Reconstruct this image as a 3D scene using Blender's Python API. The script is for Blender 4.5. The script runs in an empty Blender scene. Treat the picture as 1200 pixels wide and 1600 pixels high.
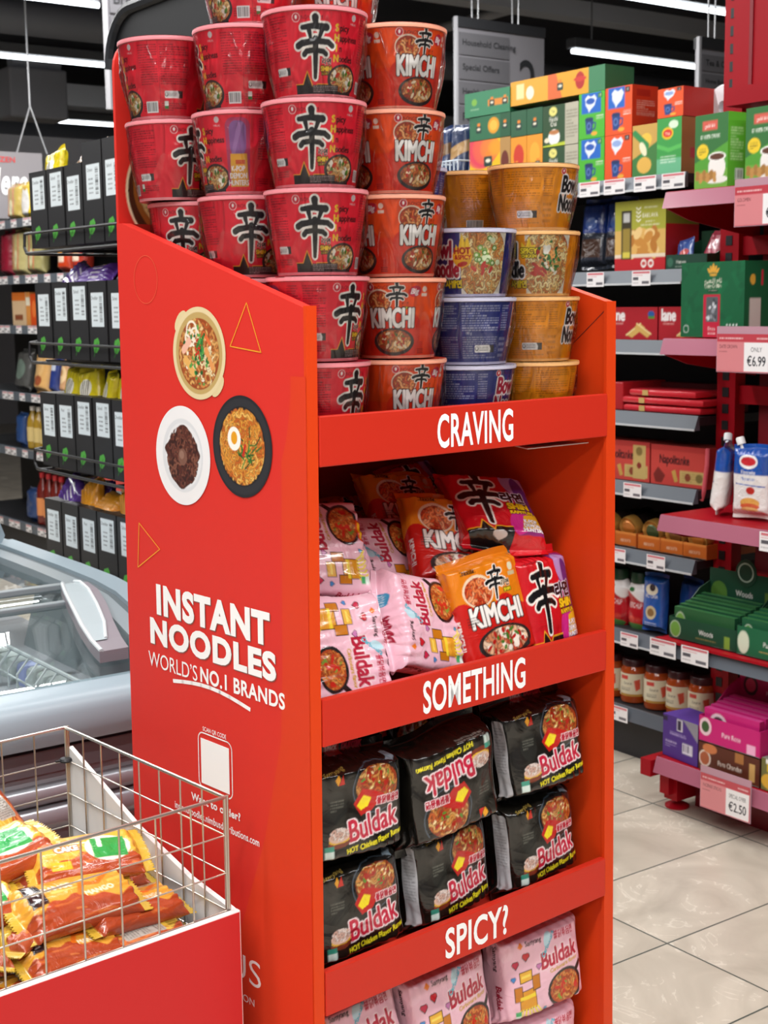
import bpy, bmesh, math, random
import numpy as np
from mathutils import Vector, Matrix

# ------------------------------------------------------------------ camera, world, light, exposure
SC = bpy.context.scene
COL = SC.collection
CAM_H = 1.49
PITCH = math.atan(325 / 2200.0)
ROLL = 0.0125
cd = bpy.data.cameras.new('camera')
cam = bpy.data.objects.new('camera', cd)
COL.objects.link(cam)
cd.sensor_fit = 'VERTICAL'
cd.sensor_height = 24.0
cd.lens = 24.0 * 2200 / 1600
cam.location = (0, 0, CAM_H)
cam.rotation_euler = (Matrix.Rotation(math.pi / 2 - PITCH, 4, 'X') @ Matrix.Rotation(-ROLL, 4, 'Z')).to_euler()
cd.dof.use_dof = True
cd.dof.focus_distance = 2.02
cd.dof.aperture_fstop = 8.5
cd.clip_start = 0.02
SC.camera = cam

SC.view_settings.view_transform = 'Standard'
SC.view_settings.look = 'None'
SC.view_settings.gamma = 1.0
SC.view_settings.use_curve_mapping = False
SC.view_settings.exposure = 0.62
SC.cycles.max_bounces = 7
SC.cycles.diffuse_bounces = 3
SC.cycles.glossy_bounces = 3
SC.cycles.transmission_bounces = 5
SC.cycles.transparent_max_bounces = 14
SC.cycles.caustics_reflective = False
SC.cycles.caustics_refractive = False
SC.cycles.sample_clamp_indirect = 6.0

AZ_S, AZ_G = math.radians(41.2), math.radians(35.9)     # heading of the stand's front and of the aisle grid
def fr(az): return Vector((math.cos(az), math.sin(az), 0)), Vector((-math.sin(az), math.cos(az), 0))
E1, E2 = fr(AZ_S)
G1, G2 = fr(AZ_G)
SO = Vector((-0.08772, 1.84, 0.0))
def S(a, b, z=0): return SO + E1 * a + E2 * b + Vector((0, 0, z))
def G(a, b, z=0): return G1 * a + G2 * b + Vector((0, 0, z))

W = bpy.data.worlds.new('world'); SC.world = W; W.use_nodes = True
W.node_tree.nodes['Background'].inputs[0].default_value = (0.95, 0.98, 1.0, 1)
W.node_tree.nodes['Background'].inputs[1].default_value = 0.22

# the shop's ceiling strips: rows of area lamps running with the aisle grid
STRIP_Z = 3.28
def strip_lamp(a, b, length, power):
    l = bpy.data.lights.new('strip_lamp', 'AREA'); l.shape = 'RECTANGLE'
    l.size = length; l.size_y = 0.16; l.energy = power; l.color = (1.0, 0.995, 0.985)
    o = bpy.data.objects.new('strip_lamp', l); COL.objects.link(o)
    o.location = G(a, b, STRIP_Z - 0.03); o.rotation_euler = (0, 0, AZ_G)
    return o
for a, b, ln, p in ((-0.6, -1.6, 4.5, 62), (-0.4, 0.35, 4.0, 62), (0.2, 1.75, 4.0, 44), (1.6, 3.4, 5.0, 52),
                    (2.2, 5.2, 5.0, 80), (2.0, 7.4, 6, 110), (2.4, -0.4, 2.0, 30)):
    strip_lamp(a, b, ln, p)

# ------------------------------------------------------------------ materials
def srgb(c):
    if isinstance(c, str):
        c = c.lstrip('#'); c = [int(c[i:i + 2], 16) / 255 for i in (0, 2, 4)]
    return tuple(x / 12.92 if x <= 0.04045 else ((x + 0.055) / 1.055) ** 2.4 for x in c)
MATS = {}
def mat(name, col, rough=0.5, metal=0.0, spec=0.5, coat=0.0, bump=0.0, bscale=60.0, var=0.0, emit=None, estr=1.0):
    if name in MATS: return MATS[name]
    m = bpy.data.materials.new(name); m.use_nodes = True; MATS[name] = m
    nt = m.node_tree; b = nt.nodes['Principled BSDF']
    c = srgb(col)
    b.inputs['Base Color'].default_value = (*c, 1)
    b.inputs['Roughness'].default_value = rough; b.inputs['Metallic'].default_value = metal
    b.inputs['Specular IOR Level'].default_value = spec; b.inputs['Coat Weight'].default_value = coat
    b.inputs['Coat Roughness'].default_value = 0.08
    if bump or var:
        tc = nt.nodes.new('ShaderNodeTexCoord'); nz = nt.nodes.new('ShaderNodeTexNoise')
        nz.inputs['Scale'].default_value = bscale; nz.inputs['Detail'].default_value = 4
        nt.links.new(tc.outputs['Object'], nz.inputs['Vector'])
        if bump:
            bp = nt.nodes.new('ShaderNodeBump'); bp.inputs['Strength'].default_value = bump; bp.inputs['Distance'].default_value = 0.004
            nt.links.new(nz.outputs['Fac'], bp.inputs['Height']); nt.links.new(bp.outputs['Normal'], b.inputs['Normal'])
        if var:
            mx = nt.nodes.new('ShaderNodeMix'); mx.data_type = 'RGBA'
            mx.inputs[6].default_value = (*[x * (1 - var) for x in c], 1); mx.inputs[7].default_value = (*[min(1, x * (1 + var)) for x in c], 1)
            nt.links.new(nz.outputs['Fac'], mx.inputs[0]); nt.links.new(mx.outputs[2], b.inputs['Base Color'])
    if emit:
        b.inputs['Emission Color'].default_value = (*srgb(emit), 1); b.inputs['Emission Strength'].default_value = estr
    return m
def artmat(name, rough=0.4, coat=0.0, bump=0.0, bscale=40.0, spec=0.5, metal=0.0, vor=0.0):
    """printed surface: colours from the print stored on the mesh, crinkles from noise"""
    if name in MATS: return MATS[name]
    m = mat(name, '#ffffff', rough=rough, coat=coat, spec=spec, metal=metal)
    nt = m.node_tree; b = nt.nodes['Principled BSDF']
    at = nt.nodes.new('ShaderNodeAttribute'); at.attribute_name = 'print'
    nt.links.new(at.outputs['Color'], b.inputs['Base Color'])
    if bump:
        tc = nt.nodes.new('ShaderNodeTexCoord'); nz = nt.nodes.new('ShaderNodeTexNoise')
        nz.inputs['Scale'].default_value = bscale; nz.inputs['Detail'].default_value = 3; nz.inputs['Distortion'].default_value = 1.2
        nt.links.new(tc.outputs['Object'], nz.inputs['Vector'])
        bp = nt.nodes.new('ShaderNodeBump'); bp.inputs['Strength'].default_value = bump; bp.inputs['Distance'].default_value = 0.006
        h = nz.outputs['Fac']
        if vor:
            vo = nt.nodes.new('ShaderNodeTexVoronoi'); vo.inputs['Scale'].default_value = vor
            nt.links.new(tc.outputs['Object'], vo.inputs['Vector'])
            ad = nt.nodes.new('ShaderNodeMath'); ad.operation = 'ADD'
            nt.links.new(h, ad.inputs[0]); nt.links.new(vo.outputs['Distance'], ad.inputs[1]); h = ad.outputs[0]
        if vor:
            rg = nt.nodes.new('ShaderNodeTexNoise'); rg.noise_type = 'RIDGED_MULTIFRACTAL'; rg.inputs['Scale'].default_value = vor * 0.75; rg.inputs['Detail'].default_value = 2.0; rg.inputs['Distortion'].default_value = 1.6
            nt.links.new(tc.outputs['Object'], rg.inputs['Vector'])
            ma = nt.nodes.new('ShaderNodeMath'); ma.operation = 'MULTIPLY_ADD'; ma.inputs[1].default_value = 0.35
            nt.links.new(rg.outputs['Fac'], ma.inputs[0]); nt.links.new(h, ma.inputs[2]); h = ma.outputs[0]
        nt.links.new(h, bp.inputs['Height']); nt.links.new(bp.outputs['Normal'], b.inputs['Normal'])
    return m
PRINT_CARD = artmat('printed_card', 0.45, spec=0.4)
PRINT_PAPER = artmat('printed_paper_cup', 0.38, coat=0.25)
PRINT_FILM = artmat('printed_film', 0.27, coat=0.5, bump=0.65, bscale=22, vor=16)
PRINT_FILM_BLACK = artmat('printed_black_film', 0.22, coat=0.7, bump=0.8, bscale=20, vor=18)
PRINT_WRAP = artmat('printed_flow_wrap', 0.22, coat=0.7, bump=0.5, bscale=45, vor=30)
PRINT_GLOSS = artmat('printed_gloss', 0.22, coat=0.4)

def film_material(name, dens=0.10, rough=0.12, bump=0.5, scale=35, tint=(1, 1, 1)):
    if name in MATS: return MATS[name]
    m = bpy.data.materials.new(name); m.use_nodes = True; MATS[name] = m
    nt = m.node_tree; nt.nodes.clear()
    out = nt.nodes.new('ShaderNodeOutputMaterial'); tr = nt.nodes.new('ShaderNodeBsdfTransparent'); tr.inputs[0].default_value = (*tint, 1)
    gl = nt.nodes.new('ShaderNodeBsdfGlossy'); gl.inputs['Roughness'].default_value = rough
    lw = nt.nodes.new('ShaderNodeLayerWeight'); lw.inputs['Blend'].default_value = 0.25
    mul = nt.nodes.new('ShaderNodeMath'); mul.operation = 'MULTIPLY_ADD'; mul.inputs[1].default_value = 0.75; mul.inputs[2].default_value = dens
    mul.use_clamp = True
    mx = nt.nodes.new('ShaderNodeMixShader')
    nt.links.new(lw.outputs['Fresnel'], mul.inputs[0]); nt.links.new(mul.outputs[0], mx.inputs[0])
    nt.links.new(tr.outputs[0], mx.inputs[1]); nt.links.new(gl.outputs[0], mx.inputs[2]); nt.links.new(mx.outputs[0], out.inputs[0])
    if bump:
        tc = nt.nodes.new('ShaderNodeTexCoord'); nz = nt.nodes.new('ShaderNodeTexNoise'); nz.inputs['Scale'].default_value = scale
        nz.inputs['Distortion'].default_value = 1.5
        mp = nt.nodes.new('ShaderNodeMapping'); mp.inputs['Scale'].default_value = (1, 1, 0.35)
        bp = nt.nodes.new('ShaderNodeBump'); bp.inputs['Strength'].default_value = bump; bp.inputs['Distance'].default_value = 0.01
        nt.links.new(tc.outputs['Object'], mp.inputs[0]); nt.links.new(mp.outputs[0], nz.inputs['Vector'])
        nt.links.new(nz.outputs['Fac'], bp.inputs['Height']); nt.links.new(bp.outputs['Normal'], gl.inputs['Normal']); nt.links.new(bp.outputs['Normal'], lw.inputs['Normal'])
    return m
SHRINK = film_material('shrink_film', 0.045, 0.16, 0.8, 34)
GLASS = film_material('lid_glass', 0.05, 0.02, 0, tint=(0.90, 0.95, 0.95))
CLEAR = film_material('clear_plastic', 0.08, 0.08, 0)

# ------------------------------------------------------------------ objects, tags, mesh helpers
def tag(o, label=None, cat=None, group=None, kind=None):
    if label: o['label'] = label
    if cat: o['category'] = cat
    if group: o['group'] = group
    if kind: o['kind'] = kind
    return o
def thing(name, label, cat, loc=(0, 0, 0), rz=0.0, group=None, rot=None):
    o = bpy.data.objects.new(name, None); COL.objects.link(o); o.empty_display_size = 0.05
    o.location = loc; o.rotation_euler = rot if rot else (0, 0, rz)
    return tag(o, label, cat, group)
class MB:
    """collects shapes of one part and links them as ONE mesh object"""
    def __init__(s): s.bm = bmesh.new()
    def box(s, x0, y0, z0, x1, y1, z1, M=None, bevel=0):
        r = bmesh.ops.create_cube(s.bm, size=1.0)
        vs = r['verts']
        for v in vs: v.co = Vector(((x0 + x1) / 2 + v.co.x * (x1 - x0), (y0 + y1) / 2 + v.co.y * (y1 - y0), (z0 + z1) / 2 + v.co.z * (z1 - z0)))
        if bevel:
            es = list({e for v in vs for e in v.link_edges})
            rr = bmesh.ops.bevel(s.bm, geom=es, offset=bevel, segments=2, affect='EDGES', profile=0.5)
            vs = list({v for f in rr['faces'] for v in f.verts} | {v for v in vs if v.is_valid})
        if M is not None:
            for v in vs: v.co = M @ v.co
        return s
    def tube(s, p, q, r, n=8, r2=None, caps=True):
        p, q = Vector(p), Vector(q); d = q - p
        if d.length < 1e-7: return s
        res = bmesh.ops.create_cone(s.bm, cap_ends=caps, segments=n, radius1=r, radius2=r if r2 is None else r2, depth=d.length)
        M = Matrix.Translation((p + q) / 2) @ d.to_track_quat('Z', 'Y').to_matrix().to_4x4()
        for v in res['verts']: v.co = M @ v.co
        return s
    def path(s, pts, r, n=8):
        for a, b in zip(pts, pts[1:]): s.tube(a, b, r, n)
        for p in pts[1:-1]:
            res = bmesh.ops.create_icosphere(s.bm, subdivisions=1, radius=r, matrix=Matrix.Translation(Vector(p)))
        return s
    def lathe(s, prof, n=32, M=None, caps=True):
        rings = []
        for r, z in prof:
            rings.append([s.bm.verts.new((r * math.cos(2 * math.pi * i / n), r * math.sin(2 * math.pi * i / n), z)) for i in range(n)])
        for A, B in zip(rings, rings[1:]):
            for i in range(n):
                s.bm.faces.new((A[i], A[(i + 1) % n], B[(i + 1) % n], B[i]))
        if caps:
            if prof[0][0] > 1e-5: s.bm.faces.new(rings[0][::-1])
            if prof[-1][0] > 1e-5: s.bm.faces.new(rings[-1])
        if M is not None:
            for R in rings:
                for v in R: v.co = M @ v.co
        return s
    def prism(s, pts, z0, z1, M=None, axis='z'):
        """extruded outline; axis y: outline in x,z; axis x: outline in y,z"""
        def mk(x, y, t):
            c = {'z': (x, y, t), 'y': (x, t, y), 'x': (t, x, y)}[axis]
            c = Vector(c); return s.bm.verts.new(M @ c if M is not None else c)
        A = [mk(x, y, z0) for x, y in pts]; B = [mk(x, y, z1) for x, y in pts]
        n = len(pts)
        s.bm.faces.new(A[::-1]); s.bm.faces.new(B)
        for i in range(n): s.bm.faces.new((A[i], A[(i + 1) % n], B[(i + 1) % n], B[i]))
        return s
    def ell(s, c, rx, ry, rz, M=None, sub=3):
        r = bmesh.ops.create_icosphere(s.bm, subdivisions=sub, radius=1.0)
        for v in r['verts']:
            v.co = Vector((c[0] + v.co.x * rx, c[1] + v.co.y * ry, c[2] + v.co.z * rz))
            if M is not None: v.co = M @ v.co
        return s
    def build(s, name, m, parent=None, smooth=False, loc=None, rz=None):
        bmesh.ops.recalc_face_normals(s.bm, faces=s.bm.faces)
        me = bpy.data.meshes.new(name); s.bm.to_mesh(me); s.bm.free()
        if m: me.materials.append(m)
        if smooth:
            me.polygons.foreach_set('use_smooth', [True] * len(me.polygons))
            try: me.set_sharp_from_angle(angle=math.radians(40))
            except Exception: pass
        o = bpy.data.objects.new(name, me); COL.objects.link(o)
        if parent: o.parent = parent
        if loc is not None: o.location = loc
        if rz is not None: o.rotation_euler = (0, 0, rz)
        return o
def struct(name, mb, m, smooth=False):
    o = mb.build(name, m, None, smooth); o['kind'] = 'structure'; return o
def dup(root, name=None, label=None, loc=None, rot=None, group=None):
    r = root.copy(); COL.objects.link(r)
    if loc is not None: r.location = loc
    if rot is not None: r.rotation_euler = rot
    if label: r['label'] = label
    if group: r['group'] = group
    for ch in list(root.children):
        c = ch.copy(); COL.objects.link(c); c.parent = r
        for g in ch.children:
            d = g.copy(); COL.objects.link(d); d.parent = c
    return r
MS = Matrix.Translation(SO) @ Matrix.Rotation(AZ_S, 4, 'Z')      # stand axes: x along its front, y to its back
MG = Matrix.Rotation(AZ_G, 4, 'Z')                               # aisle axes: x = G1, y = G2

# ------------------------------------------------------------------ print rasteriser (all artwork drawn here)
_T = {}
def text_tris(s):
    if s in _T: return _T[s]
    c = bpy.data.curves.new('t', 'FONT'); c.body = s; c.size = 1.0; c.resolution_u = 4
    o = bpy.data.objects.new('t', c); COL.objects.link(o)
    dg = bpy.context.evaluated_depsgraph_get(); dg.update()
    me = o.evaluated_get(dg).to_mesh()
    n = len(me.vertices)
    co = np.zeros(n * 3); me.vertices.foreach_get('co', co); co = co.reshape(-1, 3)[:, :2]
    me.calc_loop_triangles()
    tr = np.zeros(len(me.loop_triangles) * 3, np.int32); me.loop_triangles.foreach_get('vertices', tr)
    _T[s] = (co.copy(), tr.reshape(-1, 3).copy())
    o.evaluated_get(dg).to_mesh_clear(); bpy.data.objects.remove(o); bpy.data.curves.remove(c)
    return _T[s]
def lin(c): return np.array(srgb(c))
class Cv:
    """a print: w x h metres (any units), drawn from vector shapes, y up"""
    def __init__(s, w, h, res, bg, ss=2):
        s.w, s.h, s.ss = w, h, ss
        s.k = res * ss; s.W = max(2, int(round(w * s.k))); s.H = max(2, int(round(h * s.k)))
        s.im = np.zeros((s.H, s.W, 3)); s.im[:] = lin(bg)
    def _grid(s, x0, y0, x1, y1):
        i0 = max(0, int(math.floor(x0 * s.k)) - 1); i1 = min(s.W, int(math.ceil(x1 * s.k)) + 2)
        j0 = max(0, int(math.floor(y0 * s.k)) - 1); j1 = min(s.H, int(math.ceil(y1 * s.k)) + 2)
        if i1 <= i0 or j1 <= j0: return None
        X, Y = np.meshgrid((np.arange(i0, i1) + 0.5) / s.k, (np.arange(j0, j1) + 0.5) / s.k)
        return i0, i1, j0, j1, X, Y
    def _put(s, g, m, col, al=1.0, clip=None):
        i0, i1, j0, j1 = g[:4]
        m = m * al
        if clip is not None: m = m * clip[j0:j1, i0:i1]
        s.im[j0:j1, i0:i1] = s.im[j0:j1, i0:i1] * (1 - m[..., None]) + lin(col) * m[..., None]
    def rect(s, x0, y0, x1, y1, col, r=0, al=1.0):
        g = s._grid(x0, y0, x1, y1)
        if not g: return s
        X, Y = g[4], g[5]
        if r:
            dx = np.maximum(np.abs(X - (x0 + x1) / 2) - ((x1 - x0) / 2 - r), 0); dy = np.maximum(np.abs(Y - (y0 + y1) / 2) - ((y1 - y0) / 2 - r), 0)
            m = (dx * dx + dy * dy <= r * r)
        else: m = (X >= x0) & (X < x1) & (Y >= y0) & (Y < y1)
        s._put(g, m.astype(float), col, al); return s
    def ell(s, cx, cy, rx, ry, col, rot=0, al=1.0, clip=None):
        R = max(rx, ry); g = s._grid(cx - R, cy - R, cx + R, cy + R)
        if not g: return s
        c, n = math.cos(rot), math.sin(rot); X, Y = g[4] - cx, g[5] - cy
        u, v = X * c + Y * n, -X * n + Y * c
        s._put(g, ((u / rx) ** 2 + (v / ry) ** 2 <= 1).astype(float), col, al, clip); return s
    def poly(s, P, col, al=1.0, clip=None):
        P = np.array(P, float); g = s._grid(P[:, 0].min(), P[:, 1].min(), P[:, 0].max(), P[:, 1].max())
        if not g: return s
        X, Y = g[4], g[5]; m = np.zeros(X.shape, bool); n = len(P)
        for i in range(n):
            x1, y1 = P[i]; x2, y2 = P[(i + 1) % n]
            if y1 == y2: continue
            m ^= ((Y >= min(y1, y2)) & (Y < max(y1, y2)) & (X < (x2 - x1) * (Y - y1) / (y2 - y1) + x1))
        s._put(g, m.astype(float), col, al, clip); return s
    def line(s, P, w, col, al=1.0, w2=None, clip=None):
        """polyline with round ends; width w (to w2)"""
        P = np.array(P, float); r = max(w, w2 or w)
        g = s._grid(P[:, 0].min() - r, P[:, 1].min() - r, P[:, 0].max() + r, P[:, 1].max() + r)
        if not g: return s
        X, Y = g[4], g[5]; m = np.zeros(X.shape, bool); n = len(P) - 1
        for i in range(n):
            (x1, y1), (x2, y2) = P[i], P[i + 1]; dx, dy = x2 - x1, y2 - y1; L = dx * dx + dy * dy + 1e-18
            t = np.clip(((X - x1) * dx + (Y - y1) * dy) / L, 0, 1)
            ww = w if w2 is None else w + (w2 - w) * (i + t) / n
            m |= ((X - x1 - t * dx) ** 2 + (Y - y1 - t * dy) ** 2 <= (ww / 2) ** 2)
        s._put(g, m.astype(float), col, al, clip); return s
    def text(s, t, x, y, size, col, xs=1.0, rot=0.0, shear=0.0, al='c', bold=0.0, out=None, out2=None):
        """bold, out widths in units; out = (width, colour)"""
        co, tr = text_tris(t)
        if not len(tr): return s
        p = co.copy(); mn, mx = p[:, 0].min(), p[:, 0].max()
        p[:, 0] -= {'c': (mn + mx) / 2, 'l': mn, 'r': mx}[al]
        p[:, 0] = (p[:, 0] + shear * p[:, 1]) * xs * size; p[:, 1] *= size
        c, n = math.cos(rot), math.sin(rot)
        p = np.stack([p[:, 0] * c - p[:, 1] * n + x, p[:, 0] * n + p[:, 1] * c + y], 1)
        pad = bold + max([o[0] for o in (out, out2) if o] + [0])
        g = s._grid(p[:, 0].min() - pad, p[:, 1].min() - pad, p[:, 0].max() + pad, p[:, 1].max() + pad)
        if not g: return s
        i0, i1, j0, j1 = g[:4]; m = np.zeros((j1 - j0, i1 - i0), bool)
        q = p * s.k - 0.5; q[:, 0] -= i0; q[:, 1] -= j0
        for a, b, d in tr:
            (ax, ay), (bx, by), (dx, dy) = q[a], q[b], q[d]
            u0, u1 = max(0, int(math.floor(min(ax, bx, dx)))), min(m.shape[1], int(math.ceil(max(ax, bx, dx))) + 1)
            v0, v1 = max(0, int(math.floor(min(ay, by, dy)))), min(m.shape[0], int(math.ceil(max(ay, by, dy))) + 1)
            if u1 <= u0 or v1 <= v0: continue
            xx = np.arange(u0, u1)[None, :]; yy = np.arange(v0, v1)[:, None]
            ar = (bx - ax) * (dy - ay) - (by - ay) * (dx - ax)
            if abs(ar) < 1e-9: continue
            sg = 1 if ar > 0 else -1; e = 1e-6
            w1 = sg * ((bx - ax) * (yy - ay) - (by - ay) * (xx - ax)); w2 = sg * ((dx - bx) * (yy - by) - (dy - by) * (xx - bx)); w3 = sg * ((ax - dx) * (yy - dy) - (ay - dy) * (xx - dx))
            m[v0:v1, u0:u1] |= (w1 >= -e) & (w2 >= -e) & (w3 >= -e)
        def grow(m, r):
            r = r * s.k; R = int(r)
            if R < 1: return m
            o = m.copy(); H, Wd = m.shape
            for dy in range(-R, R + 1):
                for dx in range(-R, R + 1):
                    if dx * dx + dy * dy > r * r or (dx == 0 and dy == 0): continue
                    ys, xs_ = slice(max(0, dy), H + min(0, dy)), slice(max(0, dx), Wd + min(0, dx))
                    yt, xt = slice(max(0, -dy), H + min(0, -dy)), slice(max(0, -dx), Wd + min(0, -dx))
                    o[ys, xs_] |= m[yt, xt]
            return o
        if bold: m = grow(m, bold)
        if out2: s._put(g, grow(m, out2[0]).astype(float), out2[1])
        if out: s._put(g, grow(m, out[0]).astype(float), out[1])
        s._put(g, m.astype(float), col); return s
    def emask(s, cx, cy, rx, ry, rot=0):
        X, Y = np.meshgrid((np.arange(s.W) + 0.5) / s.k - cx, (np.arange(s.H) + 0.5) / s.k - cy)
        c, n = math.cos(rot), math.sin(rot)
        return ((((X * c + Y * n) / rx) ** 2 + ((-X * n + Y * c) / ry) ** 2) <= 1).astype(float)
    def noodles(s, cx, cy, rx, ry, cols, n=60, seed=1, w=None, rot=0, bits=()):
        """squiggly noodles inside an ellipse, then bits (colour, count, size)"""
        rnd = random.Random(seed); cl = s.emask(cx, cy, rx, ry, rot); w = w or rx * 0.07
        for i in range(n):
            a = rnd.uniform(0, 6.283); r = math.sqrt(rnd.random()) * 0.92
            x, y = cx + rx * r * math.cos(a), cy + ry * r * math.sin(a); d = rnd.uniform(0, 6.283); P = [(x, y)]
            k = rnd.choice((-1, 1)) * rnd.uniform(0.5, 1.1)
            for j in range(9):
                d += k * (1 if (j // 3) % 2 == 0 else -1); x += math.cos(d) * w * 1.1; y += math.sin(d) * w * 1.1; P.append((x, y))
            c = lin(cols[i % len(cols)])
            s.line(P, w * 1.25, tuple((np.clip(np.array(hexrgb(cols[i % len(cols)])) * 0.62, 0, 1))), 0.8, clip=cl)
            s.line(P, w * 0.8, cols[i % len(cols)], 1.0, clip=cl)
        for c, m, sz in bits:
            for i in range(m):
                a = rnd.uniform(0, 6.283); r = math.sqrt(rnd.random()) * 0.8
                x, y = cx + rx * r * math.cos(a), cy + ry * r * math.sin(a)
                s.ell(x, y, sz * rnd.uniform(0.6, 1.2), sz * rnd.uniform(0.3, 0.7), c, rnd.uniform(0, 3.14), clip=cl)
        return s
    def small(s, x0, y0, x1, y1, n, col, al=0.8, seed=3, th=0.5):
        """n lines of illegible fine print"""
        rnd = random.Random(seed); dy = (y1 - y0) / n
        for i in range(n):
            y = y1 - (i + 0.5) * dy; x = x0; xe = x0 + (x1 - x0) * (1 if rnd.random() < 0.75 else rnd.uniform(0.4, 0.9))
            while x < xe:
                l = (x1 - x0) * rnd.uniform(0.03, 0.12)
                s.rect(x, y - dy * th / 2, min(xe, x + l), y + dy * th / 2, col, al=al * rnd.uniform(0.6, 1)); x += l + (x1 - x0) * 0.018
        return s
    def bars(s, x0, y0, x1, y1, col='#111111', vert=False, seed=5, n=26):
        rnd = random.Random(seed); L = (y1 - y0) if vert else (x1 - x0); t = 0
        while t < L:
            w = L / n * rnd.choice((0.35, 0.5, 0.9)); 
            if vert: s.rect(x0, y0 + t, x1, min(y1, y0 + t + w), col)
            else: s.rect(x0 + t, y0, min(x1, x0 + t + w), y1, col)
            t += w + L / n * rnd.choice((0.4, 0.6, 1.0))
        return s
    def out(s):
        a = s.im; k = s.ss; H, Wd = a.shape[0] // k, a.shape[1] // k
        return a[:H * k, :Wd * k].reshape(H, k, Wd, k, 3).mean((1, 3))
    def sample(s, U, V, o=None):
        """bilinear lookup, U,V in 0..1 arrays"""
        o = s.out() if o is None else o
        H, Wd = o.shape[:2]; x = np.clip(U * Wd - 0.5, 0, Wd - 1); y = np.clip(V * H - 0.5, 0, H - 1)
        x0 = np.floor(x).astype(int); y0 = np.floor(y).astype(int); x1 = np.minimum(x0 + 1, Wd - 1); y1 = np.minimum(y0 + 1, H - 1)
        fx, fy = (x - x0)[..., None], (y - y0)[..., None]
        return (o[y0, x0] * (1 - fx) + o[y0, x1] * fx) * (1 - fy) + (o[y1, x0] * (1 - fx) + o[y1, x1] * fx) * fy
def hexrgb(c):
    if isinstance(c, str): c = c.lstrip('#'); return tuple(int(c[i:i + 2], 16) / 255 for i in (0, 2, 4))
    return c
def grid_mesh(name, P, colr, m, wrap=False, smooth=True):
    """P (nv, nu, 3) points, colr (nv, nu, 3) linear colours -> mesh datablock"""
    nv, nu = P.shape[:2]; me = bpy.data.meshes.new(name)
    idx = np.arange(nv * nu).reshape(nv, nu)
    if wrap: a = idx[:-1, :]; b = np.roll(idx, -1, 1)[:-1, :]; c = np.roll(idx, -1, 1)[1:, :]; d = idx[1:, :]
    else: a = idx[:-1, :-1]; b = idx[:-1, 1:]; c = idx[1:, 1:]; d = idx[1:, :-1]
    F = np.stack([a.ravel(), b.ravel(), c.ravel(), d.ravel()], 1)
    return raw_mesh(me, P.reshape(-1, 3), F, colr.reshape(-1, 3), m, smooth)
def raw_mesh(me, Vt, F, Cl, m, smooth=True):
    me.vertices.add(len(Vt)); me.vertices.foreach_set('co', np.ascontiguousarray(Vt, np.float32).ravel())
    me.loops.add(F.size); me.loops.foreach_set('vertex_index', np.ascontiguousarray(F, np.int32).ravel())
    me.polygons.add(len(F)); me.polygons.foreach_set('loop_start', np.arange(0, F.size, F.shape[1], dtype=np.int32))
    try: me.polygons.foreach_set('loop_total', np.full(len(F), F.shape[1], np.int32))
    except Exception: pass
    me.polygons.foreach_set('use_smooth', np.full(len(F), smooth))
    at = me.color_attributes.new('print', 'FLOAT_COLOR', 'POINT')
    at.data.foreach_set('color', np.concatenate([Cl, np.ones((len(Cl), 1))], 1).astype(np.float32).ravel())
    me.materials.append(m); me.update(calc_edges=True); me.validate(); return me
def link(name, me, parent=None, loc=None, rot=None):
    o = bpy.data.objects.new(name, me); COL.objects.link(o)
    if parent: o.parent = parent
    if loc is not None: o.location = loc
    if rot is not None: o.rotation_euler = rot
    return o
def flat_print(name, cv, m, origin, ux, uy, nx, ny, parent=None, thick=None, mask=None):
    """a print as a finely divided flat sheet: origin + u*ux + v*uy"""
    U, V = np.meshgrid(np.linspace(0, 1, nx), np.linspace(0, 1, ny))
    P = np.array(origin)[None, None] + U[..., None] * np.array(ux) + V[..., None] * np.array(uy)
    me = grid_mesh(name, P, cv.sample(U, V), m, smooth=False)
    return link(name, me, parent)
def art_box(name, w, d, h, front, side=None, top='#888888', m=None, res=None, back=None, bevel=0.0):
    """printed carton: local x across the front, y to the back, z up, base at z=0; front print at y=0, side prints on both ends"""
    m = m or PRINT_CARD; Vs, Fs, Cs = [], [], []; n0 = 0
    def face(o, ux, uy, pr, nu, nv):
        nonlocal n0
        U, V = np.meshgrid(np.linspace(0, 1, nu), np.linspace(0, 1, nv))
        P = np.array(o)[None, None] + U[..., None] * np.array(ux) + V[..., None] * np.array(uy)
        Cc = pr.sample(U, V) if isinstance(pr, Cv) else np.broadcast_to(lin(pr), (nv, nu, 3))
        idx = np.arange(nu * nv).reshape(nv, nu) + n0
        Fs.append(np.stack([idx[:-1, :-1].ravel(), idx[:-1, 1:].ravel(), idx[1:, 1:].ravel(), idx[1:, :-1].ravel()], 1))
        Vs.append(P.reshape(-1, 3)); Cs.append(Cc.reshape(-1, 3)); n0 += nu * nv
    R = res or 330
    q = lambda L, pr: max(2, int(L * R)) if isinstance(pr, Cv) else 2
    side = side if side is not None else (front if not isinstance(front, Cv) else '#777777'); back = back if back is not None else (side if not isinstance(side, Cv) else '#777777')
    x0, x1 = -w / 2, w / 2
    face((x0, 0, 0), (w, 0, 0), (0, 0, h), front, q(w, front), q(h, front))
    face((x1, 0, 0), (0, d, 0), (0, 0, h), side, q(d, side), q(h, side))
    face((x0, d, 0), (0, -d, 0), (0, 0, h), side, q(d, side), q(h, side))
    face((x1, d, 0), (-w, 0, 0), (0, 0, h), back, 2, 2)
    face((x0, 0, h), (w, 0, 0), (0, d, 0), top, q(w, top), q(d, top))
    face((x0, d, 0), (w, 0, 0), (0, -d, 0), top if not isinstance(top, Cv) else '#777777', 2, 2)
    me = bpy.data.meshes.new(name)
    return raw_mesh(me, np.concatenate(Vs), np.concatenate(Fs), np.concatenate(Cs), m, smooth=False)
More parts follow.
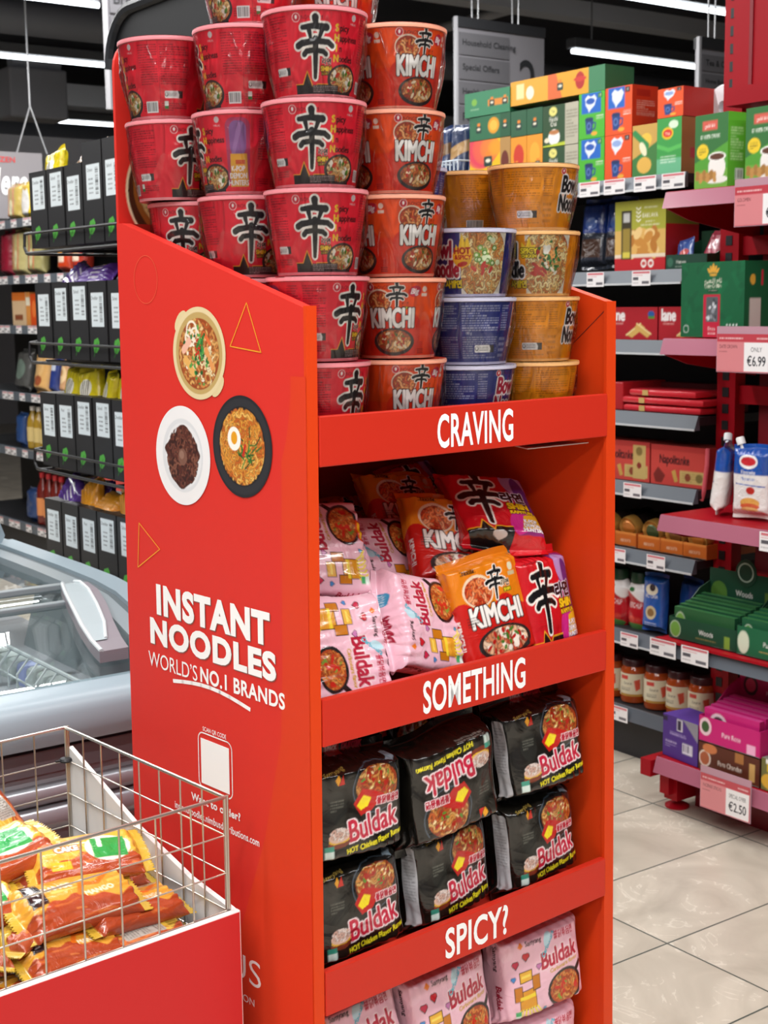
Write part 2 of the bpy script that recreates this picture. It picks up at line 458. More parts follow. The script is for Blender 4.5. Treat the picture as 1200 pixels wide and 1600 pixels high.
# ------------------------------------------------------------------ lettering as geometry
_TO = {}
def text_off(s, off):
    if (s, off) in _TO: return _TO[(s, off)]
    c = bpy.data.curves.new('t', 'FONT'); c.body = s; c.size = 1.0; c.resolution_u = 4; c.offset = off; c.space_character = 1.0 + max(0, off) * 2.2
    o = bpy.data.objects.new('t', c); COL.objects.link(o)
    dg = bpy.context.evaluated_depsgraph_get(); dg.update()
    ev = o.evaluated_get(dg); me = ev.to_mesh(); me.calc_loop_triangles()
    co = [(v.co.x, v.co.y) for v in me.vertices]; tr = [tuple(t.vertices) for t in me.loop_triangles]
    ev.to_mesh_clear(); bpy.data.objects.remove(o); bpy.data.curves.remove(c)
    _TO[(s, off)] = (co, tr); return co, tr
def letters(mb, s, p0, ux, uy, w, h, off=0.0, fit='both'):
    """lettering filling the box w x h whose lower left corner is p0"""
    co, tr = text_off(s, off)
    xs = [c[0] for c in co]; ys = [c[1] for c in co]; x0, x1, y0, y1 = min(xs), max(xs), min(ys), max(ys)
    kx = w / (x1 - x0); ky = h / (y1 - y0)
    if fit == 'h': kx = ky
    if fit == 'w': ky = kx
    p0, ux, uy = Vector(p0), Vector(ux), Vector(uy)
    vs = [mb.bm.verts.new(p0 + ux * ((x - x0) * kx) + uy * ((y - y0) * ky)) for x, y in co]
    for t in tr:
        try: mb.bm.faces.new([vs[i] for i in t])
        except ValueError: pass
    return mb
def strokes3(mb, pts, w, p0, ux, uy, close=False):
    """flat line of width w through 2-D points, laid on the plane p0 + x*ux + y*uy"""
    p0, ux, uy = Vector(p0), Vector(ux), Vector(uy)
    P = [Vector((x, y, 0)) for x, y in pts]; 
    if close: P.append(P[0])
    for a, b in zip(P, P[1:]):
        d = (b - a).normalized(); n = Vector((-d.y, d.x, 0)) * w / 2; e = d * w * 0.4
        q = [a - e + n, a - e - n, b + e - n, b + e + n]
        mb.bm.faces.new([mb.bm.verts.new(p0 + ux * v.x + uy * v.y) for v in q])
    return mb

# ------------------------------------------------------------------ the setting: floor, ceiling, walls, lights, hanging signs
fm = bpy.data.materials.new('floor_tiles'); fm.use_nodes = True
nt = fm.node_tree; B = nt.nodes['Principled BSDF']; N = nt.nodes.new; LK = nt.links.new
tc = N('ShaderNodeTexCoord'); sx = N('ShaderNodeSeparateXYZ'); LK(tc.outputs['Object'], sx.inputs[0])
def M_(op, a, b=None, c=None):
    n = N('ShaderNodeMath'); n.operation = op
    for i, v in enumerate((a, b, c)):
        if v is None: continue
        if isinstance(v, (int, float)): n.inputs[i].default_value = v
        else: LK(v, n.inputs[i])
    return n.outputs[0]
def cell(sock, off, size): return M_('DIVIDE', M_('SUBTRACT', sock, off), size)
u = cell(sx.outputs[0], 2.353, 0.662); v = cell(sx.outputs[1], 2.141, 0.335)
def edge(u, size): 
    f = M_('ABSOLUTE', M_('SUBTRACT', M_('FRACT', M_('ADD', u, 100.5)), 0.5)); return M_('LESS_THAN', f, 0.0024 / size)
grout = M_('MAXIMUM', edge(u, 0.662), edge(v, 0.335))
tid = M_('ADD', M_('MULTIPLY', M_('FLOOR', u), 7.31), M_('MULTIPLY', M_('FLOOR', v), 3.17))
mp = N('ShaderNodeCombineXYZ'); LK(sx.outputs[0], mp.inputs[0]); LK(sx.outputs[1], mp.inputs[1]); LK(tid, mp.inputs[2])
n1 = N('ShaderNodeTexNoise'); n1.inputs['Scale'].default_value = 3.2; n1.inputs['Detail'].default_value = 6; n1.inputs['Distortion'].default_value = 2.2; LK(mp.outputs[0], n1.inputs['Vector'])
r1 = N('ShaderNodeValToRGB'); e = r1.color_ramp.elements
e[0].position = 0.30; e[0].color = (*srgb('#b3a898'), 1); e[1].position = 0.75; e[1].color = (*srgb('#d3c8b7'), 1); LK(n1.outputs['Fac'], r1.inputs[0])
n2 = N('ShaderNodeTexNoise'); n2.inputs['Scale'].default_value = 5.5; n2.inputs['Detail'].default_value = 5; n2.inputs['Distortion'].default_value = 3.5; LK(mp.outputs[0], n2.inputs['Vector'])
vein = M_('SUBTRACT', 1.0, M_('MULTIPLY', M_('ABSOLUTE', M_('SUBTRACT', n2.outputs['Fac'], 0.56)), 34.0))
vein = M_('MULTIPLY', M_('MAXIMUM', vein, 0.0), M_('GREATER_THAN', n1.outputs['Fac'], 0.53))
mxv = N('ShaderNodeMix'); mxv.data_type = 'RGBA'; LK(M_('MULTIPLY', vein, 0.5), mxv.inputs[0]); LK(r1.outputs[0], mxv.inputs[6]); mxv.inputs[7].default_value = (*srgb('#efe7d8'), 1)
mxg = N('ShaderNodeMix'); mxg.data_type = 'RGBA'; LK(grout, mxg.inputs[0]); LK(mxv.outputs[2], mxg.inputs[6]); mxg.inputs[7].default_value = (*srgb('#4d534c'), 1)
LK(mxg.outputs[2], B.inputs['Base Color'])
mr = N('ShaderNodeMapRange'); mr.inputs[3].default_value = 0.22; mr.inputs[4].default_value = 0.42; LK(n1.outputs['Fac'], mr.inputs[0]); LK(mr.outputs[0], B.inputs['Roughness'])
fl = MB(); fl.box(-4, -4, -0.05, 14, 18, 0.0)
floor = struct('floor', fl, fm); floor.rotation_euler = (0, 0, AZ_G)

CEIL = mat('ceiling_dark', '#55565d', 0.9)
DUCT = mat('duct_grey', '#c6c7cb', 0.55)
STEEL_DK = mat('dark_steel', '#83848a', 0.5)
cl = MB(); cl.box(-4, -4, 4.4, 14, 18, 4.5); c = struct('ceiling', cl, CEIL); c.rotation_euler = (0, 0, AZ_G)
WALLM = mat('far_wall_grey', '#8d8a8d', 0.8)
w = MB(); w.box(-4, 17.8, 0, 14, 18, 4.4); o = struct('wall_back', w, WALLM); o.rotation_euler = (0, 0, AZ_G)
w = MB(); w.box(13.8, -4, 0, 14, 17.8, 4.4); o = struct('wall_right', w, mat('far_wall_dark', '#3b3b40', 0.8)); o.rotation_euler = (0, 0, AZ_G)
w = MB(); w.box(-4.2, -4, 0, -4, 18, 4.4); o = struct('wall_left', w, WALLM); o.rotation_euler = (0, 0, AZ_G)
w = MB(); w.box(-4, -4.2, 0, 14, -4, 4.4); o = struct('wall_front', w, WALLM); o.rotation_euler = (0, 0, AZ_G)
# exposed services under the ceiling
def beam(name, a0, b0, a1, b1, z, r, m, round_=True):
    mb = MB()
    if round_: mb.tube(G(a0, b0, z), G(a1, b1, z), r, 14)
    else:
        d = (G(a1, b1) - G(a0, b0)); L = d.length; M = Matrix.Translation(G(a0, b0, z)) @ Matrix.Rotation(math.atan2(d.y, d.x), 4, 'Z'); mb.box(0, -r, -r * 0.7, L, r, r * 0.7, M)
    o = mb.build(name, m, None, smooth=round_); o['kind'] = 'structure'; return o
for i, (b, z, r) in enumerate(((6.7, 3.95, 0.10), (7.3, 4.1, 0.06), (9.0, 3.9, 0.10), (11.2, 3.8, 0.14), (14.4, 3.7, 0.16), (16, 3.5, 0.2))):
    beam('trim_%d' % (i + 1), -2, b, 13.5, b, z, r, DUCT if i % 2 == 0 else STEEL_DK, round_=i % 2 == 1)
for i, (a0, b0, a1, b1, z) in enumerate(((5.2, 8.5, 9.5, 6.3, 3.75), (3.5, 8, 7.5, 10.5, 3.9), (6.2, 5, 6.6, 12, 4.0), (8.4, 5, 8.6, 12, 4.05))):
    beam('trim_%d' % (i + 7), a0, b0, a1, b1, z, 0.045, DUCT)
bk = MB(); bk.box(1.5, 14.2, 2.35, 9, 14.5, 3.25); o = struct('wall_bulkhead', bk, mat('bulkhead_grey', '#a3a0a2', 0.8)); o.rotation_euler = (0, 0, AZ_G)

LED = mat('led_tube', '#ffffff', emit='#f4faff', estr=5.0)
HOUS = mat('strip_housing', '#55575a', 0.5)
strip_labels = []
def led_strip(a0, a1, b, label):
    r = thing('strip_light', label, 'light', G((a0 + a1) / 2, b, STRIP_Z), AZ_G, 'ceiling strip lights')
    L = (a1 - a0) / 2
    MB().box(-L, -0.05, 0.02, L, 0.05, 0.09, bevel=0.008).build('housing', HOUS, r)
    m = MB(); m.tube((-L + 0.02, 0, 0.0), (L - 0.02, 0, 0.0), 0.016, 10); m.build('lamp_tube', LED, r, smooth=True)
    m = MB()
    for x in (-L * 0.8, L * 0.8): m.tube((x, 0, 0.09), (x, 0, 1.1), 0.006, 6)
    m.build('hanger', mat('hanger_steel', '#8c8d90', 0.4, 0.6), r)
led_strip(2.2, 5.1, 10.03, 'long strip light passing above the small hung box, middle one of three')
led_strip(3.0, 6.9, 13.2, 'lowest of the long strip lights, in front of the grey bulkhead')
led_strip(1.6, 3.82, 8.1, 'strip light ending beside the sign that reads Breakfast')
led_strip(7.3, 9.4, 7.72, 'strip light between the aisle sign and the red post, lower of the two')
led_strip(5.5, 7.25, 6.2, 'strip light ending against the red post, upper of the two')

SIGN_G = mat('sign_grey', '#68676b', 0.6); SIGN_L = mat('sign_light', '#88868b', 0.6); SIGN_D = mat('sign_dark', '#2a2b2e', 0.6); SIGN_W = mat('sign_white', '#b4b4b8', 0.5)
WIRE = mat('hanging_wire', '#b9babd', 0.35, 0.4)
WHITE = mat('white_print', '#ffffff', 0.45)
BLACKP = mat('black_print', '#141416', 0.5)
def aisle_sign(label, a, b, w, top, bot, lines, num, wires, split=0.58):
    r = thing('aisle_sign', label, 'sign', G(a, b, bot), AZ_G - math.radians(0), 'hanging aisle signs')
    h = top - bot
    MB().box(0, 0, 0, w, 0.03, h).build('board', SIGN_L, r)
    p = MB(); n = len(lines); t = MB()
    n = max(n, 4)
    for i, s in enumerate(lines):
        z1 = h - 0.025 - i * (h - 0.03) / n; z0 = z1 - (h - 0.03) / n + 0.012
        p.box(0.012, -0.006, z0, w * split, 0, z1)
        letters(t, s, (0.03, -0.008, z0 + (z1 - z0) * 0.34), (1, 0, 0), (0, 0, 1), 0.1, (z1 - z0) * 0.37, 0.01, fit='h')
    p.build('name_strip', SIGN_G, r); t.build('lettering', SIGN_D, r)
    if num:
        t = MB(); letters(t, num, (w * (split + 0.12), -0.004, h * 0.30), (1, 0, 0), (0, 0, 1), w * 0.2, h * 0.46); t.build('number', SIGN_D, r)
    MB().box(0, -0.01, h, w, 0.04, h + 0.05).build('top_rail', SIGN_D, r)
    MB().box(-0.014, -0.006, 0.0, 0, 0.012, h + 0.05).build('edge_strip', SIGN_W, r)
    m = MB()
    for f in wires:
        for e in (-0.02, 0.02): m.tube((w * f + e, 0.015, h + 0.05), (w * f + e * 2.2, 0.015, 4.3 - bot), 0.004, 5)
    m.build('wire', WIRE, r)
    return r
aisle_sign('grey hanging sign listing Household Cleaning, Special Offers, Health & Beauty', 4.72, 5.83, 0.60, 2.89, 2.37, ['Household Cleaning', 'Special Offers', 'Health & Beauty', 'Personal Care'], '2', (0.22, 0.68))
aisle_sign('grey hanging sign listing Tea & Coffee beside the red post', 4.98, 4.43, 0.55, 2.60, 2.24, ['Tea & Coffee', 'Home Baking'], '', (0.16,), 0.7)
aisle_sign('grey hanging sign listing Breakfast above the black display board', 2.62, 5.51, 0.62, 2.82, 2.30, ['Breakfast', 'Cereals'], '', (0.5,), 0.8)
r = thing('hanging_sign', 'pale hanging sign ending in the word Here above the snack shelves', 'sign', G(2.6, 8.68, 2.05), AZ_G)
MB().box(-0.2, 0, 0, 1.04, 0.02, 0.41).build('board', mat('pale_sign', '#8f8a8d', 0.6), r)
t = MB(); letters(t, 'Here', (0.665, -0.004, 0.145), (1, 0, 0), (0.12, 0, 1), 0.265, 0.165, 0.03); t.build('lettering', WHITE, r)
t = MB(); letters(t, 'FROZEN', (0.66, -0.004, 0.345), (1, 0, 0), (0, 0, 1), 0.2, 0.034, 0.02); t.build('red_lettering', mat('red_print', '#d44545', 0.5), r)
m = MB(); ax = 0.98
m.tube((ax, 0.01, 0.70), (ax, 0.01, 2.1), 0.006, 6); m.tube((ax - 0.1, 0.01, 0.41), (ax, 0.01, 0.70), 0.005, 6); m.tube((ax + 0.1, 0.01, 0.41), (ax, 0.01, 0.70), 0.005, 6)
m.build('wire', WIRE, r)
r = thing('ceiling_projector', 'small pale box hung under the ceiling between the strip lights', 'device', G(4.7, 11.2, 3.02), AZ_G)
MB().box(-0.25, 0, 0, 0.25, 0.3, 0.4, bevel=0.02).build('case', mat('pale_case', '#77767a', 0.6), r)
m = MB(); m.tube((-0.2, 0.1, 0.45), (0.22, 0.1, 0.45), 0.06, 10); m.build('bracket', STEEL_DK, r)

# ------------------------------------------------------------------ the red noodle stand
RED = mat('red_card', '#dc342b', 0.45, spec=0.22); ORANGE = mat('orange_card', '#df4214', 0.45, spec=0.22); REDLIP = mat('lip_red', '#ce2f1e', 0.38, spec=0.3)
YEL = mat('yellow_print', '#f0a428', 0.5); PINKLINE = mat('soft_orange_line', '#e8603f', 0.5)
WHITECARD = mat('white_card', '#e6e4e1', 0.6)
STAND = thing('display_stand', 'tall red cardboard display stand of instant noodles with four shelves', 'display stand', SO, AZ_S)
pn = MB(); pn.prism([(0.0, 0), (0.455, 0), (0.455, 1.615), (0.44, 1.615), (0.0, 1.487)], -0.017, 0.0, axis='x')
side = pn.build('side_panel', RED, STAND)
MB().box(-0.0172, -0.006, 0, 0.0, 0.0, 1.489).build('folded_edge', ORANGE, side)
pn = MB(); pn.prism([(0.0, 0), (0.455, 0), (0.455, 1.615), (0.44, 1.615), (0.0, 1.490)], 0.58, 0.60, axis='x')
side2 = pn.build('side_panel', ORANGE, STAND)
MB().box(0.578, -0.006, 0, 0.60, 0.0, 1.490).build('folded_edge', ORANGE, side2)
m = MB(); m.tube((0.5795, 0.0, 1.475), (0.5795, 0.17, 1.34), 0.0008, 4); m.build('fold_crease', mat('crease_dark', '#7c1d10', 0.6), side2)
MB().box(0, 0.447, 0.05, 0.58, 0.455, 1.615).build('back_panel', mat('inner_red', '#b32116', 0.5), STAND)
MB().box(-0.017, 0.004, 0, 0.60, 0.455, 0.14).build('base', RED, STAND)
LIPS = ((1.279, 1.346, 'CRAVING', (0.211, 0.364)), (0.899, 0.965, 'SOMETHING', (0.181, 0.390)), (0.513, 0.578, 'SPICY?', (0.222, 0.352)), (0.135, 0.205, '', None))
for z0, z1, s, xx in LIPS:
    MB().box(0.0, 0.001, z0, 0.58, 0.447, z0 + 0.02).build('shelf', mat('shelf_red', '#c02a1c', 0.5), STAND)
    lp = MB(); lp.box(0.0015, -0.008, z0, 0.5785, 0.004, z1, bevel=0.0015); lip = lp.build('shelf_lip', REDLIP, STAND)
    if s:
        t = MB(); letters(t, s, (xx[0], -0.0088, z0 + 0.0085), (1, 0, 0), (0, 0, 1), xx[1] - xx[0], 0.0485, 0.022); t.build('lettering', WHITE, lip)
m = MB(); m.prism([(0.425, 0.02), (0.56, 0.015), (0.54, 0.10), (0.47, 0.12)], 1.268, 1.2695); m.build('loose_tab', WHITECARD, STAND)
# header card behind the cups
hd = MB(); pts = [(-0.012, 1.5)] + [(-0.012 + 0.06 * (1 - math.cos(t)), 1.845 + 0.05 * math.sin(t)) for t in np.linspace(0, math.pi / 2, 8)] + [(0.53 + 0.06 * math.sin(t), 1.845 + 0.05 * math.cos(t)) for t in np.linspace(0, math.pi / 2, 8)] + [(0.59, 1.5)]
hd.prism(pts, 0.457, 0.463, axis='y'); header = hd.build('header_card', RED, STAND)
t = MB(); letters(t, 'W', (0.010, 0.4565, 1.783), (1, 0, 0), (0, 0, 1), 0.016, 0.013, 0.02); t.build('lettering', WHITE, header)
cv = Cv(0.30, 0.30, 600, '#dd352b')
cv.ell(0.15, 0.15, 0.148, 0.148, '#e9d9b4'); cv.ell(0.15, 0.15, 0.143, 0.143, '#4a2412'); cv.ell(0.15, 0.158, 0.132, 0.128, '#9a5a22')
cv.noodles(0.15, 0.165, 0.124, 0.118, ['#e9cf94', '#dcb878', '#f2e0b4'], 260, 4, w=0.010)
hb = MB(); nseg = 48
U, V = np.meshgrid(np.linspace(-1, 1, 110), np.linspace(-1, 1, 110))
def disc_print(name, cv, c, ux, uy, rx, ry, parent, m=PRINT_CARD, n=96, extra=None):
    """round print cut out of a fine polar sheet"""
    th = np.linspace(0, 2 * np.pi, n, endpoint=False); rr = np.linspace(0.0001, 1, n // 2)
    T, Rr = np.meshgrid(th, rr); X, Y = Rr * np.cos(T), Rr * np.sin(T)
    P = np.array(c)[None, None] + (X * rx)[..., None] * np.array(ux) + (Y * ry)[..., None] * np.array(uy)
    me = grid_mesh(name, P, cv.sample((X + 1) / 2, (Y + 1) / 2), m, wrap=True, smooth=False)
    return link(name, me, parent)
hm = disc_print('bowl_picture', cv, (0.125, 0.4562, 1.665), (1, 0, 0), (0, 0, 1), 0.125, 0.105, header, n=160)

# print on the side panel (faces -x; reading direction runs towards the front, -y)
SX = -0.0177; UX, UY = (0, -1, 0), (0, 0, 1)
def sp(b, z, e=0.0): return (SX - e, b, z)
t = MB(); g = MB()
for s, b0, b1, z0, z1, off in (('INSTANT', 0.370, 0.082, 1.0255, 1.074, 0.048), ('NOODLES', 0.390, 0.069, 0.9775, 1.0195, 0.048)):
    letters(g, s, sp(b0 - 0.0012, z0 - 0.0015), UX, UY, b0 - b1, z1 - z0, off)
    letters(t, s, sp(b0, z0, 0.0003), UX, UY, b0 - b1, z1 - z0, off)
letters(t, 'WORLD’S', sp(0.397, 0.9415, 0.0003), UX, UY, 0.134, 0.0235)
letters(t, 'NO.1 BRANDS', sp(0.255, 0.9425, 0.0003), UX, UY, 0.205, 0.0235, 0.028)
letters(t, 'SCAN QR CODE', sp(0.252, 0.868, 0.0003), UX, UY, 0.060, 0.008, 0.01)
letters(t, 'Want to order?', sp(0.287, 0.754, 0.0003), UX, UY, 0.127, 0.0125, 0.03)
letters(t, 'instantnoodles.nimbusdistributions.com', sp(0.333, 0.729, 0.0003), UX, UY, 0.218, 0.0115, 0.015)
letters(t, 'NIMBUS', sp(0.379, 0.512, 0.0003), UX, UY, 0.262, 0.040, -0.006)
letters(t, 'BRANDS', sp(0.262, 0.506, 0.0003), UX, UY, 0.085, 0.006, 0.0)
letters(t, 'DISTRIBUTION', sp(0.258, 0.480, 0.0003), UX, UY, 0.124, 0.011, 0.0)
pts = [(0.0, 0.0)] + [(0.194 * i / 8, 0.010 * math.sin(math.pi * i / 8) - 0.003 * i / 8) for i in range(1, 9)]
strokes3(t, pts, 0.0058, sp(0.327, 0.930, 0.0003), UX, UY)
# white rounded frame for the code
def rr(cx, cy, hw, hh, r, n=6):
    P = []
    for qx, qy, a0 in ((1, 1, 0), (-1, 1, 90), (-1, -1, 180), (1, -1, 270)):
        for i in range(n + 1):
            a = math.radians(a0 + 90 * i / n); P.append((cx + qx * (hw - r) + r * math.cos(a), cy + qy * (hh - r) + r * math.sin(a)))
    return P
strokes3(t, rr(0, 0, 0.043, 0.0425, 0.012), 0.002, sp(0.2215, 0.8235, 0.0003), UX, UY, close=True)
t.build('lettering', WHITE, side); g.build('lettering_shadow', mat('grey_print', '#8c5a50', 0.5), side)
m = MB(); m.prism([(0.186, 0.788), (0.258, 0.788), (0.258, 0.857), (0.186, 0.857)], SX - 0.0004, SX, axis='x'); m.build('code_panel', WHITE, side)
y = MB()
strokes3(y, [(0.123, 1.494), (0.163, 1.435), (0.092, 1.428)], 0.0016, (SX - 0.0002, 0, 0), (0, 1, 0), UY, close=True)
strokes3(y, [(0.414, 1.162), (0.357, 1.128), (0.421, 1.092)], 0.0016, (SX - 0.0002, 0, 0), (0, 1, 0), UY, close=True)
y.build('triangle_outline', YEL, side)
y = MB(); strokes3(y, [(0.376 + 0.032 * math.cos(a), 1.530 + 0.035 * math.sin(a)) for a in np.linspace(0, 6.283, 36)[:-1]], 0.0009, (SX - 0.0002, 0, 0), (0, 1, 0), UY, close=True)
y.build('ring_outline', PINKLINE, side)
# orange field printed towards the front corner: big rounded shape
o_ = MB(); P = [(-0.0055, 1.398), (0.026, 1.398)] + [(0.026 + 0.18 * (1 - math.cos(a)) , 1.398 - 0.25 * math.sin(a)) for a in np.linspace(0.1, 0.9, 10)]
P = [(-0.004, 1.398), (0.028, 1.398), (0.029, 1.37), (0.033, 1.34), (0.040, 1.31), (0.050, 1.285), (0.055, 1.0), (0.06, 0.9), (0.10, 0.75), (0.16, 0.6), (0.25, 0.42), (0.33, 0.30), (-0.004, 0.30)]
o_.prism(P, SX - 0.0001, SX, axis='x'); o_.build('orange_field', mat('orange_print', '#dd3f22', 0.45, spec=0.22), side)

def bowl_base(rim, inner, soup):
    cv = Cv(0.15, 0.15, 1300, '#dd352b')
    return cv
# three bowls of noodles
cv = Cv(0.14, 0.14, 1500, '#e3cf9f'); cv.ell(0.07, 0.07, 0.069, 0.069, '#e6d2a4'); cv.ell(0.07, 0.07, 0.062, 0.062, '#c4a566'); cv.ell(0.07, 0.069, 0.054, 0.054, '#a04a20')
cv.noodles(0.07, 0.07, 0.053, 0.053, ['#d08a48', '#e0a860', '#b85a2a'], 90, 3, w=0.0045, bits=(('#e8c890', 30, 0.004), ('#f4ead6', 14, 0.0045)))
cv.noodles(0.088, 0.05, 0.026, 0.03, ['#f0dcae'], 16, 8, w=0.003)
for x, y, r in ((0.052, 0.105, 0.013), (0.06, 0.098, 0.010), (0.047, 0.093, 0.012)):
    cv.line([(x + r * math.cos(a), y + r * math.sin(a)) for a in np.linspace(0, 6.283, 20)], 0.0036, '#f3e6d0')
cv.line([(0.03, 0.075), (0.045, 0.088)], 0.012, '#f0b8a0'); cv.line([(0.085, 0.1), (0.1, 0.085)], 0.007, '#e0703a')
cv.line([(0.035, 0.06), (0.055, 0.04)], 0.012, '#e8b060'); cv.line([(0.09, 0.075), (0.105, 0.05)], 0.010, '#e49a58')
rnd = random.Random(4)
for i in range(60): cv.ell(0.072 + rnd.gauss(0, 0.012), 0.07 + rnd.gauss(0, 0.02), rnd.uniform(0.002, 0.005), rnd.uniform(0.0015, 0.003), rnd.choice(('#2f7a35', '#3f9445', '#1f5c2a', '#5aa04a')), rnd.uniform(0, 3))
for i in range(6): cv.ell(0.066 + rnd.gauss(0, 0.006), 0.073 + rnd.gauss(0, 0.01), 0.004, 0.002, '#c8281c', rnd.uniform(0, 3))
b1 = disc_print('bowl_picture', cv, sp(0.240, 1.424, 0.0004), (0, -1, 0), (0, 0, 1), 0.066, 0.0655, side, n=150); b1['label'] = 'clay bowl of soup noodles with green herbs'
e_ = MB()
for a in (math.radians(135), math.radians(-45)):
    cy_, cz_ = 0.240 - 0.064 * math.cos(a), 1.424 + 0.064 * math.sin(a); P_ = []
    for t_ in np.linspace(0, 6.283, 20)[:-1]:
        rd_, tg_ = 0.010 * math.cos(t_), 0.019 * math.sin(t_)
        P_.append((cy_ - rd_ * math.cos(a) + tg_ * math.sin(a), cz_ + rd_ * math.sin(a) + tg_ * math.cos(a)))
    e_.prism(P_, SX - 0.0003, SX, axis='x')
e_.build('bowl_ear', mat('clay_print', '#e3cf9f', 0.5), b1)
cv = Cv(0.14, 0.14, 1500, '#f1eff0'); cv.ell(0.07, 0.07, 0.052, 0.052, '#dedfe2'); cv.ell(0.072, 0.07, 0.046, 0.046, '#e9e9eb')
blob = [(0.07 + (0.040 + 0.004 * math.sin(5 * a) + 0.003 * math.sin(11 * a + 1)) * math.cos(a) * 1.02, 0.068 + (0.042 + 0.004 * math.sin(4 * a + 2)) * math.sin(a)) for a in np.linspace(0, 6.283, 80)]
cv.poly(blob, '#4a241b'); cv.noodles(0.07, 0.068, 0.041, 0.043, ['#6e3a2c', '#5a2a20', '#83503e', '#3e1c15'], 150, 9, w=0.0032)
cv.ell(0.07, 0.068, 0.011, 0.012, '#7d5546'); cv.ell(0.068, 0.071, 0.006, 0.006, '#96705f')
b2 = disc_print('bowl_picture', cv, sp(0.288, 1.275, 0.0004), (0, -1, 0), (0, 0, 1), 0.071, 0.0725, side, n=150); b2['label'] = 'white plate of dark brown noodles'
cv = Cv(0.14, 0.14, 1500, '#26262a'); cv.ell(0.07, 0.07, 0.066, 0.066, '#2f2f33'); cv.ell(0.07, 0.07, 0.055, 0.055, '#1d1c1e')
cv.ell(0.07, 0.07, 0.052, 0.051, '#a85a22'); cv.noodles(0.07, 0.07, 0.053, 0.053, ['#e8a03c', '#d98a30', '#f0bc60', '#c8641f', '#e49038'], 330, 21, w=0.0030)
for i in range(26): 
    x, y = 0.078 + rnd.gauss(0, 0.010), 0.062 + rnd.gauss(0, 0.012); a = rnd.uniform(0, 3.1)
    cv.line([(x, y), (x + 0.014 * math.cos(a), y + 0.014 * math.sin(a))], 0.0022, rnd.choice(('#2f6a2a', '#4c8a38', '#244a20')))
cv.line([(0.078, 0.072), (0.073, 0.058)], 0.005, '#c42a1c'); cv.ell(0.052, 0.08, 0.0155, 0.0165, '#fbf7ee', 0.2); cv.ell(0.052, 0.081, 0.0075, 0.009, '#e8a01c')
b3 = disc_print('bowl_picture', cv, sp(0.1395, 1.298, 0.0004), (0, -1, 0), (0, 0, 1), 0.0695, 0.0705, side, n=150); b3['label'] = 'black bowl of golden noodles with half an egg'

# the cardboard spreads a little towards the foot
for o in [STAND] + list(STAND.children_recursive):
    if o.type == 'MESH':
        for v in o.data.vertices: v.co.x = 0.2915 + (v.co.x - 0.2915) * (1 + 0.034 * (1.487 - v.co.z))
# ------------------------------------------------------------------ noodle cups
def brush_char(cv, cx, cy, h, col='#121214', out='#f6efe6', ow=0.035, shear=0.0, xk=1.0):
    """brushed black character: dot, bar, two legs, long bar, short bar, tall stem"""
    S_ = [([(0.02, 0.50), (0.03, 0.40)], 0.13, 0.10), ([(-0.27, 0.335), (0.0, 0.36), (0.27, 0.335)], 0.09, 0.13), ([(-0.13, 0.30), (-0.09, 0.14)], 0.09, 0.06), ([(0.17, 0.29), (0.10, 0.14)], 0.09, 0.06),
          ([(-0.40, 0.03), (-0.3, 0.075), (0.0, 0.11), (0.32, 0.09), (0.42, 0.03)], 0.12, 0.10), ([(-0.26, -0.115), (-0.2, -0.06), (0.0, -0.045), (0.2, -0.065), (0.27, -0.11)], 0.10, 0.09),
          ([(0.02, 0.14), (0.015, -0.2), (0.0, -0.5)], 0.125, 0.075)]
    for pas in (0, 1):
        for P, w1, w2 in S_:
            Q = [(cx + (x + shear * y) * h * xk, cy + y * h) for x, y in P]
            if pas == 0: cv.line(Q, (w1 + 2 * ow) * h, out, w2=(w2 + 2 * ow) * h)
            else: cv.line(Q, w1 * h, col, w2=w2 * h)
def round_logo(cv, x, y, r, name, col='#c8102e', tcol='#5a0a14', tw=0.03):
    cv.ell(x, y, r, r, '#f6d8d4'); cv.ell(x, y, r * 0.86, r * 0.86, col); cv.ell(x, y + r * 0.1, r * 0.28, r * 0.42, '#fbeeea'); 
    cv.text(name, x + r * 1.35, y - r * 0.45, r * 1.15, tcol, xs=0.85, al='l', bold=0.0003)
def badge(cv, x, y, w, h):
    cv.rect(x, y, x + w, y + h, '#f4f2f2', r=h * 0.2); cv.poly([(x + w * 0.78, y), (x + w, y), (x + w, y + h), (x + w * 0.72, y + h), (x + w * 0.8, y + h / 2)], '#2a2527')
    cv.small(x + w * 0.22, y + h * 0.2, x + w * 0.68, y + h * 0.8, 3, '#666666'); cv.ell(x + w * 0.1, y + h / 2, h * 0.3, h * 0.3, '#555555'); cv.ell(x + w * 0.1, y + h / 2 + h * 0.05, h * 0.18, h * 0.22, '#f4f2f2')
def bowl_pic(cv, x, y, rx, ry, seed, rim='#2b2625', n=46, cols=('#e2b878', '#d49a58', '#f0d4a0', '#b8602c'), bits=(('#5a7a2a', 5, 0.004), ('#b5301c', 6, 0.004), ('#f2e6d0', 4, 0.005))):
    cv.ell(x, y, rx, ry, rim); cv.ell(x, y + ry * 0.06, rx * 0.86, ry * 0.82, '#6a2f16')
    cv.noodles(x, y + ry * 0.05, rx * 0.84, ry * 0.8, list(cols), n, seed, w=rx * 0.12, bits=bits)
CW, CH = 0.449, 0.106
def pulse(cv, x0, x1, y):
    P = [(x0, y + 0.012), (x0 + 0.012, y + 0.012), (x0 + 0.02, y + 0.028), (x0 + 0.031, y + 0.004), (x0 + 0.036, y + 0.012), (x1, y + 0.012)]
    cv.poly([(x0, 0)] + P + [(x1, 0)], '#1b1413'); cv.line(P, 0.0016, '#f2a126')
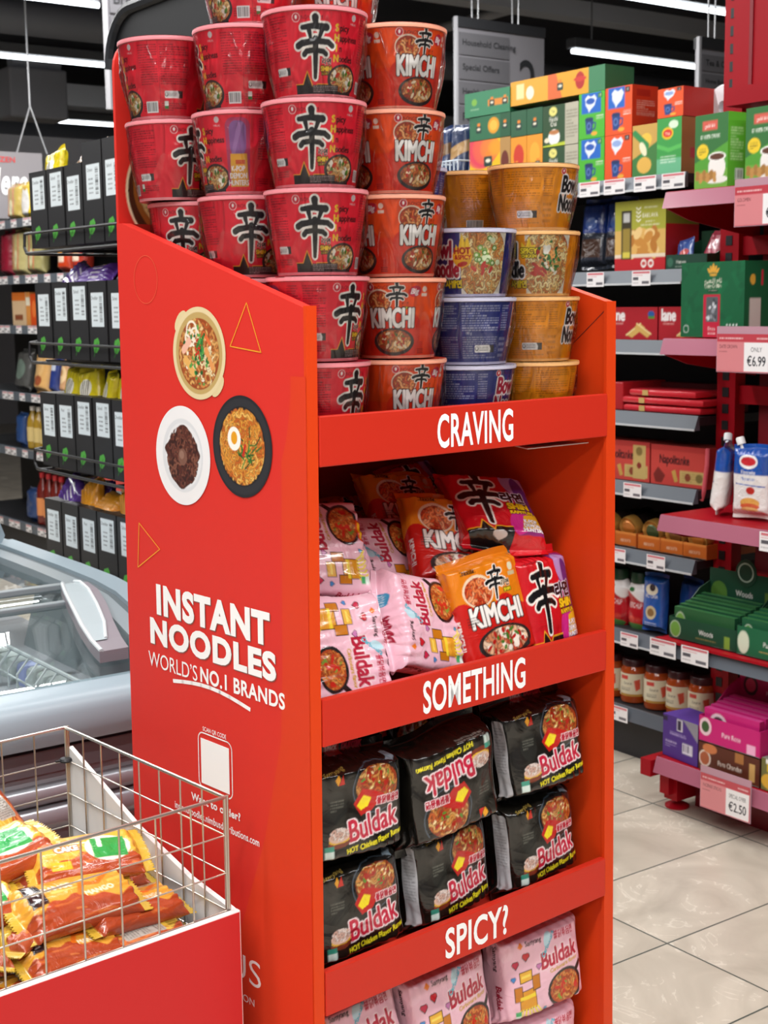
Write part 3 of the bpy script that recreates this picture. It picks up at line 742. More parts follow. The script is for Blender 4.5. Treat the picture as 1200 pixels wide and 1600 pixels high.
def shin_cup():
    cv = Cv(CW, CH, 1500, '#ee1d33'); X = 0.11
    def face(X, full=True):
        pulse(cv, X - 0.033, X + 0.068, 0.0)
        round_logo(cv, X - 0.026, 0.094, 0.0058, 'NONGSHIM', '#cf1733')
        brush_char(cv, X, 0.057, 0.073, xk=0.86)
        cv.text('라면', X + 0.018, 0.037, 0.0085, '#1a1212', bold=0.0004, out=(0.0006, '#f0d8cc')); cv.text('SHIN', X + 0.0175, 0.0285, 0.0078, '#f0c020', bold=0.0007, out=(0.001, '#241a08')); cv.text('RAMYUN', X + 0.019, 0.0235, 0.0042, '#f0c020', bold=0.0003, out=(0.0008, '#241a08'))
        for i, s in enumerate(('Spicy', 'Happiness', 'In', 'Noodles')):
            y = 0.078 - i * 0.0125; cv.text(s[0], X + 0.0335, y, 0.0120, '#f2c321', bold=0.0007); cv.text(s[1:], X + 0.0385, y, 0.0112, '#3c060c', xs=0.9, al='l', bold=0.0006)
        bowl_pic(cv, X + 0.049, 0.018, 0.029, 0.020, 7, bits=(('#f0e8d8', 5, 0.006), ('#4f7a28', 6, 0.004), ('#c0341c', 6, 0.004)))
        cv.rect(X - 0.005, 0.001, X + 0.04, 0.011, '#2a2020'); cv.small(X - 0.004, 0.0015, X + 0.039, 0.0105, 4, '#b8a8a4')
        cv.ell(X + 0.062, 0.096, 0.0042, 0.0042, '#d8c4c4'); cv.text('HALAL', X + 0.062, 0.087, 0.0038, '#e8d4d4')
    face(X); face(0.33)
    # purple and yellow panel with the film's title
    x = 0.405; cv.rect(x, 0.006, x + 0.038, 0.098, '#b83a62', r=0.012)
    cv.rect(x + 0.006, 0.048, x + 0.032, 0.094, '#8a5a94', r=0.011); cv.poly([(x + 0.008, 0.05), (x + 0.014, 0.05), (x + 0.028, 0.092), (x + 0.020, 0.092)], '#9d70a6')
    cv.poly([(x + 0.004, 0.006), (x + 0.036, 0.006), (x + 0.033, 0.05), (x + 0.006, 0.05)], '#e6a52c'); cv.rect(x + 0.014, 0.036, x + 0.03, 0.042, '#c8501c')
    for i, s in enumerate(('K-POP', 'DEMON', 'HUNTERS')): cv.text(s, x + 0.018, 0.027 - i * 0.0095, 0.0098, '#f8f0f0', xs=0.85, bold=0.0004)
    # fine print
    for a, b in ((0.19, 0.222), (0.226, 0.272), (0.008, 0.03), (0.034, 0.068)):
        cv.small(a, 0.042, b, 0.098, 17, '#5c0a18', seed=int(a * 100)); cv.small(a, 0.006, b, 0.018, 4, '#5c0a18')
    cv.line([(0.224, 0), (0.224, CH)], 0.0008, '#a80f28'); badge(cv, 0.232, 0.024, 0.032, 0.010); cv.rect(0.231, 0.009, 0.238, 0.020, '#e8ece4'); cv.rect(0.231, 0.009, 0.238, 0.0135, '#2f7a3c')
    cv.rect(0.196, 0.004, 0.219, 0.020, '#f2f0f0'); cv.bars(0.198, 0.006, 0.217, 0.0185)
    badge(cv, 0.040, 0.024, 0.028, 0.010)
    return cv
def kimchi_cup():
    cv = Cv(CW, CH, 1500, '#ee3d14'); cv.rect(0, 0.05, CW, CH, '#f04e14')
    for X in (0.15, 0.270):
        cv.rect(X - 0.05, 0, X + 0.05, 0.06, '#e02c12', r=0.02)
        round_logo(cv, X - 0.033, 0.096, 0.0058, 'NONGSHIM', '#c8102e')
        cv.ell(X - 0.02, 0.077, 0.0205, 0.0165, '#f0d2b8'); cv.ell(X - 0.02, 0.0765, 0.0188, 0.0148, '#a03418'); cv.noodles(X - 0.02, 0.076, 0.017, 0.0128, ['#d8642c', '#e88848', '#b83c1c', '#f0a868'], 26, 3, w=0.003)
        brush_char(cv, X + 0.008, 0.083, 0.036); cv.text('라면', X + 0.022, 0.071, 0.006, '#231010', bold=0.0003); cv.text('SHIN', X + 0.022, 0.0655, 0.0045, '#e8d020', bold=0.0003, out=(0.0008, '#1f3a1a'))
        cv.ell(X + 0.037, 0.09, 0.0105, 0.0075, '#c8203c', 0.2); cv.text('Big', X + 0.036, 0.0865, 0.0105, '#fbe6e6', shear=0.25, bold=0.0005)
        cv.ell(X + 0.053, 0.093, 0.004, 0.004, '#e8c8b8'); cv.rect(X + 0.048, 0.083, X + 0.058, 0.0875, '#e8c8b8')
        cv.text('KIMCHI', X, 0.0405, 0.0375, '#f7f3ee', xs=0.60, bold=0.0014, out=(0.0016, '#4a1a10'))
        bowl_pic(cv, X + 0.002, 0.0195, 0.037, 0.0195, 11, n=60, cols=('#d88a48', '#c8642c', '#eab878', '#a8401c'), bits=(('#f0dcb8', 8, 0.004), ('#b8281a', 8, 0.004), ('#4a6a28', 4, 0.003)))
        cv.rect(X + 0.046, 0.002, X + 0.058, 0.02, '#d82a10'); cv.small(X + 0.046, 0.002, X + 0.06, 0.01, 3, '#5a1408')
    for a, b in ((0.02, 0.06), (0.37, 0.42)): cv.small(a, 0.02, b, 0.095, 20, '#7a1a0a')
    cv.rect(0.352, 0.004, 0.359, 0.026, '#f0eeee'); cv.bars(0.3535, 0.006, 0.3575, 0.0245, vert=True)
    return cv
BH = 0.092
def bowl_cup(kind):
    base, tcol, dark = {'blue': ('#23307c', '#c9cce2', '#1b2460'), 'orange': ('#f09212', '#8a4a10', '#dc7c0c')}[kind]
    cv = Cv(CW, BH, 1500, base); X = 0.30
    cv.rect(X - 0.043, 0, X + 0.043, BH, '#f1ead9', r=0.0); cv.ell(X, 0.045, 0.047, 0.054, '#a83c20')
    cv.noodles(X, 0.045, 0.0465, 0.053, ['#f2d28c', '#e2a85c', '#cc7a3c', '#f6dea0', '#d8904a'], 340, 5 if kind == 'blue' else 6, w=0.0033)
    rnd = random.Random(8)
    if kind == 'blue':
        for i in range(26):
            x, y = X + 0.006 + rnd.gauss(0, 0.013), 0.052 + rnd.gauss(0, 0.011); cv.ell(x, y, 0.0048, 0.0042, rnd.choice(('#5e8a34', '#86ae4a', '#dfe8c0'))); cv.ell(x, y, 0.0026, 0.0022, '#dfeec0')
        for i in range(6): cv.ell(X - 0.004 + rnd.gauss(0, 0.012), 0.034 + rnd.gauss(0, 0.005), 0.006, 0.003, '#c8302a', rnd.uniform(0, 3))
    else:
        for i in range(40): cv.ell(X + 0.002 + rnd.gauss(0, 0.012), 0.05 + rnd.gauss(0, 0.011), rnd.uniform(0.002, 0.006), 0.0022, rnd.choice(('#2f6a30', '#4f8a3c', '#f2ecd8', '#254f24')), rnd.uniform(0, 3))
        for i in range(9): cv.ell(X - 0.018 + rnd.gauss(0, 0.007), 0.03 + rnd.gauss(0, 0.007), 0.007, 0.0026, '#b8241c', rnd.uniform(-0.8, 0.3))
        cv.ell(X + 0.0, 0.066, 0.008, 0.005, '#f4efe0', 0.9); cv.ell(X - 0.022, 0.06, 0.010, 0.005, '#c02c1e', 0.4)
    cv.rect(X - 0.113, 0, X - 0.037, BH, base); cv.poly([(X - 0.05, 0), (X - 0.037, 0), (X - 0.042, 0.03), (X - 0.037, BH), (X - 0.05, BH)], base)
    cv.text('Bowl', X - 0.077, 0.053, 0.034, '#b01c3c' if kind == 'blue' else '#141214', xs=0.72, shear=0.12, bold=0.0014, out=(0.0024, '#fbf4f2'))
    cv.text('Noodle', X - 0.073, 0.025, 0.034, '#b01c3c' if kind == 'blue' else '#141214', xs=0.62, shear=0.12, bold=0.0014, out=(0.0024, '#fbf4f2'))
    cv.text('사발면', X - 0.052, 0.010, 0.012, '#f0d020', bold=0.0008, out=(0.001, '#1a1a24'))
    if kind == 'blue':
        cv.poly([(X - 0.048, 0.048), (X - 0.044, 0.072), (X - 0.040, 0.066), (X - 0.034, 0.088), (X - 0.030, 0.074), (X - 0.025, 0.082), (X - 0.02, 0.064), (X - 0.02, 0.048), (X - 0.034, 0.036)], '#f4c832')
        cv.ell(X - 0.034, 0.053, 0.0165, 0.015, '#f4b428'); cv.text('HOT', X - 0.034, 0.058, 0.0125, '#b01a18', bold=0.0007); cv.text('&SPICY', X - 0.033, 0.050, 0.0088, '#b01a18', bold=0.0005); cv.ell(X - 0.034, 0.043, 0.009, 0.0035, '#c8281c', 0.2)
    else:
        cv.poly([(X - 0.045, 0.055), (X - 0.043, 0.078), (X - 0.036, 0.07), (X - 0.03, 0.086), (X - 0.026, 0.072), (X - 0.02, 0.074), (X - 0.022, 0.055)], '#f4c832')
        cv.text('SPICY', X - 0.031, 0.0605, 0.0115, '#f8dc30', bold=0.0007, out=(0.0012, '#3a2408')); cv.text('CHICKEN', X - 0.031, 0.0545, 0.006, '#f8dc30', bold=0.0004, out=(0.001, '#3a2408'))
    round_logo(cv, X - 0.1, 0.083, 0.005, 'NONGSHIM', '#c8102e')
    cv.rect(X + 0.043, 0, X + 0.052, BH, dark)
    for a, b, s in ((0.01, 0.042, 1), (0.05, 0.085, 2), (0.093, 0.158, 3), (0.164, 0.180, 4), (0.375, 0.44, 5)):
        cv.small(a, 0.045, b, 0.084, 11, tcol, seed=s, th=0.5, al=0.65); cv.small(a, 0.005, b, 0.038, 10 if s != 4 else 4, tcol, seed=s + 9, al=0.5)
    cv.rect(0.046, 0, 0.047, BH, dark); cv.rect(0.0885, 0, 0.0895, BH, dark)
    cv.rect(0.112, 0.012, 0.156, 0.026, base); badge(cv, 0.115, 0.014, 0.038, 0.011); cv.text('100 g', 0.104, 0.041, 0.0055, tcol)
    cv.rect(0.385, 0.006, 0.42, 0.018, '#eeeae6'); cv.bars(0.387, 0.007, 0.418, 0.017)
    return cv
def cup_proto(name, cv, r0, r1, h, rimcol, lidcol, lidcol2):
    nu, nv = 500, 116
    th = np.linspace(0, 2 * np.pi, nu, endpoint=False); vv = np.linspace(0, 1, nv)
    T, Vv = np.meshgrid(th, vv); R = r0 + (r1 - r0) * Vv ** 1.05
    P = np.stack([R * np.cos(T), R * np.sin(T), 0.004 + Vv * (h - 0.004)], -1)
    me = grid_mesh('cup_body', P, cv.sample(T / (2 * np.pi), Vv), PRINT_PAPER, wrap=True)
    root = thing(name, 'cup', 'noodle cup')
    link('body', me, root)
    m = MB(); m.lathe([(r0 * 0.9, 0.003), (r0 - 0.001, 0.0), (r0, 0.004), (r0 - 0.0008, 0.006)], 48); m.build('base', mat('cup_base_' + rimcol[1:], rimcol, 0.5), root, smooth=True)
    m = MB(); m.lathe([(r1 - 0.001, h - 0.004), (r1 + 0.0018, h - 0.003), (r1 + 0.0025, h), (r1 + 0.0018, h + 0.0025), (r1 - 0.001, h + 0.003), (r1 - 0.003, h + 0.001)], 64, caps=False)
    m.build('rim', mat('cup_rim_' + rimcol[1:], rimcol, 0.4), root, smooth=True)
    m = MB(); m.lathe([(0.0001, h + 0.0018), (r1 * 0.5, h + 0.0022), (r1 + 0.0008, h + 0.0033)], 48, caps=False)
    m.prism([(r1 * 0.9, -0.012), (r1 + 0.003, -0.008), (r1 + 0.003, 0.008), (r1 * 0.9, 0.012)], h + 0.0030, h + 0.0036)
    m.build('foil_lid', mat('lid_' + lidcol[1:], lidcol, 0.3, 0.3), root, smooth=False)
    # shrink film: sleeve with a seam, loose above the waist
    rnd = random.Random(name); nz, na = 26, 72; ph = [rnd.uniform(0, 6.28) for _ in range(8)]
    zz = np.linspace(0.0005, 1, nz); aa = np.linspace(0, 2 * np.pi, na, endpoint=False); A, Z = np.meshgrid(aa, zz)
    bulge = 0.0012 + 0.0040 * np.sin(np.pi * np.clip(Z, 0, 1)) ** 2 + 0.0014 * np.sin(5 * A + ph[0] + 3 * Z) * np.sin(np.pi * Z) + 0.001 * np.sin(11 * A + ph[1]) * Z * (1 - Z) * 4
    seam = 0.0022 * np.exp(-((Z - 0.58) / 0.018) ** 2)
    R = r0 + (r1 - r0) * Z ** 1.05 + bulge + seam + 0.0012 * Z ** 6
    R = np.minimum(R, r1 + 0.0028)
    P = np.stack([R * np.cos(A), R * np.sin(A), 0.001 + Z * (h + 0.0018)], -1)
    fm_ = grid_mesh('shrink_film', P, np.ones((nz, na, 3)), SHRINK, wrap=True); link('shrink_film', fm_, root)
    return root
CUPS = {
    'shin': cup_proto('noodle_cup', shin_cup(), 0.0540, 0.0690, 0.110, '#e88c94', '#c8283c', '#d8d8d8'),
    'kimchi': cup_proto('noodle_cup', kimchi_cup(), 0.0535, 0.0688, 0.109, '#f0a488', '#d8442c', '#d8d8d8'),
    'blue': cup_proto('noodle_cup', bowl_cup('blue'), 0.0555, 0.0690, 0.0955, '#c6c4d8', '#c8b8d0', '#e0c060'),
    'orange': cup_proto('noodle_cup', bowl_cup('orange'), 0.0555, 0.0690, 0.0955, '#f0b878', '#e8b050', '#e0c060'),
}
PITCHES = {'shin': 0.1145, 'kimchi': 0.1138, 'blue': 0.0995, 'orange': 0.0995}
ORD = ('lowest', 'second', 'third', 'fourth', 'fifth', 'sixth')
used = set()
def cup_stack(kind, a, b, faces, where, look, group, n, jit=None):
    """faces: {k: (canvas x that is turned to the viewer, turn in degrees)}"""
    for k in range(n):
        ja, jb = (jit or {}).get(k, (0, 0)); z = 1.2995 + 0.0006 + k * PITCHES[kind]
        p = S(a + ja, b + jb, z); xc, dg = faces.get(k, (0.24, 0))
        az = math.atan2(-p.y, -p.x); rot = (0, 0, az + math.radians(dg) - xc / CW * 2 * math.pi)
        lk = (look[k] if k in look else look['*']) if isinstance(look, dict) else look
        lab = '%s, %s %s' % (lk, ORD[k], where)
        src = CUPS[kind]
        if kind not in used: used.add(kind); o = src; o.location = p; o.rotation_euler = rot; o['label'] = lab
        else: o = dup(src, label=lab, loc=p, rot=rot)
        o['group'] = group
cup_stack('shin', 0.0732, 0.082, {0: (0.11, 47), 1: (0.11, 43), 2: (0.11, -3), 3: (0.11, -4), 4: (0.11, 0)}, 'in the front red stack', 'red cup with big black brushed character', 'red character cups', 5, {4: (0.001, -0.002), 3: (-0.001, 0)})
cup_stack('kimchi', 0.2182, 0.082, {0: (0.15, 24), 1: (0.15, -7), 2: (0.270, 35), 3: (0.270, 30), 4: (0.270, 30)}, 'in the front orange-red stack', 'orange-red cup with white KIMCHI letters', 'orange-red cups', 5, {4: (0.004, 0)})
cup_stack('blue', 0.3635, 0.082, {0: (0.15, 0), 1: (0.105, 0), 2: (0.281, 3)}, 'in the front blue stack', {0: 'navy cup with red script at its edge', 1: 'navy cup turned to its fine print', 2: 'navy cup with HOT & SPICY flame and noodles'}, 'navy cups', 3)
cup_stack('orange', 0.5072, 0.082, {0: (0.09, 0), 1: (0.138, 0), 2: (0.281, 2), 3: (0.146, 0)}, 'in the front yellow-orange stack', {0: 'yellow-orange cup of fine print', 1: 'yellow-orange cup with white badge', 2: 'yellow-orange cup with SPICY CHICKEN and noodles', 3: 'yellow-orange cup under the teas'}, 'yellow-orange cups', 4, {3: (-0.003, 0)})
cup_stack('shin', 0.0732, 0.230, {2: (0.33, 3), 3: (0.424, -6), 4: (0.225, 0), 5: (0.215, -4)}, 'in the red stack behind the front one', {'*': 'red cup with black character', 2: 'red cup with black character centred', 3: 'red cup with yellow and purple panel', 4: 'red cup turned to its fine print', 5: 'red cup with white barcode'}, 'red character cups', 6, {2: (-0.006, 0.002), 4: (-0.006, 0.002), 3: (-0.012, 0.002), 5: (0.006, 0)})
cup_stack('shin', 0.0732, 0.374, {2: (0.33, -20), 3: (0.33, 21), 4: (0.245, 6)}, 'in the red stack by the header card', {'*': 'red cup with black character', 2: 'red cup behind the sloping edge', 3: 'red cup with character at its edge', 4: 'red cup of fine print'}, 'red character cups', 5, {3: (-0.034, 0), 4: (-0.042, 0)})
cup_stack('kimchi', 0.2182, 0.230, {5: (0.15, 5)}, 'in the orange-red stack behind', 'orange-red cup with white KIMCHI letters', 'orange-red cups', 6, {5: (0.012, 0)})
cup_stack('blue', 0.3635, 0.230, {3: (0.085, 0)}, 'in the navy stack behind the front one', 'navy cup mostly hidden', 'navy cups', 4)
cup_stack('orange', 0.5072, 0.230, {3: (0.40, 10)}, 'in the yellow-orange stack behind the front one', 'yellow-orange cup with barcode', 'yellow-orange cups', 4)
# ------------------------------------------------------------------ noodle packs
def pack_mesh(name, W_, L_, T_, cv, m, fin=0.012, seed=1, end=0.9, back=0.0, rough=1.0, wob=0.004, res=620, zig=False, cor=0.25):
    """pillow pack: rounded-box cross-sections flattening into a sealed fin at both ends; the print wraps all round.
    front faces -y, top is +z, centred on the origin"""
    half = W_ + T_; per = 2 * half; le = T_ / 2 * end; slope = le * 0.45
    Ls = L_ + 2 * (fin + le - slope)
    nu, nv = int(per * res), int(Ls * res); nu += nu % 2
    s = np.linspace(0, Ls, nv); d = np.minimum(s, Ls - s)
    def sm(x): x = np.clip(x, 0, 1); return x * x * (3 - 2 * x)
    f = np.where(d < fin, 0.0, np.clip((d - fin) / (le * 1.15), 0, 1)); f = np.sin(f * np.pi / 2) ** 0.9
    dz = np.where(d < fin, 1.0, np.where(d < fin + le, slope / le, 1.0)); zz = np.cumsum(dz); zz = (zz - zz[0]) / (zz[-1] - zz[0]); zz = (zz - 0.5) * (L_ + 2 * fin * 0.6)
    rng = np.random.RandomState(seed); P = np.zeros((nv, nu, 3)); sp_ = np.arange(nu) / nu
    for j in range(nv):
        t = 0.0012 + f[j] * (T_ / 2 - 0.0012); w = W_ / 2 + (1 - f[j]) * T_ * 0.08
        n = 2 + 3.2 * (1 - cor) ; n = max(2.1, n)
        a = np.linspace(0, 2 * np.pi, 241) + np.pi / 2          # start at the back, run so that the front reads left to right
        ca, sa = np.cos(a), np.sin(a)
        x = w * np.sign(ca) * np.abs(ca) ** (2 / n); y = t * np.sign(sa) * np.abs(sa) ** (2 / n)
        cl_ = np.concatenate([[0], np.cumsum(np.hypot(np.diff(x), np.diff(y)))]); cl_ /= cl_[-1]
        P[j, :, 0] = np.interp(sp_, cl_, x); P[j, :, 1] = np.interp(sp_, cl_, y)
    P[:, :, 2] = zz[:, None]
    # bulge, crumple and pleats towards the seals
    Sg, Vg = np.meshgrid(sp_ * per, s); dm = np.minimum(Vg, Ls - Vg); fe = np.repeat(f[:, None], nu, 1)
    N_ = np.zeros_like(Vg)
    for i in range(9):
        kx, kz = rng.uniform(20, 75) * rng.choice((-1, 1)), rng.uniform(20, 75); q = round(kx * per / (2 * np.pi)) * 2 * np.pi / per
        N_ += np.sin(q * Sg + kz * Vg + rng.uniform(0, 6.28)) / (1 + abs(kx) / 40)
    N_ = np.abs(N_) ** 0.7 * np.sign(N_)
    pl = np.sin(2 * np.pi * round(per / 0.021) * sp_[None, :] + 3 * np.sin(6.28 * sp_ * 2 + seed)[None, :] + Vg * 30) * np.exp(-np.maximum(dm - fin, 0) / 0.022)
    nx = P[:, :, 0] / (W_ / 2); ny = P[:, :, 1] / (T_ / 2); ln = np.hypot(nx ** 3, ny ** 3) + 1e-6; nx, ny = nx ** 3 / ln, ny ** 3 / ln
    disp = (N_ * 0.0011 * rough * (0.4 + 0.6 * (1 - fe)) + pl * 0.0022 * rough * np.clip(fe * 3, 0, 1)) * np.clip(fe * 2, 0, 1)
    P[:, :, 0] += nx * disp; P[:, :, 1] += ny * disp
    # whole-body waviness, fin bending back
    fb = np.exp(-dm / (fin * 1.6))
    P[:, :, 1] += wob * np.sin(P[:, :, 0] * 38 + seed) * fb + back * (1 - fe)
    P[:, :, 2] += 0.003 * np.sin(P[:, :, 0] * 30 + seed * 2) * (1 - fe)
    if zig: P[:, :, 2] += 0.0016 * np.sign(P[:, :, 2]) * np.sign(np.sin(P[:, :, 0] * 2 * np.pi / 0.004)) * np.exp(-dm / 0.0015)
    U, V = np.meshgrid(sp_, s / Ls)
    return grid_mesh(name, P, cv.sample(U, V), m, wrap=True), per, Ls
def pack_canvas(W_, L_, T_, bg, fin=0.012, end=0.9, res=1250):
    half = W_ + T_; le = T_ / 2 * end; Ls = L_ + 2 * (fin + le - le * 0.45)
    return Cv(2 * half, Ls, res, bg), half, Ls / 2
def orient(yaw=0, lean=0, roll=0):
    """roll in the pack's own plane (anticlockwise as seen), lean back, then turn; degrees, in the stand's axes"""
    return (Matrix.Rotation(AZ_S + math.radians(yaw), 4, 'Z') @ Matrix.Rotation(-math.radians(lean), 4, 'X') @ Matrix.Rotation(-math.radians(roll), 4, 'Y')).to_euler()

# --- black five-packs
BW, BL, BT = 0.160, 0.158, 0.080
def black_art(seed):
    cv, X, Y = pack_canvas(BW, BL, BT, '#15130f'); x0, y0 = X - BW / 2, Y - BL / 2; Y += 0.009
    cv.rect(x0 + 0.005, y0 + 0.002, x0 + 0.155, y0 + 0.150, '#191612', r=0.012)
    # skillet of noodles
    cx, cy = X + 0.030, Y + 0.026
    cv.ell(cx, cy, 0.049, 0.043, '#4a5560', 0.2); cv.ell(cx, cy, 0.047, 0.041, '#1e1c1c', 0.2); cv.line([(cx + 0.03, cy + 0.028), (cx + 0.048, cy + 0.046)], 0.014, '#8fa0ac'); cv.ell(cx + 0.03, cy + 0.026, 0.012, 0.01, '#1e1c1c')
    cv.ell(cx, cy - 0.002, 0.040, 0.030, '#7a2c10'); cv.noodles(cx, cy, 0.042, 0.032, ['#c05c28', '#9c3a1a', '#cc8840', '#b05222', '#d8a860'], 150, 5 + seed, w=0.0042, bits=(('#a82418', 22, 0.005), ('#5a8a30', 7, 0.004), ('#f0d8a0', 10, 0.003)))
    cv.poly([(cx - 0.048, cy - 0.022), (cx - 0.03, cy - 0.002), (cx - 0.012, cy - 0.006), (cx + 0.012, cy - 0.016), (cx - 0.012, cy - 0.038), (cx - 0.035, cy - 0.042)], '#c01c18')
    cv.poly([(cx - 0.042, cy - 0.026), (cx - 0.028, cy - 0.012), (cx - 0.018, cy - 0.016), (cx - 0.014, cy - 0.018), (cx - 0.02, cy - 0.030), (cx - 0.034, cy - 0.034)], '#f4dc20')
    cv.text('불닭볶음면', X + 0.050, Y - 0.004, 0.0125, '#b01834', rot=0.0, bold=0.0008, out=(0.0014, '#f4d8dc'), xs=0.82)
    cv.text('Buldak', X + 0.022, Y - 0.047, 0.047, '#c2203f', xs=0.80, rot=0.10, bold=0.0014, out=(0.0024, '#f8e4e6'))
    cv.text('HOT Chicken Flavor Ramen', X + 0.025, Y - 0.064, 0.0118, '#efe02a', xs=0.86, rot=0.10, bold=0.0005)
    cv.text('Samyang', X - 0.05, Y + 0.058, 0.0125, '#b89a4a', rot=0.25, shear=0.2, bold=0.0003)
    cv.poly([(X - 0.052, Y + 0.046), (X - 0.046, Y + 0.054), (X - 0.042, Y + 0.046), (X - 0.047, Y + 0.037)], '#e8a020'); cv.poly([(X - 0.046, Y + 0.037), (X - 0.037, Y + 0.052), (X - 0.034, Y + 0.038)], '#c8281c')
    # small burger-and-fries still life in place of the figure
    cv.ell(X - 0.048, Y - 0.050, 0.020, 0.008, '#7a3420'); cv.ell(X - 0.048, Y - 0.045, 0.019, 0.006, '#e0b030'); cv.ell(X - 0.048, Y - 0.040, 0.019, 0.009, '#d8b4a0'); cv.noodles(X - 0.048, Y - 0.036, 0.018, 0.010, ['#e8d8d0', '#d0a898'], 20, 4, w=0.003)
    cv.ell(X - 0.049, Y + 0.004, 0.018, 0.026, '#23231f'); cv.small(X - 0.062, Y - 0.002, X - 0.036, Y + 0.016, 4, '#6a6a60')
    cv.small(x0 + 0.01, y0 + 0.004, x0 + 0.075, y0 + 0.014, 2, '#a8a49a'); cv.rect(x0 + 0.006, y0 + 0.016, x0 + 0.022, y0 + 0.036, '#cfe0d8'); cv.rect(x0 + 0.006, y0 + 0.028, x0 + 0.022, y0 + 0.036, '#3a9a84')
    # top end: name and count
    cv.text('Buldak', X + 0.03, Y + BL / 2 + 0.012, 0.024, '#a82038', xs=0.8, bold=0.001); cv.rect(X - 0.035, Y + BL / 2 + 0.006, X - 0.002, Y + BL / 2 + 0.026, '#9a1a20'); cv.text('5 PACK', X - 0.019, Y + BL / 2 + 0.012, 0.0105, '#f0dada', xs=0.75, bold=0.0004)
    # pale strip on the left end wall
    sx = X - BW / 2 - BT * 0.36; cv.rect(sx - 0.016, y0 + 0.004, sx + 0.016, y0 + 0.140, '#c9c8cb', r=0.006); cv.small(sx - 0.012, y0 + 0.05, sx + 0.012, y0 + 0.13, 16, '#8a888c')
    return cv
_bm = [pack_mesh('pack_body', BW, BL, BT, black_art(i), PRINT_FILM_BLACK, seed=3 + i, back=0.018, rough=2.3, wob=0.007)[0] for i in range(2)]
def mesh_thing(name, me, label, cat, loc, rot, group):
    o = link(name, me, None, loc, rot); return tag(o, label, cat, group)
def settle(o, z_shelf, lo=0.0075, a0=0.002, a1=0.578, b1=0.444):
    """slide a pack so that it stays on its shelf, behind the lip and between the side panels"""
    me = o.data; co = np.zeros(len(me.vertices) * 3, np.float32); me.vertices.foreach_get('co', co); co = co.reshape(-1, 3) * np.array(o.scale)
    M = MS.inverted() @ (Matrix.Translation(o.location) @ o.rotation_euler.to_matrix().to_4x4()); M = np.array(M)
    q = co @ M[:3, :3].T + M[:3, 3]; mn, mx = q.min(0), q.max(0); d = [0, 0, 0]
    if mn[0] < a0: d[0] = a0 - mn[0]
    elif mx[0] > a1: d[0] = a1 - mx[0]
    if mn[1] < lo: d[1] = lo - mn[1]
    elif mx[1] > b1: d[1] = b1 - mx[1]
    if mn[2] < z_shelf + 0.0008: d[2] = z_shelf + 0.0008 - mn[2]
    o.location = o.location + E1 * float(d[0]) + E2 * float(d[1]) + Vector((0, 0, float(d[2])))
GB = 'black five-packs of noodles'
for i, (a, b, z, yaw, lean, roll, lab) in enumerate((
        (0.094, 0.068, 0.614, -2, 4, 2, 'black noodle pack on the SPICY shelf, lower row, against the side panel'),
        (0.284, 0.070, 0.610, 5, 6, 1, 'black noodle pack standing under the upside-down one'),
        (0.482, 0.066, 0.612, 2, 5, 2, 'black noodle pack in the lower row beside the orange wall'),
        (0.092, 0.062, 0.777, -3, 3, -1, 'black noodle pack in the upper row, name large and level'),
        (0.276, 0.052, 0.768, 2, 4, 183, 'black noodle pack standing upside down in the upper row'),
        (0.487, 0.060, 0.780, -5, 8, 3, 'black noodle pack in the upper row beside the orange wall'))):
    o = mesh_thing('noodle_pack', _bm[i % 2], lab, 'noodle pack', S(a, b, z), orient(yaw, lean, roll), GB)
    if i == 4: o.scale = (1.12, 1.0, 1.06)
# second rank behind, dark in the depth of the shelf
for i, (a, z) in enumerate(((0.10, 0.775), (0.29, 0.775), (0.48, 0.775))):
    mesh_thing('noodle_pack', _bm[0], 'black noodle pack in the back rank, behind ' + ('the level upper pack', 'the upside-down pack', 'the upper pack by the orange wall')[i], 'noodle pack', S(a, 0.20, z), orient(0, 2, 0), GB)
    mesh_thing('noodle_pack', _bm[1], 'black noodle pack in the back rank, behind ' + ('the lower pack by the side panel', 'the lower middle pack', 'the lower pack by the orange wall')[i], 'noodle pack', S(a, 0.20, 0.611), orient(0, 2, 0), GB)

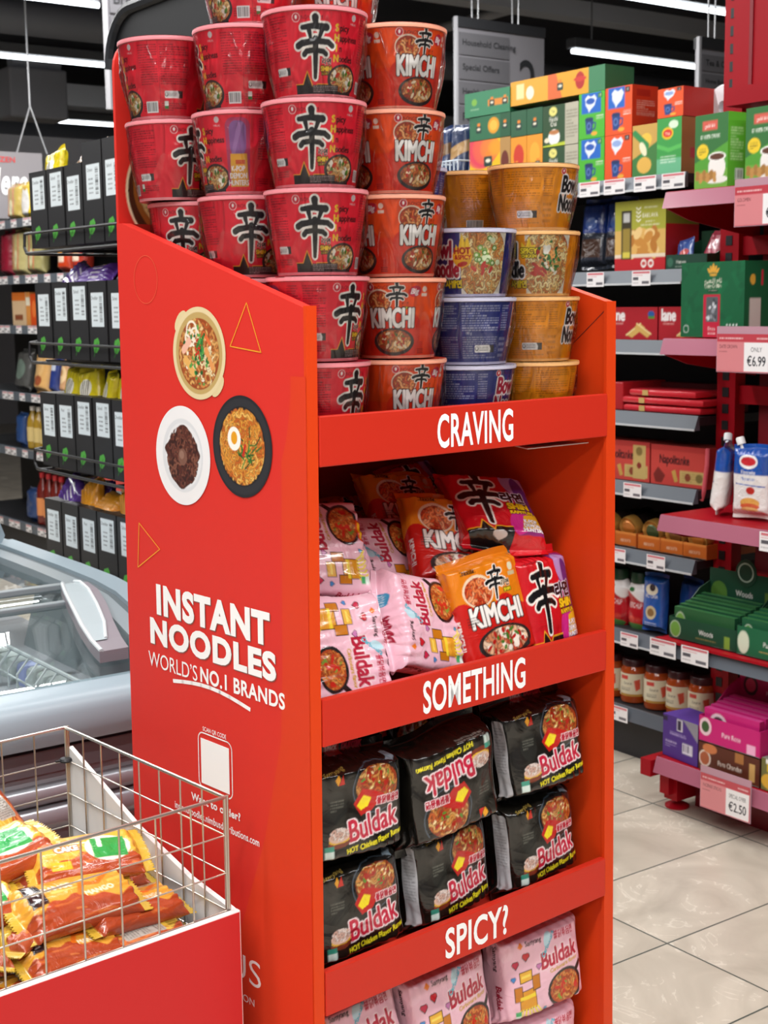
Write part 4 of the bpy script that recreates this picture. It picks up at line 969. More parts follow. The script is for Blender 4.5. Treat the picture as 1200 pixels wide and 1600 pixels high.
# --- pink five-packs
def pink_art(Wp, Lp, Tp, side_name=True):
    cv, X, Y = pack_canvas(Wp, Lp, Tp, '#eebccb'); x0, y0 = X - Wp / 2, Y - Lp / 2; k = Wp / 0.16
    rnd = random.Random(2)
    for i in range(26): cv.ell(rnd.uniform(0, cv.w), rnd.uniform(0, cv.h), 0.012, 0.007, '#f2c8d4', rnd.uniform(0, 3), al=0.6)
    cx, cy = X + 0.038 * k, Y - 0.038 * k
    cv.ell(cx, cy, 0.040 * k, 0.030 * k, '#231c1c', 0.15); cv.line([(cx + 0.03 * k, cy + 0.018 * k), (cx + 0.046 * k, cy + 0.034 * k)], 0.009, '#231c1c'); cv.ell(cx + 0.046 * k, cy + 0.034 * k, 0.0035, 0.0045, '#eebccb')
    cv.ell(cx, cy, 0.034 * k, 0.025 * k, '#b8481c', 0.15); cv.noodles(cx, cy + 0.001, 0.033 * k, 0.024 * k, ['#d87c34', '#c45e28', '#dc9a50', '#b0441c'], 90, 4, w=0.0036, bits=(('#c82a1c', 8, 0.006), ('#7a9a3a', 5, 0.004)))
    cv.ell(cx - 0.012 * k, cy - 0.029 * k, 0.022 * k, 0.006 * k, '#e8481c', 0.1); cv.ell(cx - 0.012 * k, cy - 0.029 * k, 0.016 * k, 0.003 * k, '#f4c020', 0.1)
    cv.text('Buldak', X + 0.030 * k, Y + 0.006 * k, 0.040 * k, '#b5213c', xs=0.78, rot=0.06, bold=0.0015, out=(0.0022, '#f6d8de'))
    cv.text('Carbonara flavor', X + 0.040 * k, Y - 0.004 * k, 0.0098 * k, '#c99a2a', rot=0.10, bold=0.0004)
    cv.text('불닭볶음면', X + 0.044 * k, Y + 0.046 * k, 0.015 * k, '#b5213c', xs=0.7, bold=0.0005)
    cv.text('Carbonara', X + 0.008 * k, Y + 0.040 * k, 0.0125 * k, '#58b4c8', rot=0.9, bold=0.0006, xs=0.85); cv.ell(X + 0.004 * k, Y + 0.052 * k, 0.007 * k, 0.013 * k, '#bfe0ea', -0.4)
    cv.poly([(x0 + 0.018 * k, Y + 0.054 * k), (x0 + 0.024 * k, Y + 0.062 * k), (x0 + 0.03 * k, Y + 0.054 * k), (x0 + 0.024 * k, Y + 0.049 * k)], '#e87a20'); cv.text('Samyang', x0 + 0.052 * k, Y + 0.052 * k, 0.0115 * k, '#3a2428', xs=0.9, bold=0.0004)
    # take-away boxes, cheese ribbons and hearts (no figure)
    for (dx, dy, w_, h_, c) in ((-0.047, -0.035, 0.034, 0.030, '#e09a28'), (-0.026, -0.012, 0.016, 0.022, '#c87818'), (-0.066, -0.022, 0.014, 0.022, '#c87818')):
        xx, yy = X + dx * k, Y + dy * k; cv.rect(xx - w_ * k / 2 - 0.0012, yy - h_ * k / 2 - 0.0012, xx + w_ * k / 2 + 0.0012, yy + h_ * k / 2 + 0.0012, '#2c1a12'); cv.rect(xx - w_ * k / 2, yy - h_ * k / 2, xx + w_ * k / 2, yy + h_ * k / 2, c)
    cv.rect(X - 0.064 * k, Y - 0.033 * k, X - 0.030 * k, Y - 0.027 * k, '#f2d438')
    for i in range(7): cv.line([(X + (-0.065 + 0.006 * i) * k, Y - 0.050 * k), (X + (-0.070 + 0.008 * i) * k, Y - 0.060 * k), (X + (-0.066 + 0.009 * i) * k, Y - 0.066 * k)], 0.0034 * k, '#f0dc48')
    cv.rect(X - 0.062 * k, Y - 0.006 * k, X - 0.034 * k, Y + 0.012 * k, '#2c1a12'); cv.rect(X - 0.0608 * k, Y - 0.0048 * k, X - 0.0352 * k, Y + 0.0108 * k, '#e8b040'); cv.text('CHEESE', X - 0.048 * k, Y + 0.0005 * k, 0.0065 * k, '#8a3a18', xs=0.8) if False else cv.rect(X - 0.058 * k, Y + 0.001 * k, X - 0.038 * k, Y + 0.005 * k, '#f4d860')
    for hx, hy, c, r in ((-0.068, 0.026, '#c8284a', 0.006), (-0.074, 0.004, '#4a8ac8', 0.004), (-0.018, 0.012, '#c87ab0', 0.005), (-0.046, 0.035, '#c8202c', 0.0065), (-0.012, -0.06, '#58a8d0', 0.0035)):
        hx, hy, r = X + hx * k, Y + hy * k, r * k
        for c2, q in (('#2c1a1c', 1.3), (c, 1.0)): cv.ell(hx - r * 0.45, hy + r * 0.2, r * 0.6 * q, r * 0.6 * q, c2); cv.ell(hx + r * 0.45, hy + r * 0.2, r * 0.6 * q, r * 0.6 * q, c2); cv.poly([(hx - r * 1.0 * q, hy), (hx + r * 1.0 * q, hy), (hx, hy - r * 1.1 * q)], c2)
    cv.rect(x0 + 0.006, y0 + 0.01, x0 + 0.018, y0 + 0.026, '#dff0e4'); cv.rect(x0 + 0.006, y0 + 0.018, x0 + 0.018, y0 + 0.026, '#48a868'); cv.small(x0 + 0.004, y0 + 0.0, x0 + 0.075, y0 + 0.008, 2, '#6a4a52')
    cv.text('Buldak', X - 0.02, Y + Lp / 2 + 0.008, 0.026 * k, '#9a1c34', xs=0.8, bold=0.0012); cv.rect(X + 0.026, Y + Lp / 2 + 0.004, X + 0.052, Y + Lp / 2 + 0.018, '#2a8ab0', r=0.003); cv.text('5 PACK', X + 0.039, Y + Lp / 2 + 0.008, 0.008, '#e8f4f8', xs=0.8)
    sx = X - Wp / 2 - Tp * 0.4
    cv.text('Buldak', sx, Y - 0.03, 0.020, '#a8203a', rot=-1.57, xs=0.8, bold=0.0008); cv.text('Samyang', sx, Y + 0.04, 0.013, '#3a2428', rot=-1.57, bold=0.0004)
    sx = X + Wp / 2 + Tp * 0.4; cv.rect(sx - 0.015, y0 + 0.02, sx + 0.015, y0 + Lp - 0.02, '#c9bcc0'); cv.small(sx - 0.013, y0 + 0.025, sx + 0.013, y0 + Lp - 0.025, 18, '#6a5a60')
    return cv
PW, PL, PT = 0.172, 0.160, 0.078
_pk = [pack_mesh('pack_body', PW, PL, PT, pink_art(PW, PL, PT), PRINT_FILM, seed=21 + i, back=0.020, rough=2.2, wob=0.006)[0] for i in range(2)]
GP = 'pink five-packs of noodles'
for i, (a, b, z, yaw, lean, roll, lab) in enumerate((
        (0.082, 0.075, 0.238, 0, 3, 0, 'pink noodle pack at the bottom of the stand, by the side panel'), (0.282, 0.072, 0.238, 0, 3, 0, 'pink noodle pack at the bottom of the stand, in the middle'), (0.486, 0.066, 0.238, 0, 3, 0, 'pink noodle pack at the bottom of the stand, by the orange wall'),
        (0.088, 0.080, 0.402, -4, 12, 4, 'pink noodle pack below SPICY, leaning furthest back beside the side panel'), (0.280, 0.070, 0.400, 3, 9, 2, 'pink noodle pack below SPICY, middle of the top row'), (0.486, 0.062, 0.402, -4, 6, 1, 'pink noodle pack below SPICY, upright beside the orange wall'))):
    mesh_thing('noodle_pack', _pk[i % 2], lab, 'noodle pack', S(a, b, z), orient(yaw, lean, roll), GP)
QW, QL, QT = 0.150, 0.150, 0.056
_pt = [pack_mesh('pack_body', QW, QL, QT, pink_art(QW, QL, QT), PRINT_FILM, seed=31 + i, back=0.006, rough=2.3, wob=0.006, fin=0.012)[0] for i in range(2)]
for i, (a, b, z, yaw, lean, roll, lab) in enumerate((
        (0.095, 0.075, 1.004, -6, 22, -94, 'pink noodle pack lying on its side in the SOMETHING tray corner'),
        (0.252, 0.082, 0.996, 12, 26, 72, 'pink noodle pack with its side name strip showing behind the SOMETHING letters'),
        (0.130, 0.162, 1.130, -6, 32, 82, 'pink noodle pack tilted above the tray corner, bowl uppermost'),
        (0.290, 0.205, 1.085, 4, 34, 80, 'pink noodle pack wedged between the pink and the orange packs'),
        (0.225, 0.300, 1.085, 0, 40, -70, 'pink noodle pack half hidden at the back, fine print showing'),
        (0.19, 0.370, 1.185, 6, 40, 172, 'pink noodle pack at the top of the back of the heap'))):
    mesh_thing('noodle_pack', _pt[i % 2], lab, 'noodle pack', S(a, b, z), orient(yaw, lean, roll), GP)

# --- orange-red and red packs
KW, KL, KT = 0.148, 0.165, 0.045
def kimchi_pack_art():
    cv, X, Y = pack_canvas(KW, KL, KT, '#c81c16'); y0 = Y - KL / 2
    cv.poly([(0, Y + 0.012)] + [(cv.w * t, Y + 0.010 + 0.012 * math.sin(t * 25)) for t in np.linspace(0, 1, 60)] + [(cv.w, cv.h), (0, cv.h)], '#e07f14')
    cv.small(X - 0.06, Y + 0.064, X - 0.025, Y + 0.074, 2, '#3a1a08'); cv.text('Noodle', X - 0.042, Y + 0.066, 0.010, '#3a1a08', xs=0.9, bold=0.0004)
    cv.ell(X - 0.030, Y + 0.035, 0.035, 0.027, '#ecd0b0'); cv.ell(X - 0.030, Y + 0.034, 0.031, 0.023, '#a83018'); cv.noodles(X - 0.03, Y + 0.034, 0.030, 0.022, ['#d85a2c', '#e88048', '#b83418', '#f0a070'], 50, 3, w=0.0045)
    brush_char(cv, X + 0.012, Y + 0.042, 0.052, shear=0.15); cv.text('라면', X + 0.034, Y + 0.034, 0.011, '#1a1212', bold=0.0005, out=(0.0008, '#f0dcc0')); cv.text('SHIN', X + 0.036, Y + 0.024, 0.0075, '#e8d020', bold=0.0004, out=(0.0014, '#1f3a1a'))
    cv.ell(X + 0.055, Y + 0.062, 0.0055, 0.007, '#d8d0b0'); cv.rect(X + 0.046, Y + 0.047, X + 0.064, Y + 0.054, '#c8b890')
    cv.text('KIMCHI', X, Y - 0.022, 0.046, '#f6f2ec', xs=0.80, bold=0.0018, out=(0.0022, '#3a1410')); cv.small(X - 0.068, Y - 0.02, X - 0.042, Y - 0.002, 4, '#28201e')
    bowl_pic(cv, X + 0.004, Y - 0.055, 0.062, 0.028, 17, n=130, cols=('#e8b890', '#d88a60', '#f0d0b0', '#c04a30'), bits=(('#f4e8d8', 16, 0.007), ('#b8201c', 12, 0.006), ('#4a7a2a', 8, 0.006)))
    sx = X - KW / 2 - KT * 0.4; cv.text('KIMCHI', sx, Y - 0.03, 0.015, '#f2ece6', rot=-1.57, bold=0.0006)
    return cv
def red_pack_art():
    cv, X, Y = pack_canvas(KW, KL, KT, '#cc1420'); y0 = Y - KL / 2
    cv.poly([(X + 0.018, Y + 0.085), (X + 0.075, Y + 0.085), (X + 0.075, Y - 0.075), (X + 0.02, Y - 0.075), (X + 0.035, Y)], '#8a2a70')
    cv.ell(X + 0.046, Y + 0.052, 0.022, 0.030, '#a884b8', 0.3); cv.ell(X + 0.058, Y + 0.02, 0.014, 0.045, '#5a2a78', 0.2); cv.ell(X + 0.03, Y - 0.045, 0.018, 0.03, '#d02a8a', -0.4)
    cv.poly([(X + 0.03, Y - 0.062), (X + 0.074, Y - 0.056), (X + 0.074, Y - 0.02), (X + 0.04, Y - 0.03)], '#e8b428')
    pulse_y = y0 + 0.004; P = [(X - 0.075, pulse_y + 0.016), (X - 0.05, pulse_y + 0.016), (X - 0.042, pulse_y + 0.034), (X - 0.025, pulse_y + 0.012), (X - 0.02, pulse_y + 0.022), (X + 0.012, pulse_y + 0.022)]
    cv.poly([(X - 0.075, y0 - 0.02)] + P + [(X + 0.012, y0 - 0.02)], '#171213'); cv.line(P, 0.0022, '#f0a828'); cv.ell(X - 0.015, y0 + 0.008, 0.014, 0.009, '#cfc4be')
    brush_char(cv, X - 0.024, Y + 0.008, 0.112, ow=0.03, xk=0.85); cv.text('라면', X + 0.034, Y + 0.005, 0.026, '#16121a', bold=0.0016, out=(0.0014, '#e8dce8')); cv.text('SHIN', X + 0.038, Y - 0.014, 0.019, '#f0c820', bold=0.0014, out=(0.0016, '#1a1408')); cv.text('RAMYUN', X + 0.040, Y - 0.025, 0.0105, '#f0c820', bold=0.0006, out=(0.0014, '#1a1408'))
    for i, s in enumerate(('K-POP', 'DEMON', 'HUNTERS')): cv.text(s, X + 0.05, Y - 0.046 - 0.010 * i, 0.011, '#f4f0f2', xs=0.8, bold=0.0006, out=(0.0006, '#30202a'))
    cv.text('NONGSHIM', X - 0.045, Y + 0.07, 0.009, '#7a0a12', bold=0.0004)
    for i in range(4): cv.line([(X - KW / 2 - 0.004 - 0.006 * i, y0 + 0.02), (X - KW / 2 - 0.004 - 0.006 * i, y0 + 0.075)], 0.0012, '#8a0c14')
    return cv
_kp = [pack_mesh('pack_body', KW, KL, KT, kimchi_pack_art(), PRINT_FILM, seed=41 + i, back=0.004, rough=1.3, wob=0.006, fin=0.012, cor=0.45)[0] for i in range(2)]
_rp = [pack_mesh('pack_body', KW, KL, KT + 0.02, red_pack_art(), PRINT_FILM, seed=51 + i, back=0.006, rough=1.3, wob=0.005, fin=0.012)[0] for i in range(2)]
for i, (a, b, z, yaw, lean, roll, lab) in enumerate((
        (0.388, 0.070, 0.993, -2, 16, 4, 'orange-red KIMCHI pack standing against the tray lip'),
        (0.385, 0.155, 1.110, -6, 36, -14, 'orange-red KIMCHI pack leaning above, its noodle bowl in full view'),
        (0.405, 0.275, 1.140, 0, 40, -10, 'orange-red KIMCHI pack at the back, half its letters hidden'),
        (0.37, 0.37, 1.10, 0, 50, 5, 'orange-red pack deepest in the shelf'))):
    mesh_thing('noodle_pack', _kp[i % 2], lab, 'noodle pack', S(a, b, z), orient(yaw, lean, roll), 'orange-red packs of noodles')
for i, (a, b, z, yaw, lean, roll, lab) in enumerate((
        (0.515, 0.072, 1.000, 4, 12, 2, 'red character pack standing in the tray beside the orange wall'),
        (0.510, 0.150, 1.150, -8, 52, -12, 'red character pack lying back on top by the orange wall'),
        (0.52, 0.35, 1.150, 0, 40, 8, 'red character pack in the dark at the back'))):
    o = mesh_thing('noodle_pack', _rp[i % 2], lab, 'noodle pack', S(a, b, z), orient(yaw, lean, roll), 'red packs of noodles'); o.scale = ((0.80, 0.9, 0.98), (0.98, 0.8, 0.95), (0.75, 0.9, 0.9))[i]

for o in [o for o in COL.objects if o.name.split('.')[0] == 'noodle_pack']:
    z = o.location.z; settle(o, 0.155 if z < 0.5 else (0.533 if z < 0.89 else 0.919))
# ------------------------------------------------------------------ wire dump bin of wrapped cakes
CHROME = mat('chrome_wire', '#c8c2b8', 0.28, 0.9); BLK = mat('black_plastic', '#17171a', 0.45); BINRED = mat('bin_red', '#cb2e2e', 0.5, spec=0.2)
FOAM = mat('white_foam_board', '#e9e7e4', 0.7)
A0, A1, B0, B1, RZ = -0.70, -0.085, 0.112, 0.560, 0.818
BIN = thing('dump_bin', 'chrome wire dump bin with a red front card, full of wrapped cakes', 'dump bin', S(A0, B0, 0), AZ_S)
LX, LY = A1 - A0, B1 - B0
def wires(p, ud, L, name, n):
    m = MB(); ud = Vector(ud); p = Vector(p)
    for i in range(n + 1):
        q = p + ud * (L * i / n); m.tube(q + Vector((0, 0, 0.10)), q + Vector((0, 0, RZ)), 0.0014, 6)
    for z in [RZ - 0.055 * k for k in range(1, 13)]: m.tube(p + Vector((0, 0, z)), p + ud * L + Vector((0, 0, z)), 0.0013, 6)
    m.tube(p + Vector((0, 0, RZ)), p + ud * L + Vector((0, 0, RZ)), 0.0027, 8)
    return m.build(name, CHROME, BIN, smooth=True)
wires((0, 0, 0), (1, 0, 0), LX, 'front_grid', 11); wires((LX, 0, 0), (0, 1, 0), LY, 'side_grid', 8); wires((0, 0, 0), (0, 1, 0), LY, 'side_grid', 8); wires((0, LY, 0), (1, 0, 0), LX, 'back_grid', 11)
for x, y in ((0, 0), (LX, 0), (0, LY), (LX, LY)):
    for d in ((0.004, 0), (0, 0.006)):
        m = MB(); m.tube((x + d[0] * (1 if x == 0 else -1), y + d[1] * (1 if y == 0 else -1), 0), (x + d[0], y, RZ + 0.002), 0.0026, 8); m.build('corner_rod', CHROME, BIN, smooth=True)
m = MB(); m.box(0.0, 0.0, 0.54, LX, LY, 0.548); m.build('base', mat('bin_base', '#6a6a6c', 0.5), BIN)
m = MB(); m.box(-0.01, -0.014, 0.03, LX + 0.012, -0.004, 0.655, bevel=0.002); fc = m.build('front_card', FOAM, BIN)
m = MB(); m.box(-0.01, -0.0146, 0.03, LX + 0.0095, -0.0139, 0.6525); m.build('red_face', BINRED, fc)
m = MB(); m.prism([(-0.01, 0.03), (-0.01, 0.652), (0.004, 0.655), (0.10, 0.668), (0.24, 0.705), (LY, 0.785), (LY, 0.03)], LX + 0.004, LX + 0.012, axis='x'); m.build('side_card', FOAM, BIN)
m = MB(); m.lathe([(0.009, -0.003), (0.011, 0), (0.009, 0.003)], 16, Matrix.Translation((LX - 0.003, LY - 0.003, 0.765))); m.tube((LX - 0.02, LY, 0.765), (LX + 0.012, LY - 0.006, 0.764), 0.002, 6); m.build('cable_tie', BLK, BIN)

FW, FL, FT = 0.082, 0.165, 0.040
def cake_art(v):
    base, low = (('#e2b040', '#b04a22'), ('#d89a34', '#aa4420'), ('#c9a63c', '#a84a24'))[v]
    cv, X, Y = pack_canvas(FW, FL, FT, base, fin=0.014, res=1100); y0 = Y - FL / 2
    cv.poly([(cv.w, 0)] + [(X + 0.016 + 0.010 * math.sin(t * 9 + v) + 0.004 * math.sin(t * 37), cv.h * t) for t in np.linspace(0, 1, 40)] + [(cv.w, cv.h)], low); cv.rect(0, 0, cv.w * 0.12, cv.h, low)
    rnd = random.Random(v)
    for i in range(22):
        x_, y_ = X + rnd.uniform(-0.06, 0.05), rnd.uniform(0.02, cv.h - 0.02); l_ = rnd.uniform(0.012, 0.04)
        cv.line([(x_, y_), (x_ + rnd.uniform(-0.006, 0.006), y_ + l_ * 0.5), (x_ + rnd.uniform(-0.004, 0.004), y_ + l_)], rnd.uniform(0.002, 0.008), rnd.choice(('#ecc860', '#f0d478', '#d89a34', '#e6b850')) if x_ < X + 0.014 else rnd.choice(('#c86a30', '#9a3a1c', '#d88040')), al=0.7, w2=0.002)
    for e in (0, 1): cv.rect(0, 0 if e == 0 else cv.h - 0.014, cv.w, 0.014 if e == 0 else cv.h, '#c8a436')
    if v == 0:
        cv.ell(X + 0.002, Y + 0.03, 0.030, 0.034, '#f4eedc'); cv.poly([(X - 0.022, Y + 0.008), (X + 0.024, Y + 0.004), (X + 0.026, Y + 0.055), (X - 0.02, Y + 0.06)], '#1f9a44'); cv.text('1', X, Y + 0.018, 0.032, '#f4f8f0', bold=0.002, rot=1.4)
        cv.text('CAKE', X - 0.0, Y - 0.03, 0.017, '#f6ecd8', rot=1.57, xs=0.8, bold=0.001, out=(0.002, '#9a5a20')); cv.rect(X + 0.02, Y - 0.06, X + 0.036, Y - 0.03, '#e8b428')
    elif v == 1:
        cv.text('ORANGE', X - 0.012, Y - 0.028, 0.015, '#f4e8d8', rot=1.57, xs=0.85, bold=0.0006); cv.text('MANGO', X + 0.014, Y + 0.026, 0.013, '#f4e4c4', rot=1.57, xs=0.85, bold=0.0006)
        cv.poly([(X - 0.044, Y - 0.066), (X + 0.012, Y - 0.07), (X + 0.008, Y - 0.045), (X - 0.044, Y - 0.042)], '#1c1a1c'); cv.text('MINT A', X - 0.017, Y - 0.061, 0.013, '#f2f0ee', xs=0.85, bold=0.0007)
        cv.line([(X - 0.02, Y + 0.05), (X - 0.005, Y + 0.03), (X - 0.012, Y + 0.01), (X + 0.006, Y)], 0.008, '#e0701c')
    else:
        cv.rect(X - 0.02, Y - 0.03, X + 0.026, Y + 0.04, '#a8a49a', r=0.004); cv.small(X - 0.018, Y - 0.028, X + 0.024, Y + 0.038, 14, '#5a5650')
        cv.rect(X - 0.03, Y + 0.05, X - 0.012, Y + 0.07, '#2a8a50'); cv.bars(X + 0.0, Y + 0.048, X + 0.024, Y + 0.066)
    return cv
_cakes = [pack_mesh('wrapper', FW, FL, FT, cake_art(v), PRINT_WRAP, seed=61 + v, fin=0.014, rough=1.9, wob=0.004, zig=True, cor=0.9, end=1.3)[0] for v in range(3)]
def lay(yaw, tilt=0, roll=0): return (Matrix.Rotation(AZ_S + math.radians(yaw), 4, 'Z') @ Matrix.Rotation(math.radians(-90 + tilt), 4, 'X') @ Matrix.Rotation(math.radians(roll), 4, 'Z')).to_euler()
CAKES = [
    (0, -0.355, 0.310, 0.735, -84, 6, 10, 1.25, 'big wrapped cake with a green patch on top of the heap'),
    (0, -0.222, 0.262, 0.722, -98, -4, 24, 1.0, 'wrapped cake with a green patch near the white side card'),
    (1, -0.272, 0.205, 0.690, -84, -4, 22, 1.12, 'wrapped cake with black MINT band across the middle of the heap'),
    (1, -0.188, 0.205, 0.655, -82, -8, 10, 1.0, 'wrapped ORANGE cake low against the white side card'),
    (1, -0.305, 0.168, 0.645, -82, -8, 20, 0.95, 'wrapped ORANGE cake lying along the front card'),
    (2, -0.338, 0.205, 0.676, -62, 4, -8, 0.85, 'gold wrapped cake with grey print panel, seam end towards the side card'),
    (2, -0.400, 0.205, 0.662, -24, -6, 10, 0.75, 'gold wrapped cake standing crosswise with its zigzag end at the front'),
    (1, -0.445, 0.165, 0.622, -94, 0, 0, 0.9, 'wrapped cake deepest at the front wires'),
    (0, -0.425, 0.235, 0.715, -78, -6, 24, 1.1, 'orange wrapped cake under the big one'),
    (2, -0.262, 0.462, 0.745, 20, 40, 0, 0.85, 'gold wrapped cake poking up at the back grid'),
    (1, -0.170, 0.340, 0.640, -92, 0, 0, 1.0, 'wrapped cake in the hollow behind the green-patched one'),
    (0, -0.235, 0.430, 0.640, -70, 0, 12, 1.0, 'wrapped cake low by the back grid'),
    (1, -0.470, 0.350, 0.700, -100, 0, 0, 1.1, 'wrapped cake behind the big one'),
    (0, -0.560, 0.220, 0.690, -80, 0, 0, 1.1, 'wrapped cake at the far end of the bin'),
    (1, -0.300, 0.310, 0.640, -84, 0, 0, 1.15, 'wrapped cake buried beneath the big one'),
    (2, -0.200, 0.174, 0.622, -84, -4, 6, 1.0, 'wrapped cake buried behind the front card'),
    (1, -0.360, 0.170, 0.595, -92, 0, 0, 1.0, 'wrapped cake buried below the crosswise one'),
    (0, -0.500, 0.450, 0.640, -80, 0, 0, 1.0, 'wrapped cake in the back corner of the bin'),
    (2, -0.330, 0.400, 0.680, -60, 0, 0, 1.0, 'gold wrapped cake between the big one and the back grid'),
]
for v, a, b, z, yw, ti, ro, sc, lab in CAKES:
    o = mesh_thing('wrapped_cake', _cakes[v], lab, 'wrapped cake', S(a, b, z), lay(yw, ti, ro), 'wrapped cakes in the bin'); o.scale = (sc, sc, sc)

# ------------------------------------------------------------------ glass-topped chest freezer
FGREY = mat('freezer_grey', '#97a7b0', 0.35, spec=0.5); FDARK = mat('freezer_frame', '#8f999e', 0.3); FBODY = mat('freezer_body', '#a9a9ae', 0.4); FMET = mat('bumper_metal', '#a5aab0', 0.25, 0.5)
FZ = thing('chest_freezer', 'pale grey chest freezer with curved glass lids and a moulded handle', 'freezer', G(0.5, 2.45, 0), AZ_G)
X0, X1, Y1 = -0.9, 0.895, 1.25
MB().box(X0, 0.03, 0.06, X1, Y1, 0.66).build('body', FBODY, FZ)
m = MB(); m.box(X0, -0.012, 0.40, X1, 0.03, 0.405); m.box(X0, 0.018, 0.615, X1, 0.03, 0.66); m.build('panel_line', mat('freezer_seam', '#6c6468', 0.5), FZ)
for z, r in ((0.578, 0.020), (0.532, 0.026), (0.455, 0.022)): MB().tube((X0, 0.012, z), (X1, 0.012, z), r, 14).build('bumper', FMET, FZ, smooth=True)
m = MB(); m.prism([(0.02, 0.668), (-0.012, 0.676), (-0.022, 0.70), (-0.018, 0.735), (0.0, 0.757), (0.03, 0.764), (0.085, 0.766), (0.085, 0.66)], X0, X1, axis='x'); m.build('front_rim', FGREY, FZ, smooth=True)
PROF = [(0.07, 0.764), (0.16, 0.772), (0.25, 0.790), (0.34, 0.818), (0.44, 0.843), (0.56, 0.853), (0.75, 0.857), (1.2, 0.859)]
def ribbon(x0, x1, dz0, dz1, y0=0.0, y1=9.9):
    P = [p for p in PROF if y0 <= p[0] <= y1]
    return [(y, z + dz0) for y, z in P] + [(y, z + dz1) for y, z in reversed(P)]
m = MB(); m.prism(ribbon(0, 0, -0.06, 0.012), X1 - 0.055, X1, axis='x'); m.build('end_frame', FGREY, FZ, smooth=True)
m = MB(); m.prism(ribbon(0, 0, -0.06, 0.002), X1 - 0.075, X1 - 0.054, axis='x'); m.build('end_groove', mat('freezer_gasket', '#5b6468', 0.4), FZ, smooth=True)
m = MB(); m.prism(ribbon(0, 0, -0.05, 0.006), X1 - 0.115, X1 - 0.074, axis='x'); m.build('lid_frame', FDARK, FZ, smooth=True)
m = MB(); m.box(X0, 1.15, 0.80, X1, Y1, 0.868, bevel=0.006); m.build('back_frame', FGREY, FZ)
m = MB(); m.prism([(X0, 0.86), (0.845, 0.86), (0.86, 0.89), (0.80, 1.06), (0.76, 1.10), (X0, 1.10)], 1.16, 1.21, axis='y'); m.build('rear_guard', FGREY, FZ)
def sheet(name, xs, P, m, parent, thick=0):
    mb = MB(); rows = [[mb.bm.verts.new((x, y, z)) for x in xs] for y, z in P]
    for A, B_ in zip(rows, rows[1:]):
        for i in range(len(xs) - 1): mb.bm.faces.new((A[i], A[i + 1], B_[i + 1], B_[i]))
    o = mb.build(name, m, parent, smooth=True)
    if thick: md = o.modifiers.new('thick', 'SOLIDIFY'); md.thickness = thick
    return o
sheet('glass_lid', [X0, -0.1, X1 - 0.11], [(y, z + 0.002) for y, z in PROF if y < 0.6], GLASS, FZ)
sheet('glass_lid', [X0, -0.1, X1 - 0.11], [(y, z - 0.012) for y, z in PROF if y > 0.4], GLASS, FZ)
m = MB()
for y, z in ((0.545, 0.862), (0.43, 0.846)): m.box(X0, y, z - 0.012, X1 - 0.11, y + 0.022, z + 0.003, bevel=0.002)
m.build('lid_edge', mat('lid_edge_grey', '#8f999d', 0.3), FZ)
m = MB(); m.box(X0, 0.085, 0.18, X1 - 0.1, 0.10, 0.75); m.box(X0, 1.10, 0.18, X1 - 0.1, 1.15, 0.83); m.prism([(0.09, 0.18)] + [(1.15, 0.18)] + [(y, z - 0.02) for y, z in reversed(PROF) if y < 1.15], X1 - 0.115, X1 - 0.1, axis='x'); m.box(X0, 0.09, 0.17, X1 - 0.1, 1.12, 0.19); m.build('liner', mat('freezer_liner', '#9fa7aa', 0.35), FZ)
# handle: curved grip lying on the glass by the end frame
hp = [(0.525, 0.860, 0.745, 0.790), (0.50, 0.862, 0.735, 0.800), (0.44, 0.856, 0.716, 0.797), (0.36, 0.839, 0.697, 0.780), (0.28, 0.816, 0.681, 0.758), (0.20, 0.800, 0.667, 0.737), (0.14, 0.791, 0.660, 0.724)]
m = MB(); top = []; bot = []
for y, z, xl, xr in hp:
    top.append([m.bm.verts.new((x, y, z + 0.010)) for x in (xl, xr)]); bot.append([m.bm.verts.new((x, y, z - 0.014)) for x in (xl, xr)])
for R_ in (top, bot):
    for a_, b_ in zip(R_, R_[1:]): m.bm.faces.new((a_[0], a_[1], b_[1], b_[0]))
for i in (0, 1):
    for k in range(len(hp) - 1): m.bm.faces.new((top[k][i], top[k + 1][i], bot[k + 1][i], bot[k][i]))
for k in (0, -1): m.bm.faces.new((top[k][0], top[k][1], bot[k][1], bot[k][0]))
hnd = m.build('handle', mat('handle_mauve', '#8d858c', 0.4), FZ)
m = MB(); rows = []
for y, z, xl, xr in hp[:-1]:
    k = min(1.0, (y - 0.20) / 0.10) if y < 0.3 else 1
    w_ = xr - xl; rows.append([m.bm.verts.new((xl + w_ * f, y - 0.006, z + 0.0112 - d)) for f, d in ((0.08, 0), (0.2, 0.0), (0.5, 0.0), (0.50 + 0.2 * k, 0.0))])
for a_, b_ in zip(rows, rows[1:]):
    for i in range(3): m.bm.faces.new((a_[i], a_[i + 1], b_[i + 1], b_[i]))
m.build('grip_recess', mat('grip_light', '#aebabe', 0.3), hnd)
m = MB(); m.path([Vector((xl + 0.004, y, z + 0.011)) for y, z, xl, xr in hp], 0.005, 8); m.path([Vector((xl + (xr - xl) * (0.72 if y > 0.25 else 0.5), y, z + 0.012)) for y, z, xl, xr in hp[:-1]], 0.004, 8); m.build('grip_edge', mat('grip_edge', '#cfd6d8', 0.25), hnd, smooth=True)
